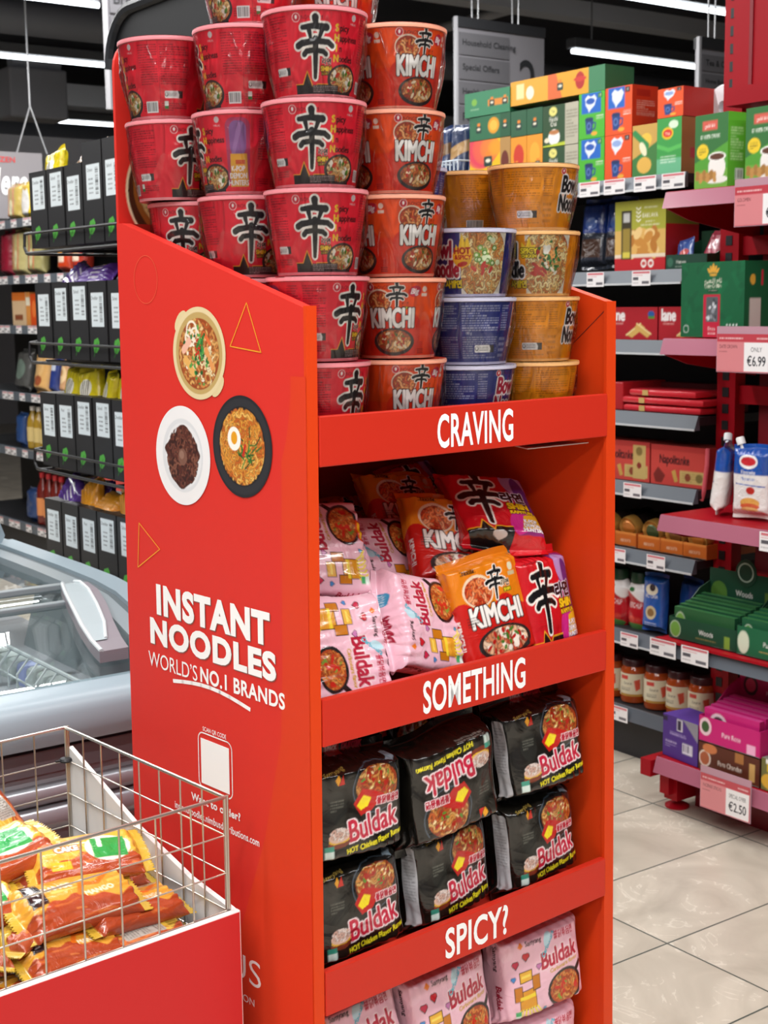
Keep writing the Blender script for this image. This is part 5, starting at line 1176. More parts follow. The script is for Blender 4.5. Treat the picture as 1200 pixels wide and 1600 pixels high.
# baskets inside
WCOAT = mat('white_wire', '#d3d9da', 0.35)
m = MB()
for i in range(17):
    y = 0.13 + i * 0.052; m.path([Vector((0.60, y, 0.42)), Vector((0.60, y, 0.700)), Vector((0.63, y, 0.735))], 0.0028, 6)
for z in (0.45, 0.53, 0.61, 0.69): m.tube((0.60, 0.11, z), (0.60, 0.99, z), 0.003, 6)
m.tube((0.63, 0.11, 0.735), (0.63, 0.99, 0.735), 0.005, 8); m.tube((X0, 0.12, 0.72), (0.60, 0.12, 0.72), 0.004, 8)
for i in range(26): m.tube((0.60 - 0.055 * i, 0.12, 0.42), (0.60 - 0.055 * i, 0.12, 0.72), 0.0026, 6)
for z in (0.50, 0.58, 0.66): m.tube((X0, 0.12, z), (0.60, 0.12, z), 0.0026, 6)
m.build('basket', WCOAT, FZ, smooth=True)
frost = mat('frosted_pack', '#c9d0ce', 0.5, bump=0.4, bscale=30, var=0.10); frostb = mat('frosted_blue_pack', '#a8b0dc', 0.5, bump=0.4, bscale=30)
for i in range(12):
    m = MB(); m.box(-0.03, -0.024, 0, 0.03, 0.024, 0.26, bevel=0.012); o = m.build('frozen_pack', frostb if i == 6 else frost, None, True, G(0.5 + 0.655, 2.45 + 0.165 + i * 0.055, 0.45), AZ_G)
    tag(o, 'blue-tinted frozen pack in the freezer beside the basket wires' if i == 6 else 'frosted pale pack in the row behind the freezer basket wires', 'frozen pack', None if i == 6 else 'frosted packs in the freezer')
def simple_bag(name, W_, L_, T_, col, label, cat, loc, rot, group=None, m=PRINT_WRAP, paint=None, seed=5, rough=1.6, res=420, fin=0.012):
    cv, X, Y = pack_canvas(W_, L_, T_, col, fin=fin, res=600)
    if paint: paint(cv, X, Y)
    me = pack_mesh('bag_body', W_, L_, T_, cv, m, seed=seed, fin=fin, rough=rough, wob=0.006, res=res, cor=0.8, end=1.2)[0]
    return mesh_thing(name, me, label, cat, loc, rot, group)
def lay_g(yaw, tilt=0, roll=0): return (Matrix.Rotation(AZ_G + math.radians(yaw), 4, 'Z') @ Matrix.Rotation(math.radians(-90 + tilt), 4, 'X') @ Matrix.Rotation(math.radians(roll), 4, 'Z')).to_euler()
simple_bag('frozen_bag', 0.10, 0.15, 0.04, '#d8a830', 'yellow frozen bag under the freezer glass near the end frame', 'frozen bag', G(1.10, 3.24, 0.68), lay_g(-60, 4), paint=lambda cv, X, Y: (cv.ell(X, Y, 0.04, 0.05, '#f4e6b8'), cv.ell(X + 0.01, Y, 0.02, 0.03, '#c86a20')))

# ------------------------------------------------------------------ black snack rack beside the freezer
RG = AZ_G - math.pi / 2          # products that face the aisle: local x runs along the shelf, local y into it
def oG(yaw=0, lean=0, roll=0): return (Matrix.Rotation(RG + math.radians(yaw), 4, 'Z') @ Matrix.Rotation(-math.radians(lean), 4, 'X') @ Matrix.Rotation(-math.radians(roll), 4, 'Y')).to_euler()
ROWS = (1.648, 1.357, 1.066, 0.775)
RK = thing('snack_rack', 'black wire snack rack holding four rows of black cartons', 'rack', G(1.5, 3.35, 0), RG)   # local x: towards the stand, y: away
for x in (-0.34, 0.36):
    MB().box(x - 0.012, 0.27, 0, x + 0.012, 0.295, 1.86).build('upright', BLK, RK)
for z in ROWS:
    m = MB(); z0 = z - 0.006
    m.path([Vector(p) for p in ((-0.335, 0.02, z + 0.045), (-0.340, -0.012, z + 0.04), (-0.340, -0.014, z0 + 0.01), (-0.325, -0.014, z0 - 0.006), (0.38, -0.014, z0 - 0.006))], 0.0042, 8)
    m.path([Vector(p) for p in ((-0.340, -0.012, z + 0.04), (0.38, -0.014, z + 0.038))], 0.0036, 8)
    for y in (0.03, 0.09, 0.15, 0.21, 0.26): m.tube((-0.33, y, z0 - 0.002), (0.38, y, z0 - 0.002), 0.003, 6)
    for x in (-0.32, -0.08, 0.16, 0.37): m.tube((x, -0.014, z0 - 0.008), (x, 0.28, z0 - 0.008), 0.004, 6)
    m.build('wire_shelf', BLK, RK, smooth=True)
MB().box(-0.36, 0.24, 0.02, 0.38, 0.30, 0.07).build('base', BLK, RK)
def carton_art(h, seed):
    cv = Cv(0.104, h, 900, '#2d2d2f'); rnd = random.Random(seed); y = h * rnd.uniform(0.40, 0.52); x = 0.014 + rnd.uniform(0, 0.006)
    L = 0.084; y = min(y, h - L - 0.01)
    cv.rect(x, y, x + 0.072, y + L, '#e4edf0'); cv.bars(x + 0.048, y + 0.012, x + 0.064, y + L - 0.008, '#1c2024', vert=True, seed=seed); cv.text(rnd.choice(('Salted', 'Onion', 'Peri', 'Cheddar', 'Sweet')), x + 0.02, y + L - 0.017, 0.012, '#2a3036', bold=0.0004)
    for i in range(4): cv.small(x + 0.012, y + 0.012 + i * 0.011, x + 0.036, y + 0.020 + i * 0.011, 1, '#3a4046', seed=seed + i)
    cv.poly([(x + 0.004, 0.036), (x + 0.01, 0.052), (x + 0.032, 0.058), (x + 0.040, 0.048), (x + 0.036, 0.030), (x + 0.022, 0.020), (x + 0.008, 0.022)], '#58b048'); cv.line([(x + 0.006, 0.012), (x + 0.028, 0.045)], 0.003, '#2f7a2c')
    cv.rect(0, 0, 0.002, h, '#151516'); cv.rect(0.102, 0, 0.104, h, '#151516')
    return cv
CH_ = [carton_art(0.198, s) for s in range(5)]; CHT = [carton_art(0.243, s) for s in (7, 8)]
_ct = [art_box('carton', 0.106, 0.22, 0.198, c, '#202022', '#141414', res=700) for c in CH_]; _ctt = [art_box('carton', 0.106, 0.22, 0.243, c, '#202022', '#141414', res=700) for c in CHT]
pos_w = ('at the open end', 'second from the open end', 'third from the open end', 'fourth from the open end', 'fifth from the open end', 'sixth from the open end')
row_w = ('top', 'second', 'third', 'bottom')
for r_, z in enumerate(ROWS):
    for i in range(6):
        me = _ctt[i % 2] if (r_ == 0 and i in (3, 4)) else _ct[(i * 2 + r_ * 3) % 5]
        mesh_thing('snack_carton', me, 'black snack carton with white barcode label, %s row, %s' % (row_w[r_], pos_w[i]), 'carton', G(1.499, 3.612 - 0.1135 * i, z + 0.0005), (0, 0, RG + (0.02 if (i + r_) % 3 == 0 else -0.01)), 'black cartons on the snack rack')
def snack(col, label, i, r_, dz=0.19, seed=1, lean=10, roll=0, paint=None, W_=0.10, yaw=0, dg=0.05):
    simple_bag('snack_bag', W_, 0.13, 0.04, col, label, 'snack bag', G(1.50 + dg, 3.612 - 0.1135 * i, ROWS[r_] + dz + 0.016), oG(yaw, lean, roll), 'snack bags in the black cartons', paint=paint, seed=seed)
def zebra(cv, X, Y):
    cv.ell(X, Y + 0.01, 0.03, 0.025, '#f4f0e0'); [cv.line([(X - 0.02 + 0.01 * i, Y - 0.01), (X - 0.012 + 0.01 * i, Y + 0.03)], 0.003, '#2a2a20') for i in range(4)]
def purp(cv, X, Y):
    for i in range(5): cv.line([(X - 0.04 + 0.018 * i, Y - 0.03), (X - 0.03 + 0.018 * i, Y + 0.01)], 0.007, '#d8d0e0')
snack('#e8cf1c', 'yellow snack bag in the top row carton at the open end', 0, 0, 0.175, 3, 12, 4, zebra)
snack('#7a5a44', 'brown snack bag lying over the top row cartons', 1.6, 0, 0.180, 4, 30, 80, None, 0.11, 0, 0.07)
snack('#8a7a6c', 'silvery brown snack bag in the top row beside the tall cartons', 2.2, 0, 0.172, 14, 20, 20)
snack('#5e3a92', 'purple snack bag in the second row cartons', 1.0, 1, 0.180, 5, 35, 70, purp, 0.11)
snack('#6a44a0', 'purple snack bag further along the second row', 2.0, 1, 0.180, 6, 35, 100, purp, 0.10, 10)
for k, i in enumerate((0.6, 1.5, 2.6, 3.6)): snack('#e2cf20', 'yellow snack bag in the third row, ' + ('nearest the open end', 'with its corner folded', 'tilted towards the stand', 'half hidden by the stand')[k], i, 2, 0.185, 7 + k, 12, (-8, 12, -14, 10)[k], zebra, 0.10, (0, 10, -15, 5)[k])
snack('#5e3a92', 'purple snack bag in the bottom row at the open end', 0.2, 3, 0.188, 21, 25, 60, purp)
snack('#5e3a92', 'purple crumpled snack bag in the bottom row behind the orange ones', 0.9, 3, 0.192, 22, 25, 90, purp, 0.1, 0, 0.09)
for k, i in enumerate((1.3, 2.3, 3.4)): snack('#e89a24', 'orange snack bag in the bottom row, ' + ('beside the purple ones', 'lying flat along the cartons', 'upright against the stand')[k], i, 3, 0.180, 24 + k, (20, 45, 8)[k], (30, 85, 15)[k], None, 0.095)
# board behind the rack
BD = thing('display_board', 'big black board with a rounded top corner and raised rim behind the red header card', 'board', G(1.86, 3.45, 0), RG)
def rounded(x0, x1, z0, z1, r): return [(x0, z0), (x1, z0)] + [(x1 - r + r * math.sin(t), z1 - r + r * math.cos(t)) for t in np.linspace(math.pi / 2, 0, 9)] + [(x0 + r - r * math.sin(t), z1 - r + r * math.cos(t)) for t in np.linspace(0, math.pi / 2, 9)]
m = MB(); m.prism(rounded(-0.445, 0.42, 0.0, 2.325, 0.15), 0.0, 0.05, axis='y'); m.build('panel', mat('board_black', '#0e0f12', 0.55, spec=0.25), BD)
P = rounded(-0.445, 0.42, 0.02, 2.325, 0.15)[1:] ; m = MB(); m.path([Vector((x, -0.004, z)) for x, z in P[0:] ], 0.017, 8); m.build('rim', mat('board_rim', '#1f2227', 0.45), BD, smooth=True)
MB().box(-0.45, -0.04, 0, 0.425, 0.11, 0.03).build('foot', BLK, BD)
# ------------------------------------------------------------------ grey and black gondola shelving by the aisle
SHB = mat('shelf_black', '#232326', 0.5); SHG = mat('ticket_rail_grey', '#5a6169', 0.4); RAILW = mat('rail_edge', '#c3c7c9', 0.35)
TICK = mat('ticket_white', '#eceaea', 0.5); RPAINT = mat('red_steel', '#9c0a1a', 0.42, spec=0.2); RDARK = mat('red_steel_back', '#7d0d1c', 0.45)
def gthing(name, label, cat, a, b, z=0, group=None): return thing(name, label, cat, G(a, b, z), RG, group)
GON = gthing('gondola_shelving', 'black gondola shelving with grey ticket rails, filled with groceries', 'shelving', 3.25, 2.875)
# local x: along the shelf towards the red unit (+), y: into the shelf;  x = 2.875 - g2
LEN = 1.75
BAYZ = (1.825, 1.540, 1.325, 1.100, 0.876, 0.658, 0.388)
_tk = Cv(0.085, 0.048, 700, '#eceaea'); _tk.rect(0.004, 0.038, 0.081, 0.044, '#d07078'); _tk.small(0.004, 0.030, 0.05, 0.036, 1, '#d07078'); _tk.rect(0.005, 0.018, 0.03, 0.027, '#5c5a60'); _tk.small(0.005, 0.006, 0.03, 0.012, 1, '#5c5a60'); _tk.rect(0.046, 0.006, 0.078, 0.014, '#6c6a70')
_tkm = {}
def ticket(parent, x, y, z, w, h):
    """one printed price ticket clipped into a rail"""
    if (w, h) not in _tkm:
        U, V = np.meshgrid(np.linspace(0, 1, 48), np.linspace(0, 1, 28)); P = np.stack([-w / 2 + U * w, 0 * U, V * h], -1)
        me = grid_mesh('ticket', P, _tk.sample(U, V), PRINT_GLOSS, smooth=False); _tkm[(w, h)] = me
    return link('price_ticket', _tkm[(w, h)], parent, (x, y - 0.0018, z))
TXT = mat('ticket_ink', '#5c5a60', 0.6); TRED = mat('ticket_red', '#d07078', 0.6)
def g2x(b): return 2.875 - b
for k, z in enumerate(BAYZ):
    end = 0.0 if k > 1 else -0.065
    sh = MB().box(-LEN, 0.01, z + 0.014, end, 0.46, z + 0.040).build('shelf', SHB, GON)
    m = MB(); m.prism([(-0.004, z), (-0.012, z + 0.001), (0.004, z + 0.044), (0.012, z + 0.044), (0.012, z)], -LEN, end, axis='x'); rl = m.build('ticket_rail', SHG, GON)
    MB().box(-LEN, -0.0135, z - 0.001, end, -0.010, z + 0.005).build('rail_edge', RAILW, rl)
    tk = {0: (3.33, 3.22, 3.09, 2.975), 1: (3.30, 3.10), 4: (3.125,), 5: (3.19, 3.02), 6: (3.13, 3.4)}.get(k, ())
    if tk:
        for b in tk: ticket(rl, g2x(b), -0.0125, z - 0.004, 0.078 if k else 0.092, 0.046)
m = MB(); m.prism([(-0.01, 0.135), (0.0, 0.178), (0.01, 0.178), (0.01, 0.135)], -LEN, 0.0, axis='x'); rl = m.build('ticket_rail', SHG, GON)
ticket(rl, g2x(3.175), -0.0125, 0.128, 0.085, 0.05)
MB().box(-LEN, 0.0, 0.14, 0.0, 0.46, 0.172).build('shelf', SHB, GON)
MB().box(-LEN, 0.04, 0.0, 0.0, 0.46, 0.14).build('plinth', SHB, GON)
MB().box(-LEN, 0.45, 0.0, 0.02, 0.47, 2.12).build('back_panel', mat('shelf_back', '#19191b', 0.6), GON)

def gbox(name, label, cat, bl, br, z0, z1, depth, front, side=None, top='#888888', a=3.29, group=None, m=None, res=330, yaw=0.0):
    me = art_box('carton', abs(bl - br), depth, z1 - z0, front, side, top, m=m, res=res)
    o = mesh_thing(name, me, label, cat, G(a, (bl + br) / 2, z0 + 0.0005), (0, 0, RG + math.radians(yaw)), group); return o
def cvbox(w, h, bg): return Cv(w, h, 480, bg)
def mug_box(kind):
    cv = cvbox(0.118, 0.143, {'g': '#4bb032', 'o': '#e2521c'}[kind])
    if kind == 'g' or kind == 'o': cv.rect(0.012, 0.078, 0.100, 0.140, '#1f64c0' if kind == 'g' else '#e2521c')
    cv.poly([(0.028, 0.125), (0.04, 0.134), (0.055, 0.128), (0.07, 0.134), (0.08, 0.122), (0.070, 0.10), (0.052, 0.088), (0.046, 0.08), (0.042, 0.09), (0.030, 0.105)], '#dfe8f4'); cv.ell(0.052, 0.115, 0.02, 0.010, '#2a58b0' if kind == 'g' else '#8fa8d8')
    cv.rect(0.086, 0.122, 0.106, 0.138, '#2a2024' if kind == 'o' else '#2a7a2a'); cv.text('10', 0.096, 0.126, 0.011, '#f0ecec', bold=0.0006)
    cv.poly([(0.028, 0.06), (0.066, 0.06), (0.061, 0.014), (0.034, 0.014)], '#20407e'); cv.ell(0.047, 0.06, 0.019, 0.006, '#16305e'); cv.line([(0.064, 0.048), (0.076, 0.046), (0.074, 0.030), (0.062, 0.026)], 0.005, '#20407e')
    cv.ell(0.046, 0.038, 0.010, 0.012, '#5a7ab8'); cv.ell(0.046, 0.038, 0.006, 0.008, '#20407e'); cv.ell(0.07, 0.014, 0.014, 0.006, '#e8a838'); cv.small(0.078, 0.055, 0.112, 0.07, 3, '#e8e4d8')
    return cv
G_ = 'tea boxes with a blue mug'
mo = cvbox(0.115, 0.143, '#cc3a1c'); mo.small(0.02, 0.05, 0.1, 0.1, 8, '#e8c8b8'); mo.rect(0.02, 0.11, 0.08, 0.13, '#b02818')
side_g = cvbox(0.115, 0.143, '#3a9a2a')
shz = 1.866
mb_g, mb_o = mug_box('g'), mug_box('o')
gbox('tea_box', 'green tea box with blue square and mug, lower of the two', 'tea box', 3.437, 3.320, shz, shz + 0.143, 0.115, mb_g, side_g, '#3a9a2a', group=G_)
gbox('tea_box', 'green tea box with blue square and mug, upper of the two', 'tea box', 3.437, 3.320, shz + 0.144, shz + 0.287, 0.115, mb_g, side_g, '#3a9a2a', group=G_)
gbox('tea_box', 'orange tea box with a blue mug, lower of the two beside the green pair', 'tea box', 3.317, 3.200, shz, shz + 0.143, 0.115, mb_o, mo, '#c8401c', group=G_)
cvo = mug_box('o'); cvo.rect(0.012, 0.078, 0.084, 0.140, '#1f64c0'); cvo.poly([(0.028, 0.125), (0.04, 0.134), (0.055, 0.128), (0.07, 0.134), (0.08, 0.122), (0.070, 0.10), (0.052, 0.088), (0.046, 0.08), (0.042, 0.09), (0.030, 0.105)], '#dfe8f4')
gbox('tea_box', 'orange tea box with blue square and mug, upper of the two beside the green pair', 'tea box', 3.317, 3.200, shz + 0.144, shz + 0.290, 0.115, cvo, mo, '#c8401c', group=G_)
cv = cvbox(0.106, 0.165, '#3f7a3c'); cv.poly([(0, 0.06), (0.106, 0.11), (0.106, 0.165), (0, 0.165)], '#c8a050'); cv.ell(0.055, 0.115, 0.026, 0.022, '#e8c048', 0.4); cv.line([(0.01, 0.14), (0.06, 0.10), (0.03, 0.04)], 0.02, '#2f8a4a'); cv.ell(0.05, 0.04, 0.03, 0.025, '#e0b050'); cv.ell(0.045, 0.09, 0.012, 0.024, '#e8e4c0', 0.5)
gbox('tea_box', 'tea box with lemons and ginger on green beside the orange mug boxes', 'tea box', 3.196, 3.090, shz, shz + 0.162, 0.10, cv, '#8a6a38', '#5a6a38')
cv = cvbox(0.104, 0.172, '#3c9a48'); cv.ell(0.045, 0.125, 0.024, 0.018, '#e8c020'); cv.ell(0.045, 0.125, 0.019, 0.012, '#d8282a'); cv.text('Tea', 0.045, 0.120, 0.014, '#f8f0d0', bold=0.0005); cv.line([(0.0, 0.09), (0.05, 0.075), (0.104, 0.085)], 0.012, '#58b858'); cv.rect(0.0, 0.0, 0.104, 0.05, '#6ab488'); cv.small(0.015, 0.035, 0.08, 0.06, 3, '#d8ecd8'); cv.ell(0.07, 0.15, 0.02, 0.012, '#d8ecd0')
cs = cvbox(0.10, 0.172, '#9a6230'); cs.rect(0.03, 0.05, 0.08, 0.08, '#b02a3a')
gbox('tea_box', 'green tea box with a yellow oval and brown end panel', 'tea box', 3.084, 2.985, shz, shz + 0.170, 0.13, cv, cs, '#5a8a4a', a=3.28)
gbox('tea_box', 'single orange tea box lying on top of the green ones beside the paper rolls', 'tea box', 3.088, 2.985, shz + 0.172, shz + 0.258, 0.16, mb_o, '#c02a20', '#c8401c', a=3.285)
# paper rolls
for i, (b, z) in enumerate(((2.950, 2.069), (2.81, 2.069))):
    m = MB(); M = Matrix.Rotation(-math.pi / 2, 4, 'X'); m.lathe([(0.017, 0.0), (0.062, 0.0), (0.066, 0.006), (0.066, 0.10), (0.06, 0.105), (0.017, 0.105)], 32, M, caps=False); m.lathe([(0.017, 0.0), (0.015, 0.05)], 20, M, caps=False)
    o = m.build('paper_roll', mat('paper_white', '#e6e6ea', 0.6, bump=0.25, bscale=30), None, True, G(3.42, b, z), RG); tag(o, 'wrapped white paper roll ' + ('end on beside the orange tea box' if i == 0 else 'tucked behind the red post'), 'paper roll')
m = MB(); m.box(-0.15, 0, 0, 0.15, 0.16, 0.124, bevel=0.02); o = m.build('tissue_pack', mat('tissue_white', '#d8dce4', 0.5), None, False, G(3.42, 2.89, shz), RG); tag(o, 'pale pack of tissues under the paper rolls behind the ginger boxes', 'tissue pack')
# the left-hand group of tea boxes
def crest(cv, x, y, s, c1='#e8842c', c2='#1f3a34'): cv.rect(x - s * 0.5, y + s * 0.5, x + s * 0.5, y + s * 1.3, c1); cv.rect(x - s, y - s, x + s, y + s * 0.6, c2, r=s * 0.3); cv.ell(x, y - s * 0.1, s * 0.6, s * 0.3, '#e8e0c8')
cv = cvbox(0.22, 0.19, '#e8b81c')
for i in range(24): cv.ell(0.06 + 0.1 * (i / 24), 0.16, 0.09 * (1 - i / 30), 0.07 * (1 - i / 30), ('#d83a58', '#e06048', '#e88038', '#e89a28')[i // 6], al=0.5)
crest(cv, 0.10, 0.12, 0.022); cv.ell(0.09, 0.03, 0.05, 0.02, '#f0e8c8'); cv.rect(0.165, 0, 0.22, 0.19, '#b08850'); cv.ell(0.19, 0.11, 0.02, 0.035, '#6a2c20'); cv.small(0.06, 0.055, 0.14, 0.07, 2, '#6a3a18')
gbox('tea_box', 'yellow and pink tea box at the foot of the tall tea stack', 'tea box', 3.995, 3.775, shz, shz + 0.19, 0.13, cv, '#b08850', '#c89a30')
cv = cvbox(0.22, 0.082, '#2f6a4a'); cv.ell(0.13, 0.045, 0.03, 0.028, '#e09a28'); cv.ell(0.13, 0.045, 0.02, 0.018, '#e8b848'); crest(cv, 0.05, 0.04, 0.015); cv.rect(0.165, 0, 0.22, 0.082, '#28583c'); crest(cv, 0.19, 0.04, 0.013)
gbox('tea_box', 'dark green tea box with an orange flower on the yellow and pink one', 'tea box', 3.995, 3.775, shz + 0.192, shz + 0.272, 0.13, cv, '#24503a', '#2f6a4a')
cv = cvbox(0.23, 0.085, '#3a7a58'); cv.rect(0.0, 0.0, 0.23, 0.085, '#3f8460'); cv.ell(0.05, 0.05, 0.014, 0.012, '#7ab048'); cv.small(0.03, 0.02, 0.075, 0.03, 1, '#a8d0a8'); cv.rect(0.12, 0.03, 0.22, 0.052, '#e08a38'); crest(cv, 0.14, 0.042, 0.013); crest(cv, 0.205, 0.042, 0.013)
gbox('tea_box', 'green tea box with orange band, topmost of the tall tea stack', 'tea box', 4.015, 3.785, shz + 0.275, shz + 0.358, 0.13, cv, '#2f6a4a', '#4a8a64', yaw=3)
for i, (bl, br) in enumerate(((3.772, 3.692), (3.690, 3.612))):
    cv = cvbox(0.08, 0.185, '#e2952c'); cv.ell(0.04, 0.12, 0.026, 0.04, '#c83a28' if i == 0 else '#e8a838'); crest(cv, 0.055 if i else 0.03, 0.09, 0.012); cv.rect(0.0, 0.0, 0.08, 0.05, '#e8b038'); cv.ell(0.04, 0.03, 0.02, 0.016, '#f0e0b0')
    gbox('tea_box', 'upright orange tea box beside the yellow and pink one, ' + ('with a red flower' if i == 0 else 'with a plain yellow face'), 'tea box', bl, br, shz, shz + 0.183, 0.12, cv, '#c87a28', '#d88a30')
    cv = cvbox(0.08, 0.086, '#2c5c40'); crest(cv, 0.04, 0.035, 0.014)
    gbox('tea_box', 'small dark green tea box with orange tag, standing on ' + ('the red flower box' if i == 0 else 'the plain yellow box'), 'tea box', bl, br, shz + 0.185, shz + 0.270, 0.12, cv, '#24503a', '#2c5c40')
def chai():
    cv = cvbox(0.172, 0.136, '#2a4a2c'); cv.rect(0.108, 0, 0.172, 0.136, '#b4b09c'); cv.small(0.114, 0.02, 0.168, 0.115, 9, '#6a6858'); cv.ell(0.05, 0.115, 0.019, 0.015, '#e0d87a'); cv.text('Tea', 0.05, 0.111, 0.013, '#2a4a2c', bold=0.0004); cv.text('Elaichi', 0.052, 0.083, 0.021, '#f0eee0', bold=0.0006, xs=0.8); cv.text('Chai', 0.052, 0.067, 0.019, '#f0eee0', bold=0.0006, xs=0.8); cv.ell(0.055, 0.03, 0.028, 0.026, '#ecece4'); cv.ell(0.055, 0.046, 0.024, 0.008, '#b87a48'); cv.ell(0.02, 0.022, 0.012, 0.008, '#e8dcc0'); cv.poly([(0, 0), (0.108, 0), (0.108, 0.012), (0, 0.004)], '#b8c838'); return cv
ch = chai()
gbox('tea_box', 'dark green Elaichi Chai box, lower of the pair', 'tea box', 3.610, 3.440, shz, shz + 0.133, 0.12, ch, '#8a8a78', '#2a4a2c', group='elaichi chai boxes')
gbox('tea_box', 'dark green Elaichi Chai box, upper of the pair', 'tea box', 3.610, 3.440, shz + 0.135, shz + 0.268, 0.12, ch, '#8a8a78', '#2a4a2c', group='elaichi chai boxes')
cv = cvbox(0.46, 0.082, '#e0a02c'); cv.rect(0.0, 0, 0.19, 0.082, '#e6a53a'); cv.rect(0.03, 0.02, 0.07, 0.07, '#f0dca0'); cv.ell(0.10, 0.035, 0.02, 0.022, '#f0e8d0'); cv.poly([(0.19, 0), (0.26, 0), (0.23, 0.082), (0.19, 0.082)], '#d86a38'); crest(cv, 0.25, 0.04, 0.015); cv.ell(0.345, 0.045, 0.022, 0.028, '#b02a28'); cv.ell(0.345, 0.05, 0.03, 0.008, '#c83a30'); cv.rect(0.385, 0, 0.46, 0.082, '#3f7f58')
gbox('tea_box', 'long orange and yellow tea box lying across the top of the stacks', 'tea box', 3.785, 3.330, shz + 0.290, shz + 0.370, 0.13, cv, '#3a7a54', '#c8a860', a=3.30)
# coffee bags behind the cup stacks
for i, (b, c, c2) in enumerate(((4.10, '#24365e', '#8a6a44'), (4.21, '#1f2f52', '#b08a58'), (4.32, '#2a3a62', '#7a5a3a'))):
    simple_bag('coffee_bag', 0.098, 0.26, 0.07, c, 'navy and brown coffee bag on the tea shelf, ' + ('next to the tall tea stack', 'between the other two coffee bags', 'furthest from the tea stack')[i], 'coffee bag', G(3.43, b, shz + 0.150), oG(0, 4), 'coffee bags', paint=(lambda cv, X, Y, c2=c2: (cv.poly([(X - 0.09, Y - 0.02), (X + 0.09, Y + 0.04), (X + 0.09, Y + 0.08), (X - 0.09, Y + 0.03)], c2), cv.rect(X - 0.04, Y - 0.08, X + 0.04, Y - 0.04, '#d8d0c0'))), seed=70 + i)
m = MB()
for x in np.linspace(-0.08, 0.08, 8): m.tube((x, 0, 0), (x, 0, 0.13), 0.003, 6)
for z in (0.0, 0.065, 0.13): m.tube((-0.08, 0, z), (0.08, 0, z), 0.003, 6); m.tube((-0.08, 0, z), (-0.08, 0.1, z), 0.003, 6); m.tube((0.08, 0, z), (0.08, 0.1, z), 0.003, 6)
o = m.build('wire_basket', mat('pale_wire', '#c8d4e0', 0.4), None, True, G(3.28, 4.13, shz + 0.004), RG); tag(o, 'small pale wire basket in front of the coffee bags', 'basket')

# second shelf: baklava, blue bags, snack tray
cv = cvbox(0.215, 0.216, '#d8b060'); cv.rect(0, 0.125, 0.215, 0.216, '#a8a838'); cv.rect(0, 0, 0.215, 0.040, '#c02028')
for i in range(30): cv.ell(0.10 + 0.05 * math.sin(i * 2.4) + 0.02, 0.085 + 0.03 * math.cos(i * 1.7), 0.022, 0.014, ('#e0b060', '#c88a3c', '#ecca88', '#b87830')[i % 4], i)
cv.rect(0, 0.040, 0.215, 0.05, '#e8d8c0'); cv.rect(0.028, 0.035, 0.072, 0.185, '#3a3420'); cv.rect(0.034, 0.06, 0.066, 0.13, '#9a8438'); cv.rect(0.036, 0.15, 0.064, 0.178, '#c8c8c4'); cv.rect(0.034, 0.04, 0.066, 0.058, '#d8c850')
cv.text('BAKLAVA', 0.150, 0.160, 0.021, '#f2f0dc', xs=0.72, bold=0.0009); cv.text('premium', 0.15, 0.147, 0.010, '#f2f0dc'); cv.small(0.11, 0.135, 0.19, 0.142, 1, '#e8e8c8'); cv.small(0.125, 0.188, 0.18, 0.195, 1, '#e8e8c8')
for i in range(4): cv.line([(0.092, 0.192 - i * 0.012), (0.101, 0.186 - i * 0.012), (0.110, 0.192 - i * 0.012)], 0.004, '#f2f0dc')
for x in (0.125, 0.155): cv.ell(x, 0.021, 0.012, 0.013, '#f0e8e0'); cv.ell(x, 0.021, 0.008, 0.006, '#c84a48')
sd = cvbox(0.15, 0.216, '#a81c22'); sd.rect(0, 0.14, 0.15, 0.216, '#7a7a28')
gbox('baklava_box', 'olive and gold carton of baklava with a window', 'carton', 3.268, 3.052, 1.584, 1.800, 0.15, cv, sd, '#8a8a30')
for i, b in enumerate((3.345, 3.46)):
    simple_bag('coffee_bag', 0.105, 0.22, 0.07, '#2e3440', 'dark bag with blue top ' + ('beside the baklava carton' if i == 0 else 'behind the orange cup rims'), 'bag', G(3.40, b, 1.712), oG(5, 6), None, paint=lambda cv, X, Y: (cv.rect(0, Y, cv.w, cv.h, '#1f3f8e'), cv.ell(X, Y + 0.03, 0.03, 0.02, '#4a6ab0'), cv.rect(X - 0.05, Y - 0.08, X + 0.05, Y - 0.02, '#4a3226')), seed=80 + i)
def tray(name, label, cat, a, b, z, w, d, hf, hb, front, col, inner, back=None, group=None, m=None):
    """open display carton: low front, sloping sides, printed high back"""
    r = thing(name, label, cat, G(a, b, z + 0.0005), RG, group); t = 0.003
    MB().box(-w / 2, 0, 0, w / 2, d, t).build('bottom', inner, r)
    U, V = np.meshgrid(np.linspace(0, 1, max(2, int(w * 420))), np.linspace(0, 1, max(2, int(hf * 420))))
    P = np.stack([-w / 2 + U * w, 0 * U, V * hf], -1); link('front_panel', grid_mesh('front_panel', P, front.sample(U, V), PRINT_CARD, smooth=False), r)
    for s in (-1, 1):
        mm = MB(); mm.prism([(0, 0), (d, 0), (d, hb * 0.78), (d * 0.75, hb * 0.7), (d * 0.25, hf * 1.02), (0, hf)], s * w / 2 - t / 2, s * w / 2 + t / 2, axis='x'); mm.build('side_panel', col, r)
    if back is not None:
        U, V = np.meshgrid(np.linspace(0, 1, max(2, int(w * 420))), np.linspace(0, 1, max(2, int(hb * 420))))
        P = np.stack([-w / 2 + U * w, 0 * U + d, V * hb], -1); link('back_panel', grid_mesh('back_panel', P, back.sample(U, V), PRINT_CARD, smooth=False), r)
        cc = Cv(0.07, 0.07, 600, back.out()[-1, 0] if False else '#174a34')
    else: MB().box(-w / 2, d - t, 0, w / 2, d, hb).build('back_panel', col, r)
    return r
GRN = mat('carton_green', '#1f4a34', 0.5); GREYIN = mat('carton_inside', '#7e8078', 0.6)
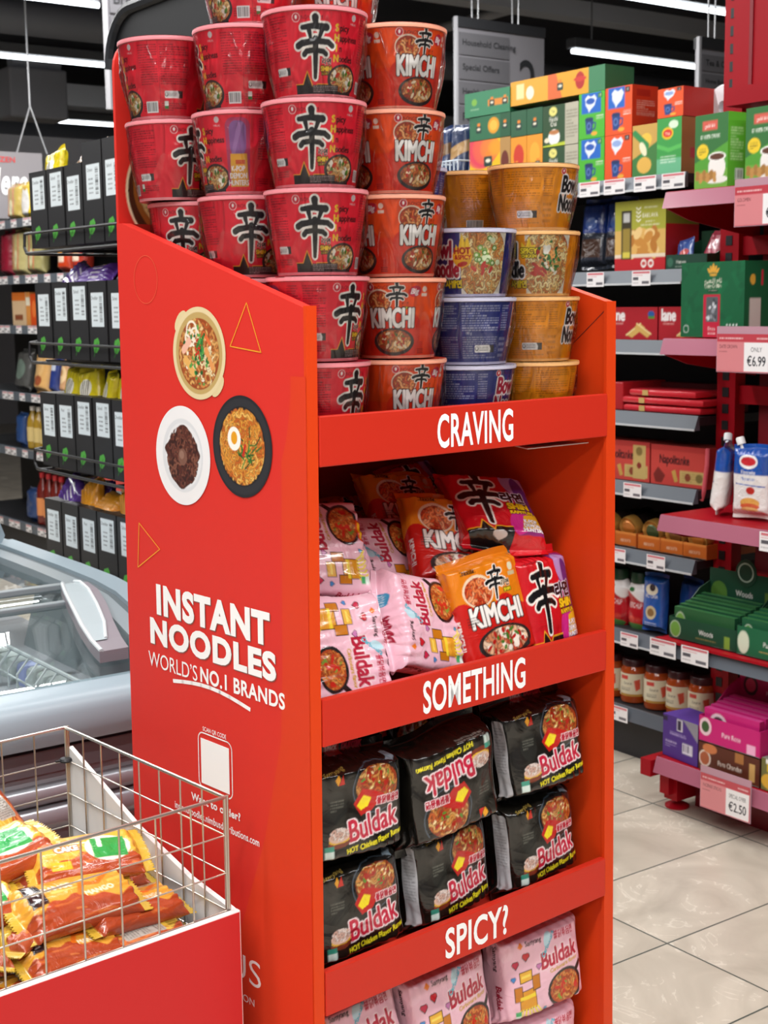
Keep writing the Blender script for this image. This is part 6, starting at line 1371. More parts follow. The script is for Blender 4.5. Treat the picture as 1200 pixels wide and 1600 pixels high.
cv = cvbox(0.16, 0.045, '#1c4434'); cv.ell(0.015, 0.022, 0.012, 0.014, '#3a6a54'); cv.text('Harness', 0.06, 0.018, 0.015, '#e8ece0', xs=0.8, bold=0.0005); cv.small(0.035, 0.006, 0.085, 0.012, 1, '#a8b8a8')
tray('snack_tray', 'dark green open snack tray between the baklava and the green crown box', 'tray', 3.285, 2.962, 1.582, 0.16, 0.16, 0.045, 0.12, cv, GRN, GREYIN)
simple_bag('sachet', 0.06, 0.09, 0.016, '#3a5aa0', 'blue sachet standing in the dark green snack tray', 'sachet', G(3.33, 3.005, 1.632), oG(0, 20, 14), None, paint=lambda cv, X, Y: (cv.ell(X, Y, 0.02, 0.012, '#c84a4a'), cv.rect(X - 0.03, Y - 0.05, X + 0.03, Y - 0.02, '#22282c')), seed=90)
simple_bag('sachet', 0.06, 0.09, 0.016, '#b8455a', 'pink sachet in the dark green snack tray', 'sachet', G(3.37, 2.925, 1.65), oG(0, 20, -10), None, paint=lambda cv, X, Y: cv.rect(X - 0.02, Y - 0.01, X + 0.02, Y + 0.02, '#e8b0b8'), seed=91)

# third shelf: red biscuit cartons
cv = cvbox(0.218, 0.102, '#ad1c28'); cv.text('lane', 0.045, 0.060, 0.052, '#f2eeec', xs=0.8, bold=0.0022); cv.small(0.02, 0.046, 0.07, 0.054, 1, '#e8b0a8'); 
for P in ([(0.085, 0.014), (0.145, 0.05), (0.165, 0.038), (0.11, 0.006)], [(0.13, 0.05), (0.19, 0.018), (0.175, 0.006), (0.12, 0.036)]): cv.poly(P, '#d8b060'); cv.line(P[:2], 0.005, '#f0d898')
cv.ell(0.19, 0.08, 0.014, 0.010, '#2a5aa0'); cv.rect(0.178, 0.066, 0.204, 0.074, '#4a8a30')
gbox('biscuit_box', 'red biscuit carton with white letters, partly behind the stand', 'biscuit box', 3.298, 3.080, 1.368, 1.470, 0.10, cv, '#8a1420', '#7a1018', group='red biscuit cartons')
gbox('biscuit_box', 'red biscuit carton with white letters, next to the green crown box', 'biscuit box', 3.074, 2.880, 1.368, 1.470, 0.10, cv, '#8a1420', '#7a1018', group='red biscuit cartons')
# fourth shelf: flat red packets in a tray
m = MB(); m.box(-0.045, 0, 0, 0.0, 0.2, 0.09, bevel=0.004); o = m.build('tray_side', mat('red_tray', '#b01c24', 0.45), None, False, G(3.285, 3.22, 1.142), RG); tag(o, 'upright red tray end beside the flat red packets', 'tray')
pkm = mat('red_packet', '#d02a36', 0.3, coat=0.3, bump=0.3, bscale=25)
for i, (b0, b1, z) in enumerate(((3.21, 2.885, 1.143), (3.215, 2.875, 1.168), (3.185, 2.905, 1.193))):
    r = thing('flat_packet', 'flat red packet with a gold seal, ' + ('bottom', 'middle', 'top')[i] + ' of the pile of three', 'packet', G(3.275, (b0 + b1) / 2, z), RG, 'flat red packets'); L = (b0 - b1) / 2
    m = MB(); m.box(-L, 0, 0, L, 0.14, 0.021, bevel=0.008); m.build('wrapper', pkm, r, smooth=True)
    MB().box(-0.5 * L - 0.01, -0.0006, 0.002, -0.5 * L + 0.014, 0.001, 0.019).build('seal', mat('gold_seal', '#c8a868', 0.35), r)
m = MB(); m.box(-0.16, 0, 0, 0.16, 0.05, 0.085); o = m.build('display_box', mat('dark_red_carton', '#5c0f16', 0.5), None, False, G(3.45, 3.05, 1.142), RG); tag(o, 'dark red carton standing behind the flat red packets', 'carton')
# fifth shelf: wafer cartons
def wafer(w, lab):
    cv = cvbox(w, 0.125, '#c8463e'); cv.rect(0, 0.108, w, 0.125, '#b83a36')
    cv.text('Napolitanke', w * 0.42, 0.068, 0.040, '#3a1418', xs=0.62, bold=0.0012)
    cv.rect(w * 0.52, 0.010, w * 0.96, 0.050, '#c8ac6a'); cv.ell(w * 0.66, 0.030, 0.012, 0.012, '#8a3028'); cv.ell(w * 0.86, 0.030, 0.014, 0.014, '#7a6a3a'); cv.small(w * 0.56, 0.014, w * 0.94, 0.046, 4, '#8a7440', al=0.5)
    cv.poly([(0.01, 0.03), (0.03, 0.055), (0.06, 0.03), (0.045, 0.005), (0.02, 0.005)], '#7a2a24'); cv.poly([(0.085, 0.045), (0.10, 0.05), (0.112, 0.015), (0.098, 0.01)], '#c8a050')
    return cv
gbox('wafer_box', 'coral wafer carton with dark lettering, nearest the red unit', 'wafer box', 3.096, 2.868, 0.917, 1.042, 0.11, wafer(0.228, 0), '#a03430', '#a83a34', yaw=1)
cv = wafer(0.228, 0); cv.rect(0.155, 0.008, 0.210, 0.115, '#c8ac6a'); cv.ell(0.182, 0.095, 0.014, 0.014, '#8a7440'); cv.ell(0.182, 0.05, 0.010, 0.010, '#8a3028')
gbox('wafer_box', 'coral wafer carton with dark lettering, partly behind the stand', 'wafer box', 3.332, 3.104, 0.917, 1.044, 0.11, cv, '#a03430', '#a83a34')
m = MB(); m.path([Vector((0, 0, 0.1)), Vector((0.004, -0.006, 0.05)), Vector((-0.008, -0.004, -0.03)), Vector((-0.02, 0, -0.06))], 0.007, 8); o = m.build('clip_strip', mat('coral_strip', '#d8606a', 0.4), None, True, G(3.285, 2.862, 0.945), RG); tag(o, 'coral plastic strip hanging at the end of the wafer shelf', 'strip')
# sixth shelf: tins in orange trays
cv = cvbox(0.094, 0.050, '#c46420'); cv.text('BISCOTTI', 0.047, 0.015, 0.013, '#f0d8b8', xs=0.8, bold=0.0005); cv.rect(0, 0.042, 0.094, 0.05, '#d8843a')
tin_f = mat('tin_gold', '#dca250', 0.28, 0.6); tin_d = mat('tin_dark', '#2c231f', 0.3, 0.3); tin_g = mat('tin_green', '#2a3f34', 0.3, 0.3)
ORT = mat('tray_orange', '#b8581c', 0.5)
for i, b in enumerate((3.295, 3.200, 3.097, 3.000, 2.906)):
    tray('tin_tray', 'orange tray of round tins, ' + ('mostly hidden by the stand', 'next to the stand', 'middle one, with a green-rimmed tin', 'next to last before the red unit', 'last before the red unit')[i], 'tray', 3.285, b, 0.7005, 0.094, 0.26, 0.046, 0.03, cv, ORT, GREYIN, group='orange tin trays')
    for j in range(4):
        m = MB(); M = Matrix.Translation((0, 0.012 + j * 0.055, 0.052)) @ Matrix.Rotation(-math.pi / 2 + 0.25, 4, 'X'); m.lathe([(0.0001, 0.004), (0.02, 0.002), (0.030, 0.006), (0.038, 0.0), (0.040, 0.008), (0.038, 0.034), (0.0001, 0.036)], 28, M)
        o = m.build('round_tin', tin_f if j == 0 else (tin_g if i == 2 else tin_d), None, True, G(3.285, b, 0.704), RG)
        if j == 0: m = MB(); m.lathe([(0.0001, 0.0), (0.022, 0.0002), (0.026, 0.004)], 24, M, caps=False); m.build('tin_face', mat('tin_face_%d' % (i % 3), ('#8a5a2c', '#c87a30', '#4a5a34')[i % 3], 0.3, 0.3), o)
        tag(o, ('gold' if j == 0 else 'dark') + ' round tin ' + ('at the front' if j == 0 else 'second' if j == 1 else 'third' if j == 2 else 'deepest') + ' in the ' + ('tray mostly hidden by the stand', 'tray next to the stand', 'middle orange tray', 'next to last orange tray', 'last orange tray')[i], 'tin', 'round tins in orange trays')
# seventh shelf: ketchup, blue bag
z7 = 0.4285
for i, b in enumerate((3.258, 3.168)):
    r = thing('ketchup_bottle', 'red and white ketchup bottle with dark green cap, ' + ('mostly hidden by the stand' if i == 0 else 'beside the blue bag'), 'bottle', G(3.325, b, z7), RG, 'ketchup bottles')
    cv = Cv(0.28, 0.155, 480, '#b01822'); cv.poly([(0, 0.105)] + [(0.28 * t, 0.108 + 0.016 * math.sin(t * 12.6)) for t in np.linspace(0, 1, 30)] + [(0.28, 0.155), (0, 0.155)], '#e8e6e4')
    for X in (0.07, 0.21):
        cv.text('KETCHUP', X + 0.0, 0.070, 0.024, '#f2ecea', xs=0.62, bold=0.001); cv.ell(X - 0.012, 0.13, 0.014, 0.008, '#2a6a34'); cv.ell(X - 0.01, 0.03, 0.016, 0.014, '#d84838'); cv.ell(X + 0.014, 0.028, 0.014, 0.013, '#c83028'); cv.ell(X + 0.0, 0.008, 0.05, 0.012, '#4a7a38')
    th = np.linspace(0, 2 * np.pi, 90, endpoint=False); zz = np.linspace(0, 1, 50); T_, Z_ = np.meshgrid(th, zz)
    R_ = 0.040 - 0.003 * np.cos(Z_ * 12) * (Z_ < 0.85) - 0.012 * np.clip((Z_ - 0.8) / 0.2, 0, 1) ** 2 - 0.004 * np.clip((0.06 - Z_) / 0.06, 0, 1)
    P = np.stack([R_ * 1.1 * np.cos(T_), R_ * 0.72 * np.sin(T_), Z_ * 0.155], -1); link('bottle_body', grid_mesh('bottle_body', P, cv.sample((T_ / (2 * np.pi) + 0.0) % 1, Z_), PRINT_GLOSS, wrap=True), r, rot=(0, 0, math.pi))
    m = MB(); m.lathe([(0.030, 0.152), (0.031, 0.156), (0.030, 0.184), (0.027, 0.188), (0.0001, 0.189)], 28); m.build('cap', mat('cap_green', '#143a22', 0.4), r, smooth=True)
def bluebag(cv, X, Y):
    cv.ell(X, Y + 0.045, 0.03, 0.018, '#e0d8c0'); cv.ell(X + 0.004, Y + 0.052, 0.014, 0.012, '#2a2a30'); cv.text('VICTORIA', X, Y + 0.018, 0.017, '#f0f0ee', xs=0.8, bold=0.0008); cv.ell(X, Y - 0.03, 0.026, 0.022, '#c8b890'); cv.ell(X, Y - 0.03, 0.016, 0.013, '#8a6a40'); cv.small(X - 0.03, Y - 0.075, X + 0.03, Y - 0.06, 2, '#c8d0e0')
simple_bag('gusset_bag', 0.09, 0.175, 0.05, '#2358a8', 'bright blue paper bag with a black and white emblem beside the ketchup', 'bag', G(3.31, 3.085, z7 + 0.099), oG(2, 3), None, paint=bluebag, seed=95, rough=0.8)
simple_bag('gusset_bag', 0.09, 0.17, 0.05, '#1f4c98', 'blue bag crumpled behind the first one, against the green carton', 'bag', G(3.37, 2.99, z7 + 0.097), oG(-8, 6), None, seed=96, rough=1.4)
# bottom shelf: jars of sauce
lab = Cv(0.30, 0.085, 480, '#d8d0b4')
for X in (0.05, 0.15, 0.25): lab.rect(X - 0.04, 0.064, X - 0.008, 0.078, '#c84038'); lab.text('Sauce', X - 0.01, 0.045, 0.014, '#2a2a2a', bold=0.0004); lab.poly([(X + 0.012, 0.06), (X + 0.034, 0.066), (X + 0.036, 0.03), (X + 0.02, 0.02)], '#c8503a'); lab.small(X - 0.04, 0.02, X, 0.035, 3, '#5a5648'); lab.rect(X - 0.045, 0.0, X + 0.045, 0.008, '#b88a3a')
JL = mat('jar_lid', '#3c1618', 0.35); SAUCE = mat('sauce', '#a8481a', 0.15, coat=0.6)
for i, b in enumerate((3.30, 3.200, 3.095, 2.998, 2.905)):
    r = thing('sauce_jar', 'glass jar of orange sauce with cream label and maroon lid, ' + ('mostly hidden by the stand', 'nearest the stand', 'second clear of the stand', 'third clear of the stand', 'behind the purple box')[i], 'jar', G(3.335, b, 0.1725), RG - 0.25 + 0.2 * (i % 3), 'sauce jars')
    m = MB(); m.lathe([(0.036, 0.0), (0.043, 0.004), (0.045, 0.014), (0.045, 0.108), (0.040, 0.120), (0.036, 0.126), (0.036, 0.13), (0.0001, 0.13)], 36); m.build('glass_body', SAUCE, r, smooth=True)
    th = np.linspace(0, 2 * np.pi, 110, endpoint=False); T_, Z_ = np.meshgrid(th, np.linspace(0, 1, 36)); P = np.stack([0.0456 * np.cos(T_), 0.0456 * np.sin(T_), 0.026 + Z_ * 0.076], -1); link('label', grid_mesh('label', P, lab.sample(T_ / (2 * np.pi), Z_), PRINT_CARD, wrap=True), r)
    m = MB(); m.lathe([(0.038, 0.124), (0.040, 0.126), (0.040, 0.144), (0.037, 0.148), (0.0001, 0.147)], 32); m.build('lid', JL, r, smooth=True)

# ------------------------------------------------------------------ red shelving unit at the end of the run
RU = gthing('red_shelving', 'red steel shelving unit with slotted uprights beside the grey gondola', 'shelving', 2.98, 2.77)
def r2x(b): return 2.77 - b
PINKR = mat('ticket_rail_pink', '#a35f72', 0.25, spec=0.5)
RL = 1.5
MB().box(0.02, 0.40, 0.06, RL, 0.42, 2.6).build('back_panel', RDARK, RU)
for x in (-0.104, RL * 0.5):
    up = MB().box(x, 0.355, 0.03, x + 0.07, 0.40, 2.75).build('upright', RPAINT, RU); sl = MB()
    for k in range(52): sl.box(x + 0.022, 0.353, 0.10 + k * 0.05, x + 0.046, 0.3555, 0.128 + k * 0.05)
    sl.build('slot_pattern', BLK, up)
for z in (0.62, 0.79, 1.0, 1.18, 1.28, 1.46, 1.62, 1.72): MB().box(-0.09, 0.37, z, RL, 0.398, z + 0.055).build('cross_rail', RPAINT, RU)
MB().box(-0.025, 0.30, 2.07, RL, 0.40, 2.75).build('head_panel', RPAINT, RU); MB().box(0.02, 0.22, 2.03, 0.35, 0.41, 2.08).build('head_shelf', RPAINT, RU)
for x in (0.035, 0.16): MB().box(x, 0.296, 2.08, x + 0.012, 0.30, 2.75).build('head_rib', RDARK, RU)
RSH = (1.742, 1.340, 0.838, 0.478, 0.118)
for k, z in enumerate(RSH):
    MB().box(0.0, 0.008, z + 0.026, RL, 0.40, z + 0.046).build('shelf', RPAINT, RU)
    m = MB(); m.prism([(-0.002, z), (-0.010, z), (0.004, z + 0.044), (0.012, z + 0.046), (0.010, z)], 0.0 if k != 3 else 0.02, RL, axis='x'); rl = m.build('ticket_rail', PINKR if k != 3 else SHG, RU)
    m = MB(); m.prism([(0.008, z + 0.046), (0.008, z - 0.002), (0.10, z - 0.03), (0.40, z - 0.075), (0.40, z + 0.046)], 0.001, 0.006, axis='x'); m.build('bracket', RPAINT, RU)
    if k == 3: MB().box(0.0, -0.012, z + 0.040, RL, 0.01, z + 0.047).build('shelf_edge', RPAINT, RU)
m = MB(); m.box(0.0, 0.04, 0.03, 0.05, 0.40, 0.12); m.box(0.0, 0.02, 0.05, 0.035, 0.05, 0.12); m.build('base_foot', RPAINT, RU)
m = MB(); m.lathe([(0.036, 0.0), (0.036, 0.006), (0.02, 0.014), (0.008, 0.016), (0.008, 0.05), (0.0001, 0.05)], 28, Matrix.Translation((0.02, 0.075, 0.0))); m.build('foot_disc', RPAINT, RU, smooth=True)
MB().box(0.05, 0.12, 0.0, RL, 0.14, 0.09).build('kick_plate', RDARK, RU)
for b in (2.735, 2.615): ticket(RU, r2x(b), -0.0135, 0.474, 0.10, 0.050)
ticket(RU, r2x(2.355), -0.0125, 0.83, 0.09, 0.052)
def price_card(label, b0, b1, z0, z1, l1, l2, price, y=-0.018, lean=0.0):
    r = thing('price_card', label, 'price card', G(2.98 + y, (b0 + b1) / 2, z0), RG); w, h = abs(b0 - b1), z1 - z0
    cv = Cv(w, h, 900, '#cf7077'); cv.rect(0, h * 0.80, w, h, '#bb4650'); cv.rect(w * 0.52, h * 0.02, w * 0.98, h * 0.78, '#eceaea'); cv.rect(0, h * 0.02, w * 0.52, h * 0.78, '#d48589')
    cv.small(w * 0.04, h * 0.84, w * 0.5, h * 0.93, 1, '#f0d0d0'); cv.small(w * 0.75, h * 0.84, w * 0.96, h * 0.93, 1, '#f0d0d0'); cv.text(l1, w * 0.05, h * 0.62, h * 0.13, '#5a2a30', al='l', xs=0.7, bold=0.0003); cv.small(w * 0.04, h * 0.5, w * 0.2, h * 0.56, 1, '#8a4a50')
    cv.text(l2, w * 0.75, h * 0.54, h * 0.17, '#3a3a40', xs=0.8 if len(l2) < 6 else 0.52, bold=0.0003); cv.text(price, w * 0.75, h * 0.17, h * 0.36, '#2a2c34', xs=0.72, bold=0.0007)
    U, V = np.meshgrid(np.linspace(0, 1, 130), np.linspace(0, 1, 80)); P = np.stack([-w / 2 + U * w, 0 * U - 0.001, V * h], -1); link('printed_card', grid_mesh('printed_card', P, cv.sample(U, V), PRINT_GLOSS, smooth=False), r)
    MB().box(-w / 2 - 0.002, 0.0, -0.002, w / 2 + 0.002, 0.002, h + 0.02).build('card_holder', mat('holder_clear', '#b98f9c', 0.15), r)
price_card('pink and white price card reading ONLY €6.99 under the green crown box', 2.555, 2.379, 1.300, 1.400, 'DATE CROWN', 'ONLY', '€6.99')
price_card('pink and white price card under the ginger drink boxes', 2.506, 2.330, 1.680, 1.780, 'GOLDMEN', 'ONLY', '€5.49')
price_card('pink and white price card reading SPECIAL OFFER €2.50 on the lowest red shelf', 2.580, 2.404, 0.072, 0.172, 'INCENSE STICKS', 'SPECIAL OFFER', '€2.50')
# ginger drink boxes
cv = cvbox(0.125, 0.198, '#4f9a2e'); cv.rect(0, 0, 0.125, 0.05, '#6aa43a'); cv.poly([(0, 0.07), (0.125, 0.12), (0.125, 0.198), (0, 0.198)], '#2f6e34')
cv.rect(0.028, 0.155, 0.085, 0.180, '#d05a4a'); cv.text('gold kili', 0.056, 0.162, 0.014, '#f8e8e0', xs=0.85, bold=0.0005); cv.text('GINGER DRINK', 0.058, 0.133, 0.015, '#e8f0e0', xs=0.72, bold=0.0006)
for P in ((0.02, 0.10, 0.024), (0.06, 0.11, 0.0)): pass
cv.ell(0.030, 0.10, 0.022, 0.020, '#e8c828'); cv.small(0.016, 0.09, 0.044, 0.112, 4, '#6a5a18'); cv.ell(0.085, 0.055, 0.032, 0.034, '#e8e6e0'); cv.ell(0.085, 0.083, 0.033, 0.012, '#f4f2ec'); cv.ell(0.085, 0.083, 0.027, 0.009, '#5c3420'); cv.ell(0.085, 0.022, 0.042, 0.010, '#e2e4dc')
for i in range(12): cv.ell(0.012 + (i % 6) * 0.013, 0.030 + 0.012 * (i // 6) - 0.006 * (i % 2), 0.009, 0.007, '#b88a48' if i % 2 else '#a07438', i)
cs = cvbox(0.09, 0.198, '#5fae34'); cs.small(0.01, 0.07, 0.06, 0.16, 12, '#d8ecc0'); cs.rect(0.03, 0.02, 0.062, 0.05, '#e8ecea'); cs.bars(0.033, 0.024, 0.059, 0.047)
gg = 'ginger drink boxes'
gbox('drink_box', 'green ginger drink box with a cup of tea, in full view on the red shelf', 'drink box', 2.703, 2.580, 1.789, 1.986, 0.085, cv, cs, '#3a7a34', a=3.02, group=gg, yaw=-4)
gbox('drink_box', 'green ginger drink box cut by the picture edge', 'drink box', 2.527, 2.404, 1.789, 1.986, 0.085, cv, cs, '#3a7a34', a=3.02, group=gg, yaw=-3)
gbox('drink_box', 'green ginger drink box peeping out behind the first one', 'drink box', 2.745, 2.625, 1.789, 1.975, 0.085, cv, cs, '#3a7a34', a=3.13, group=gg)
cv = cvbox(0.13, 0.19, '#b03a3a'); cv.rect(0.02, 0.1, 0.1, 0.15, '#d8a8a0')
gbox('pink_carton', 'red carton on the red shelf behind the second ginger box', 'carton', 2.50, 2.36, 1.789, 1.99, 0.10, cv, '#8a2a2a', a=3.16)
# crown date box
cv = cvbox(0.245, 0.205, '#0f5a36')
rnd = random.Random(3)
for i in range(50): cv.ell(rnd.uniform(0, 0.245), rnd.uniform(0, 0.205), rnd.uniform(0.01, 0.03), 0.008, rnd.choice(('#0d5030', '#13663e', '#115c38')), rnd.uniform(0, 3), al=0.6)
for i in range(5): cv.ell(0.125 + (i - 2) * 0.008, 0.180 + 0.004 * (2 - abs(i - 2)), 0.004, 0.013 - abs(i - 2) * 0.002, '#d8a038', -(i - 2) * 0.35)
cv.ell(0.125, 0.169, 0.014, 0.003, '#d8a038'); cv.text('ﻢﻴﻌﻨﻟﺍ ﺝﺎﺗ'[::1], 0.125, 0.148, 0.018, '#f0ecd8', bold=0.0005); cv.text('Date Crown', 0.125, 0.134, 0.016, '#f0ecd8', xs=0.75, bold=0.0004); cv.rect(0.105, 0.122, 0.145, 0.129, '#083a22'); cv.small(0.108, 0.1235, 0.142, 0.1275, 1, '#e8e4d0')
cv.rect(0.090, 0.0, 0.153, 0.117, '#b8203a'); cv.rect(0.100, 0.042, 0.146, 0.110, '#55585c', r=0.004)
for i in range(18): cv.ell(rnd.uniform(0.105, 0.141), rnd.uniform(0.05, 0.103), 0.006, 0.004, rnd.choice(('#8a8e94', '#c8ccd0', '#3a3c40')), rnd.uniform(0, 3))
cv.text('Dates', 0.122, 0.02, 0.012, '#f0d8d8'); cv.small(0.108, 0.006, 0.138, 0.014, 1, '#f0d0d0'); cv.ell(0.022, 0.022, 0.011, 0.011, '#cfe0d4'); cv.ell(0.022, 0.022, 0.009, 0.009, '#0f5a36')
for i in range(4): cv.rect(0.176 + i * 0.012, 0.016, 0.186 + i * 0.012, 0.028, '#dfe8e0', r=0.003); cv.ell(0.181 + i * 0.012, 0.034, 0.003, 0.003, '#dfe8e0')
cs = cvbox(0.10, 0.205, '#0d4f30'); cs.rect(0.02, 0.008, 0.06, 0.105, '#b8b0a8'); cs.ell(0.03, 0.155, 0.010, 0.014, '#c89838'); cs.rect(0.06, 0.14, 0.068, 0.18, '#b8203a')
gbox('date_box', 'big green carton with a gold crown and a silver window', 'date box', 2.740, 2.498, 1.388, 1.592, 0.10, cv, cs, '#0d4a2e', a=3.01, yaw=-5)
# mayonnaise pouches on the third red shelf
def pouch(cv, X, Y):
    cv.rect(0, Y + 0.02, cv.w, cv.h, '#1c4fa4'); cv.ell(X, Y + 0.055, 0.035, 0.02, '#f0f0ee'); cv.ell(X, Y + 0.055, 0.028, 0.012, '#c83038'); cv.text('Mayonnaise', X, Y + 0.022, 0.014, '#1c4fa4', xs=0.8, bold=0.0005, out=(0.001, '#f2f2f2')); cv.rect(0, 0, cv.w, Y + 0.02, '#e6e4e0'); cv.text('Mayonnaise', X, Y + 0.004, 0.014, '#2a5ab0', xs=0.8, bold=0.0005)
    cv.ell(X + 0.01, Y - 0.022, 0.016, 0.010, '#b83028'); cv.ell(X + 0.008, Y - 0.055, 0.036, 0.014, '#d8a050'); cv.ell(X + 0.008, Y - 0.064, 0.036, 0.008, '#c85a38'); cv.ell(X + 0.008, Y - 0.074, 0.034, 0.008, '#e8c078'); cv.line([(X - 0.05, Y - 0.006), (X + 0.06, Y - 0.010)], 0.003, '#2a5ab0')
for i, (a, b, yw, lab_) in enumerate(((3.10, 2.640, -62, 'blue and white sauce pouch turned side on, white cap up'), (3.08, 2.520, 5, 'white sauce pouch with blue top, facing out at the picture edge'), (3.20, 2.50, 0, 'sauce pouch behind the one facing out'))):
    r = thing('sauce_pouch', lab_, 'pouch', G(a, b, 0.8905), RG + math.radians(yw), 'sauce pouches')
    cv, X, Y = pack_canvas(0.115, 0.19, 0.05, '#1c4fa4', res=600); pouch(cv, X, Y); cv.rect(0, 0, X - 0.06, cv.h, '#9a969a') if i == 0 else None
    me = pack_mesh('pouch_body', 0.115, 0.19, 0.05, cv, PRINT_WRAP, seed=100 + i, rough=1.2, cor=0.8, end=1.6, res=420)[0]; link('pouch_body', me, r, (0, 0, 0.103), (math.radians(-6 if i == 0 else 0), 0, 0))
    m = MB(); m.lathe([(0.006, 0.0), (0.006, 0.012), (0.012, 0.012), (0.012, 0.030), (0.010, 0.033), (0.0001, 0.033)], 20, Matrix.Translation((-0.035, -0.0, 0.192)) @ Matrix.Rotation(math.radians(-20), 4, 'Y')); m.build('cap', mat('cap_white', '#e8e8e6', 0.4), r, smooth=True)
m = MB(); m.box(-0.1, 0, 0, 0.1, 0.04, 0.16); o = m.build('snack_packet', mat('packet_dark', '#1d1b22', 0.4), None, False, G(3.30, 2.47, 0.99), RG); o.location.z = 0.8855; tag(o, 'dark packet with a red letter B behind the sauce pouches', 'packet')
t = MB(); letters(t, 'B', (-0.05, -0.001, 0.06), (1, 0, 0), (0, 0, 1), 0.05, 0.06, 0.03); t.build('lettering', mat('red_letter', '#c02030', 0.5), o)
# incense trays on the fourth red shelf
DGR = mat('incense_green', '#17402c', 0.5)
def inc_front(w, h, col, word, pic):
    cv = cvbox(w, h, col); cv.ell(0.022, h * 0.45, 0.020, h * 0.40, '#b8c8b0'); cv.ell(0.022, h * 0.45, 0.018, h * 0.36, pic); cv.text(word, w * 0.55, h * 0.42, 0.020, '#eef0ea', xs=0.85, bold=0.0005); cv.small(w * 0.4, h * 0.2, w * 0.7, h * 0.28, 1, '#c8a860'); cv.rect(w * 0.82, 0, w * 0.9, h * 0.6, '#7a9a3a'); return cv
def inc_back(w, h, col, word, pic):
    cv = cvbox(w, h, col); cv.ell(0.035, h * 0.62, 0.030, 0.034, pic); cv.text(word, w * 0.52, h * 0.62, 0.024, '#eef0ea', xs=0.85, bold=0.0006); cv.rect(w * 0.82, h * 0.4, w * 0.93, h * 0.75, '#5a7a30'); cv.small(w * 0.35, h * 0.52, w * 0.68, h * 0.56, 1, '#c8c8a8'); return cv
z4 = 0.5265
r = tray('incense_tray', 'dark green open carton with a round crest on its tall back', 'tray', 3.0, 2.620, z4, 0.245, 0.17, 0.062, 0.185, inc_front(0.245, 0.062, '#1a4630', 'Woods', '#6a9a40'), DGR, GREYIN, inc_back(0.245, 0.185, '#1a4a34', 'Woods', '#5a8a38'))
m = MB(); m.prism([(0.012 + 0.038 * math.cos(t_), 0.185 + 0.040 * math.sin(t_)) for t_ in np.linspace(0, 6.283, 26)[:-1]], 0.168, 0.171, axis='y'); rd = m.build('crest', DGR, r)
m = MB(); m.lathe([(0.024, 0), (0.029, 0), (0.029, 0.001), (0.024, 0.001)], 28, Matrix.Translation((0.012, 0.1675, 0.187)) @ Matrix.Rotation(math.pi / 2, 4, 'X'), caps=False); m.build('crest_ring', mat('crest_pale', '#a8c0b0', 0.5), r)
for i in range(6): gbox('incense_box', 'slim green incense box in the crested dark green carton, ' + ('first', 'second', 'third', 'fourth', 'fifth', 'sixth')[i] + ' from the front', 'incense box', 2.735, 2.515, z4 + 0.004, z4 + 0.090 + i * 0.005, 0.018, inc_front(0.22, 0.10, ('#2a5a34', '#1c4a30')[i % 2], 'Woods', '#7aa84a'), '#1c4a30', '#2f6a3a', a=3.012 + i * 0.022, group='incense boxes in the crested carton')
r = tray('incense_tray', 'lighter green open carton at the picture edge beside the crested one', 'tray', 2.995, 2.396, z4, 0.19, 0.17, 0.080, 0.17, inc_front(0.19, 0.080, '#1f6240', 'Pure', '#d0d8c0'), DGR, GREYIN, inc_back(0.19, 0.17, '#1f6240', 'Pure', '#4a7a34'))
for i in range(4): gbox('incense_box', 'slim green incense box in the lighter green edge carton, ' + ('first', 'second', 'third', 'fourth')[i] + ' from the front', 'incense box', 2.485, 2.315, z4 + 0.004, z4 + 0.100 + i * 0.005, 0.018, inc_front(0.17, 0.10, '#1f5a3a', 'Pure', '#4a8a3a'), '#1c4a30', '#2f6a3a', a=3.007 + i * 0.024, group='incense boxes in the lighter green carton')
# lowest red shelf
z5 = 0.1655
cv = cvbox(0.15, 0.125, '#4a2a80'); cv.poly([(0.085, 0.125), (0.15, 0.125), (0.15, 0.07)], '#8a8690'); cv.rect(0.06, 0.085, 0.085, 0.122, '#c8c4cc'); cv.rect(0.064, 0.09, 0.078, 0.118, '#2a1a3a'); cv.small(0.01, 0.03, 0.06, 0.05, 4, '#c8bce0'); cv.small(0.03, 0.068, 0.1, 0.08, 2, '#b8a8d8'); cv.rect(0.085, 0.025, 0.128, 0.055, '#dcd8e4'); cv.bars(0.088, 0.03, 0.125, 0.053, '#2a1a4a'); cv.rect(0, 0.105, 0.02, 0.12, '#2a1a3a')
gbox('incense_carton', 'purple carton with barcode, standing at the end of the lowest red shelf', 'carton', 2.770, 2.622, z5, z5 + 0.125, 0.10, cv, '#3a2068', '#5a3a90', a=3.002, yaw=-6)
r = tray('incense_tray', 'bright pink open carton on top of the brown one', 'tray', 2.994, 2.510, z5 + 0.083, 0.215, 0.17, 0.075, 0.20, (lambda c: (c.ell(0.022, 0.045, 0.022, 0.026, '#e8c8d0'), c.ell(0.022, 0.045, 0.014, 0.016, '#3a5a30'), c.text('Pure Rose', 0.115, 0.028, 0.020, '#f8e8f0', xs=0.8, bold=0.0006), c.rect(0.17, 0.0, 0.2, 0.03, '#f0b0d0'), c)[-1])(cvbox(0.215, 0.075, '#c81e72')), mat('incense_pink', '#b81a64', 0.5), GREYIN, (lambda c: (c.ell(0.04, 0.14, 0.026, 0.03, '#3a2a30'), c.ell(0.04, 0.14, 0.018, 0.02, '#c84a6a'), c.text('Pure Rose', 0.13, 0.12, 0.020, '#f0c8dc', xs=0.85), c)[-1])(cvbox(0.215, 0.20, '#ac1a5c')))
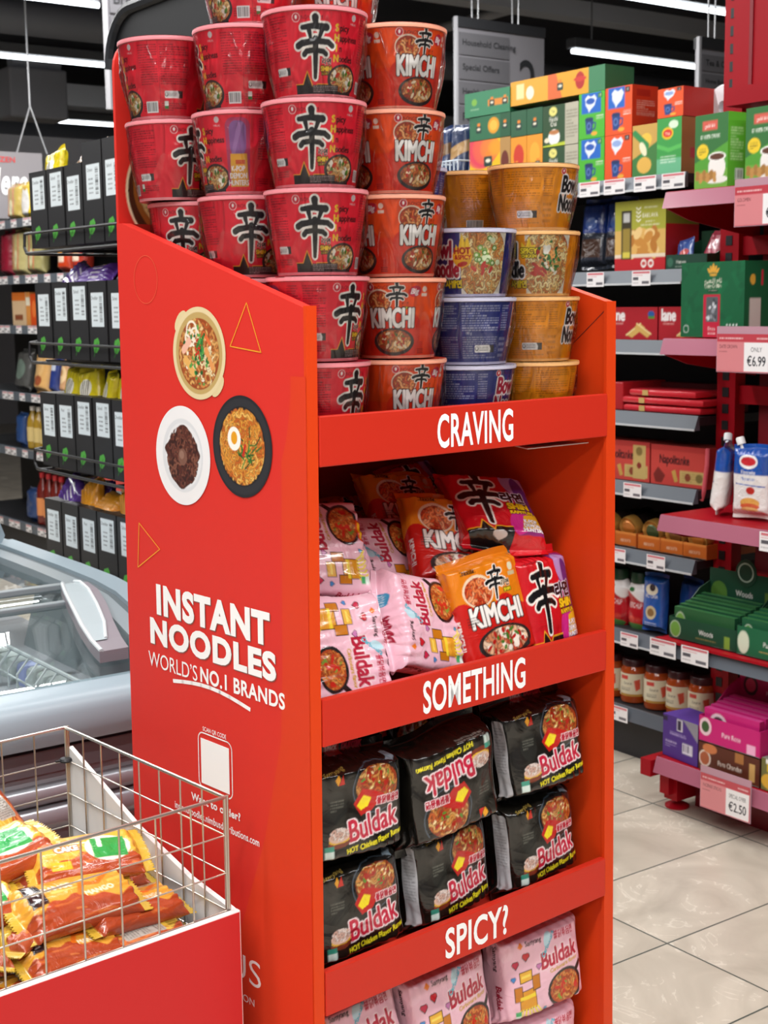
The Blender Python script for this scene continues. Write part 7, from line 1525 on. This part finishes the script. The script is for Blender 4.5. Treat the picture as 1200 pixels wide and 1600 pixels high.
for i in range(5): gbox('incense_box', 'slim pink incense box in the bright pink carton, ' + ('first', 'second', 'third', 'fourth', 'fifth')[i] + ' from the front', 'incense box', 2.610, 2.415, z5 + 0.088, z5 + 0.180 + 0.004 * i, 0.02, (lambda c: (c.ell(0.05, 0.06, 0.03, 0.03, '#e8d0d8'), c.ell(0.05, 0.06, 0.02, 0.02, '#4a3a40'), c.rect(0.15, 0.02, 0.18, 0.07, '#e890b8'), c)[-1])(cvbox(0.195, 0.10, '#cc2478')), '#a81a5c', '#d84a90', a=3.006 + i * 0.026, group='incense boxes in the pink carton')
r = tray('incense_tray', 'brown open carton under the bright pink one', 'tray', 2.994, 2.510, z5, 0.215, 0.17, 0.080, 0.082, (lambda c: (c.ell(0.022, 0.035, 0.022, 0.024, '#d8c8b8'), c.ell(0.022, 0.035, 0.017, 0.019, '#a85a38'), c.text('Pure Chandan', 0.112, 0.026, 0.020, '#f0e4d4', xs=0.75, bold=0.0006), c.ell(0.04, 0.066, 0.026, 0.014, '#c87848'), c.rect(0.13, 0.05, 0.16, 0.078, '#a8703c'), c.rect(0.18, 0.01, 0.2, 0.06, '#c8a060'), c)[-1])(cvbox(0.215, 0.080, '#5a2c1c')), mat('incense_brown', '#4a2416', 0.5), GREYIN)
for i in range(5): gbox('incense_box', 'slim brown incense box in the brown carton, ' + ('first', 'second', 'third', 'fourth', 'fifth')[i] + ' from the front', 'incense box', 2.608, 2.412, z5 + 0.005, z5 + 0.079, 0.024, '#6a3a24', '#5a2c1c', '#7a4630', a=3.003 + i * 0.03, group='incense boxes in the brown carton')
cv = cvbox(0.12, 0.10, '#6e6a3a'); cv.ell(0.03, 0.03, 0.03, 0.024, '#d8a83a'); cv.rect(0.02, 0.06, 0.06, 0.09, '#e8c030'); cv.rect(0.015, 0.085, 0.065, 0.098, '#f0f0ea')
gbox('incense_carton', 'olive carton with yellow fruit at the picture edge of the lowest red shelf', 'carton', 2.395, 2.28, z5, z5 + 0.09, 0.12, cv, '#5a5630', '#8a8a80', a=2.994)
m = MB(); m.box(-0.02, -0.1, 0, 0.02, 0.0, 0.05); o = m.build('red_bumper', RPAINT, None, False, G(3.07, 2.80, 0.10), RG); tag(o, 'red steel end piece at the corner of the lowest red shelf', 'end piece')
# ------------------------------------------------------------------ snack shelving far down the aisle, behind the black rack
FG = gthing('gondola_shelving', 'far shelving of bags and bottles behind the black snack rack', 'shelving', 3.25, 7.0)
FZS = (1.965, 1.635, 1.340, 0.935, 0.590, 0.130)
for z in FZS:
    MB().box(-2.4, 0.01, z + 0.02, 1.2, 0.45, z + 0.045).build('shelf', SHB, FG)
    rl = MB().box(-2.4, -0.012, z, 1.2, 0.012, z + 0.05).build('ticket_rail', SHG, FG)
    for i in range(12): ticket(rl, -2.30 + i * 0.155 + 0.03 * (i % 3), -0.0125, z + 0.003, 0.085, 0.045)
MB().box(-2.4, 0.43, 0.0, 1.2, 0.46, 2.3).build('back_panel', mat('shelf_back', '#19191b', 0.6), FG); MB().box(-2.4, 0.03, 0.0, 1.2, 0.43, 0.13).build('plinth', SHB, FG)
BGS = 'bags on the far shelving'
def fbag(b, z, w, h, col, label, paint=None, t_=0.09, seed=1, lean=3, roll=0): return simple_bag('snack_bag', w, h, t_, col, label, 'snack bag', G(3.33, b, z + 0.046 + h / 2 + 0.01), oG(0, lean, roll), BGS, paint=paint, seed=seed, res=200)
stripe = lambda cv, X, Y: (cv.rect(X - 0.05, Y - 0.2, X - 0.025, Y + 0.2, '#d88a68'), cv.rect(X + 0.03, Y - 0.2, X + 0.05, Y + 0.2, '#d88a68'), cv.ell(X, Y - 0.04, 0.03, 0.05, '#dcd8a8'))
whitep = lambda cv, X, Y: (cv.ell(X, Y - 0.02, 0.07, 0.09, '#e8e6e2'), cv.ell(X, Y + 0.07, 0.03, 0.02, '#c8a020'))
redp = lambda cv, X, Y: (cv.ell(X, Y, 0.06, 0.05, '#e8a040'), cv.rect(X - 0.05, Y - 0.08, X + 0.05, Y - 0.04, '#f0d8c0'))
for i, (b, c, p, n) in enumerate(((8.34, '#c0a858', stripe, 'khaki snack bag with orange stripes on the top far shelf'), (8.12, '#e0c428', whitep, 'yellow snack bag with white front on the top far shelf'), (7.94, '#e4cc30', whitep, 'second yellow snack bag with white front on the top far shelf'), (7.78, '#e8d020', redp, 'bright yellow bag by the black carton on the top far shelf'), (7.62, '#d88a30', redp, 'orange bag behind the black cartons on the top far shelf'), (7.44, '#c84038', whitep, 'red bag deep behind the black cartons on the top far shelf'))):
    fbag(b, FZS[0], 0.19 if b > 8 else 0.14, 0.21, c, n, p, seed=200 + i)
for i, (b, c, p, n) in enumerate(((8.50, '#8a1c30', None, 'dark red bag at the picture edge, second far shelf'), (8.29, '#bcb078', stripe, 'khaki rice bag with orange stripes, second far shelf'), (8.05, '#a8a068', stripe, 'darker khaki rice bag with orange stripes, second far shelf'), (7.62, '#c8401c', redp, 'orange-red bag under the top row of black cartons'), (7.42, '#a83020', redp, 'red bag beside the orange-red one, second far shelf'))):
    fbag(b, FZS[1], 0.21 if 8 < b < 8.4 else 0.15, 0.27, c, n, p, 0.10, 210 + i)
def fbox(b, w, z, h, c, label, paint=None, d=0.1, name='carton'):
    cv = Cv(w, h, 300, c)
    if paint: paint(cv)
    return gbox(name, label, 'carton', b + w / 2, b - w / 2, z + 0.046, z + 0.046 + h, d, cv, c, c, a=3.30, res=220)
fbox(8.33, 0.21, FZS[2], 0.20, '#d8b890', 'cream and orange carton with brown nuts, third far shelf', lambda cv: (cv.rect(0, 0.15, 0.22, 0.2, '#d8742c'), [cv.ell(0.05 + 0.025 * i, 0.05, 0.014, 0.02, '#8a4a2c') for i in range(5)]))
fbox(8.185, 0.06, FZS[2], 0.20, '#d89048', 'slim tan carton, third far shelf', lambda cv: cv.rect(0, 0.12, 0.06, 0.17, '#e8e0c8'))
fbox(8.09, 0.11, FZS[2], 0.19, '#d8501c', 'orange carton beside the white tub, third far shelf', lambda cv: cv.ell(0.05, 0.1, 0.03, 0.05, '#e87a38'))
r = gthing('spice_tub', 'white tub with green label by the black cartons, third far shelf', 'tub', 3.35, 7.95, FZS[2] + 0.0465)
m = MB(); m.lathe([(0.05, 0), (0.055, 0.01), (0.055, 0.15), (0.045, 0.17)], 24); m.build('tub_body', mat('tub_white', '#d8dcd4', 0.4), r, smooth=True); m = MB(); m.lathe([(0.0556, 0.03), (0.0556, 0.11)], 24, caps=False); m.build('label', mat('tub_green', '#5c9a48', 0.5), r, smooth=True); m = MB(); m.lathe([(0.048, 0.165), (0.048, 0.19), (0.0001, 0.192)], 24); m.build('lid', mat('cap_white', '#e8e8e6', 0.4), r, smooth=True)
fbox(7.70, 0.16, FZS[2], 0.22, '#8a5a2a', 'brown carton behind the second row of black cartons', None)
for i, (b, c, n, p) in enumerate(((8.32, '#4a4a48', 'clear bag of grey-green goods, fourth far shelf', lambda cv, X, Y: cv.ell(X, Y, 0.08, 0.06, '#6a7a70')), (8.02, '#d8a868', 'bag of round buns, fourth far shelf', lambda cv, X, Y: (cv.ell(X, Y + 0.02, 0.07, 0.06, '#e0b478'), cv.ell(X, Y - 0.06, 0.06, 0.03, '#a85a38'))), (7.83, '#2a3a7a', 'dark blue packet next to the buns, fourth far shelf', lambda cv, X, Y: cv.rect(X - 0.04, Y + 0.02, X + 0.04, Y + 0.06, '#c8d0e0')), (7.68, '#c89a70', 'bag of biscuits above the yellow snack bags, fourth far shelf', lambda cv, X, Y: (cv.ell(X, Y, 0.05, 0.05, '#e8c898'), cv.ell(X - 0.01, Y + 0.01, 0.02, 0.02, '#b88a58'))))):
    fbag(b, FZS[3], 0.19 if i < 2 else 0.10, 0.25 if i < 2 else 0.22, c, n, p, 0.10, 220 + i, 10)
def bottle(b, z, col, cap, lab_c, label, group, a=3.33, h=0.26):
    r = thing('bottle', label, 'bottle', G(a, b, z + 0.0465), RG, group)
    m = MB(); m.lathe([(0.034, 0), (0.040, 0.006), (0.041, 0.02), (0.040, h * 0.62), (0.034, h * 0.72), (0.016, h * 0.86), (0.014, h * 0.94)], 24); m.build('bottle_body', col, r, smooth=True)
    m = MB(); m.lathe([(0.0425, h * 0.18), (0.0425, h * 0.52)], 24, caps=False); m.build('label', lab_c, r, smooth=True)
    m = MB(); m.lathe([(0.017, h * 0.90), (0.018, h * 0.91), (0.018, h), (0.0001, h + 0.002)], 20); m.build('cap', cap, r, smooth=True)
OIL = mat('oil_yellow', '#a8862c', 0.15, coat=0.5); CAPW = mat('cap_white', '#e8e8e6', 0.4); LABC = mat('label_cream', '#d0b878', 0.5); VIN = mat('vinegar_pale', '#b8b4a8', 0.2, coat=0.5); LABR = mat('label_coral', '#d0584a', 0.5); DKRED = mat('sauce_dark_red', '#6a1c14', 0.15, coat=0.5); CAPR = mat('cap_red', '#b01822', 0.4); LABO = mat('label_orange', '#d88a50', 0.5)
for i, b in enumerate((8.26, 8.16, 8.06)): bottle(b, FZS[4], OIL, CAPW, LABC, 'golden oil bottle with white cap on the fifth far shelf, ' + ('nearest the picture edge', 'middle of three', 'beside the pale bottles')[i], 'oil bottles')
for i, b in enumerate((7.95, 7.86)): bottle(b, FZS[4], VIN, CAPW, LABR, 'pale bottle with coral label on the fifth far shelf, ' + ('beside the oil', 'by the black cartons')[i], 'pale bottles', h=0.22)
fbag(8.42, FZS[4], 0.12, 0.2, '#2a4a80', 'blue bag at the picture edge beside the oil bottles', None, 0.08, 231)
for i, b in enumerate((8.16, 8.06, 7.96, 7.87)): bottle(b, FZS[5], DKRED, CAPR, LABO, 'dark red bottle with red cap, lowest far shelf, ' + ('first from the picture edge', 'second from the picture edge', 'third from the picture edge', 'by the red board')[i], 'red-capped bottles', h=0.32)
fbag(8.30, FZS[5], 0.14, 0.2, '#28406e', 'navy bag on the lowest far shelf', None, 0.08, 232)
# red upright board between the freezer and the far shelving
r = gthing('dump_bin', 'plain red-sided bin standing behind the lowest black cartons', 'bin', 1.95, 4.28)
m = MB(); m.box(-0.08, 0.0, 0.02, 0.33, 0.008, 0.955, bevel=0.002); m.build('red_panel', mat('coral_panel', '#cf4a44', 0.5), r)
m = MB(); m.box(-0.08, 0.008, 0.02, -0.072, 0.4, 0.955); m.box(0.322, 0.008, 0.02, 0.33, 0.4, 0.955); m.box(-0.08, 0.392, 0.02, 0.33, 0.4, 0.955); m.box(-0.08, 0, 0.0, 0.33, 0.4, 0.03); m.build('side_panels', mat('coral_panel_dark', '#b83c38', 0.5), r)
m = MB()
for i in range(12): m.tube((-0.078 + i * 0.037, 0.004, 0.94), (-0.078 + i * 0.037, 0.004, 1.00), 0.002, 6)
m.tube((-0.08, 0.004, 1.0), (0.33, 0.004, 1.0), 0.003, 6); m.build('wire_top', CHROME, r, smooth=True)
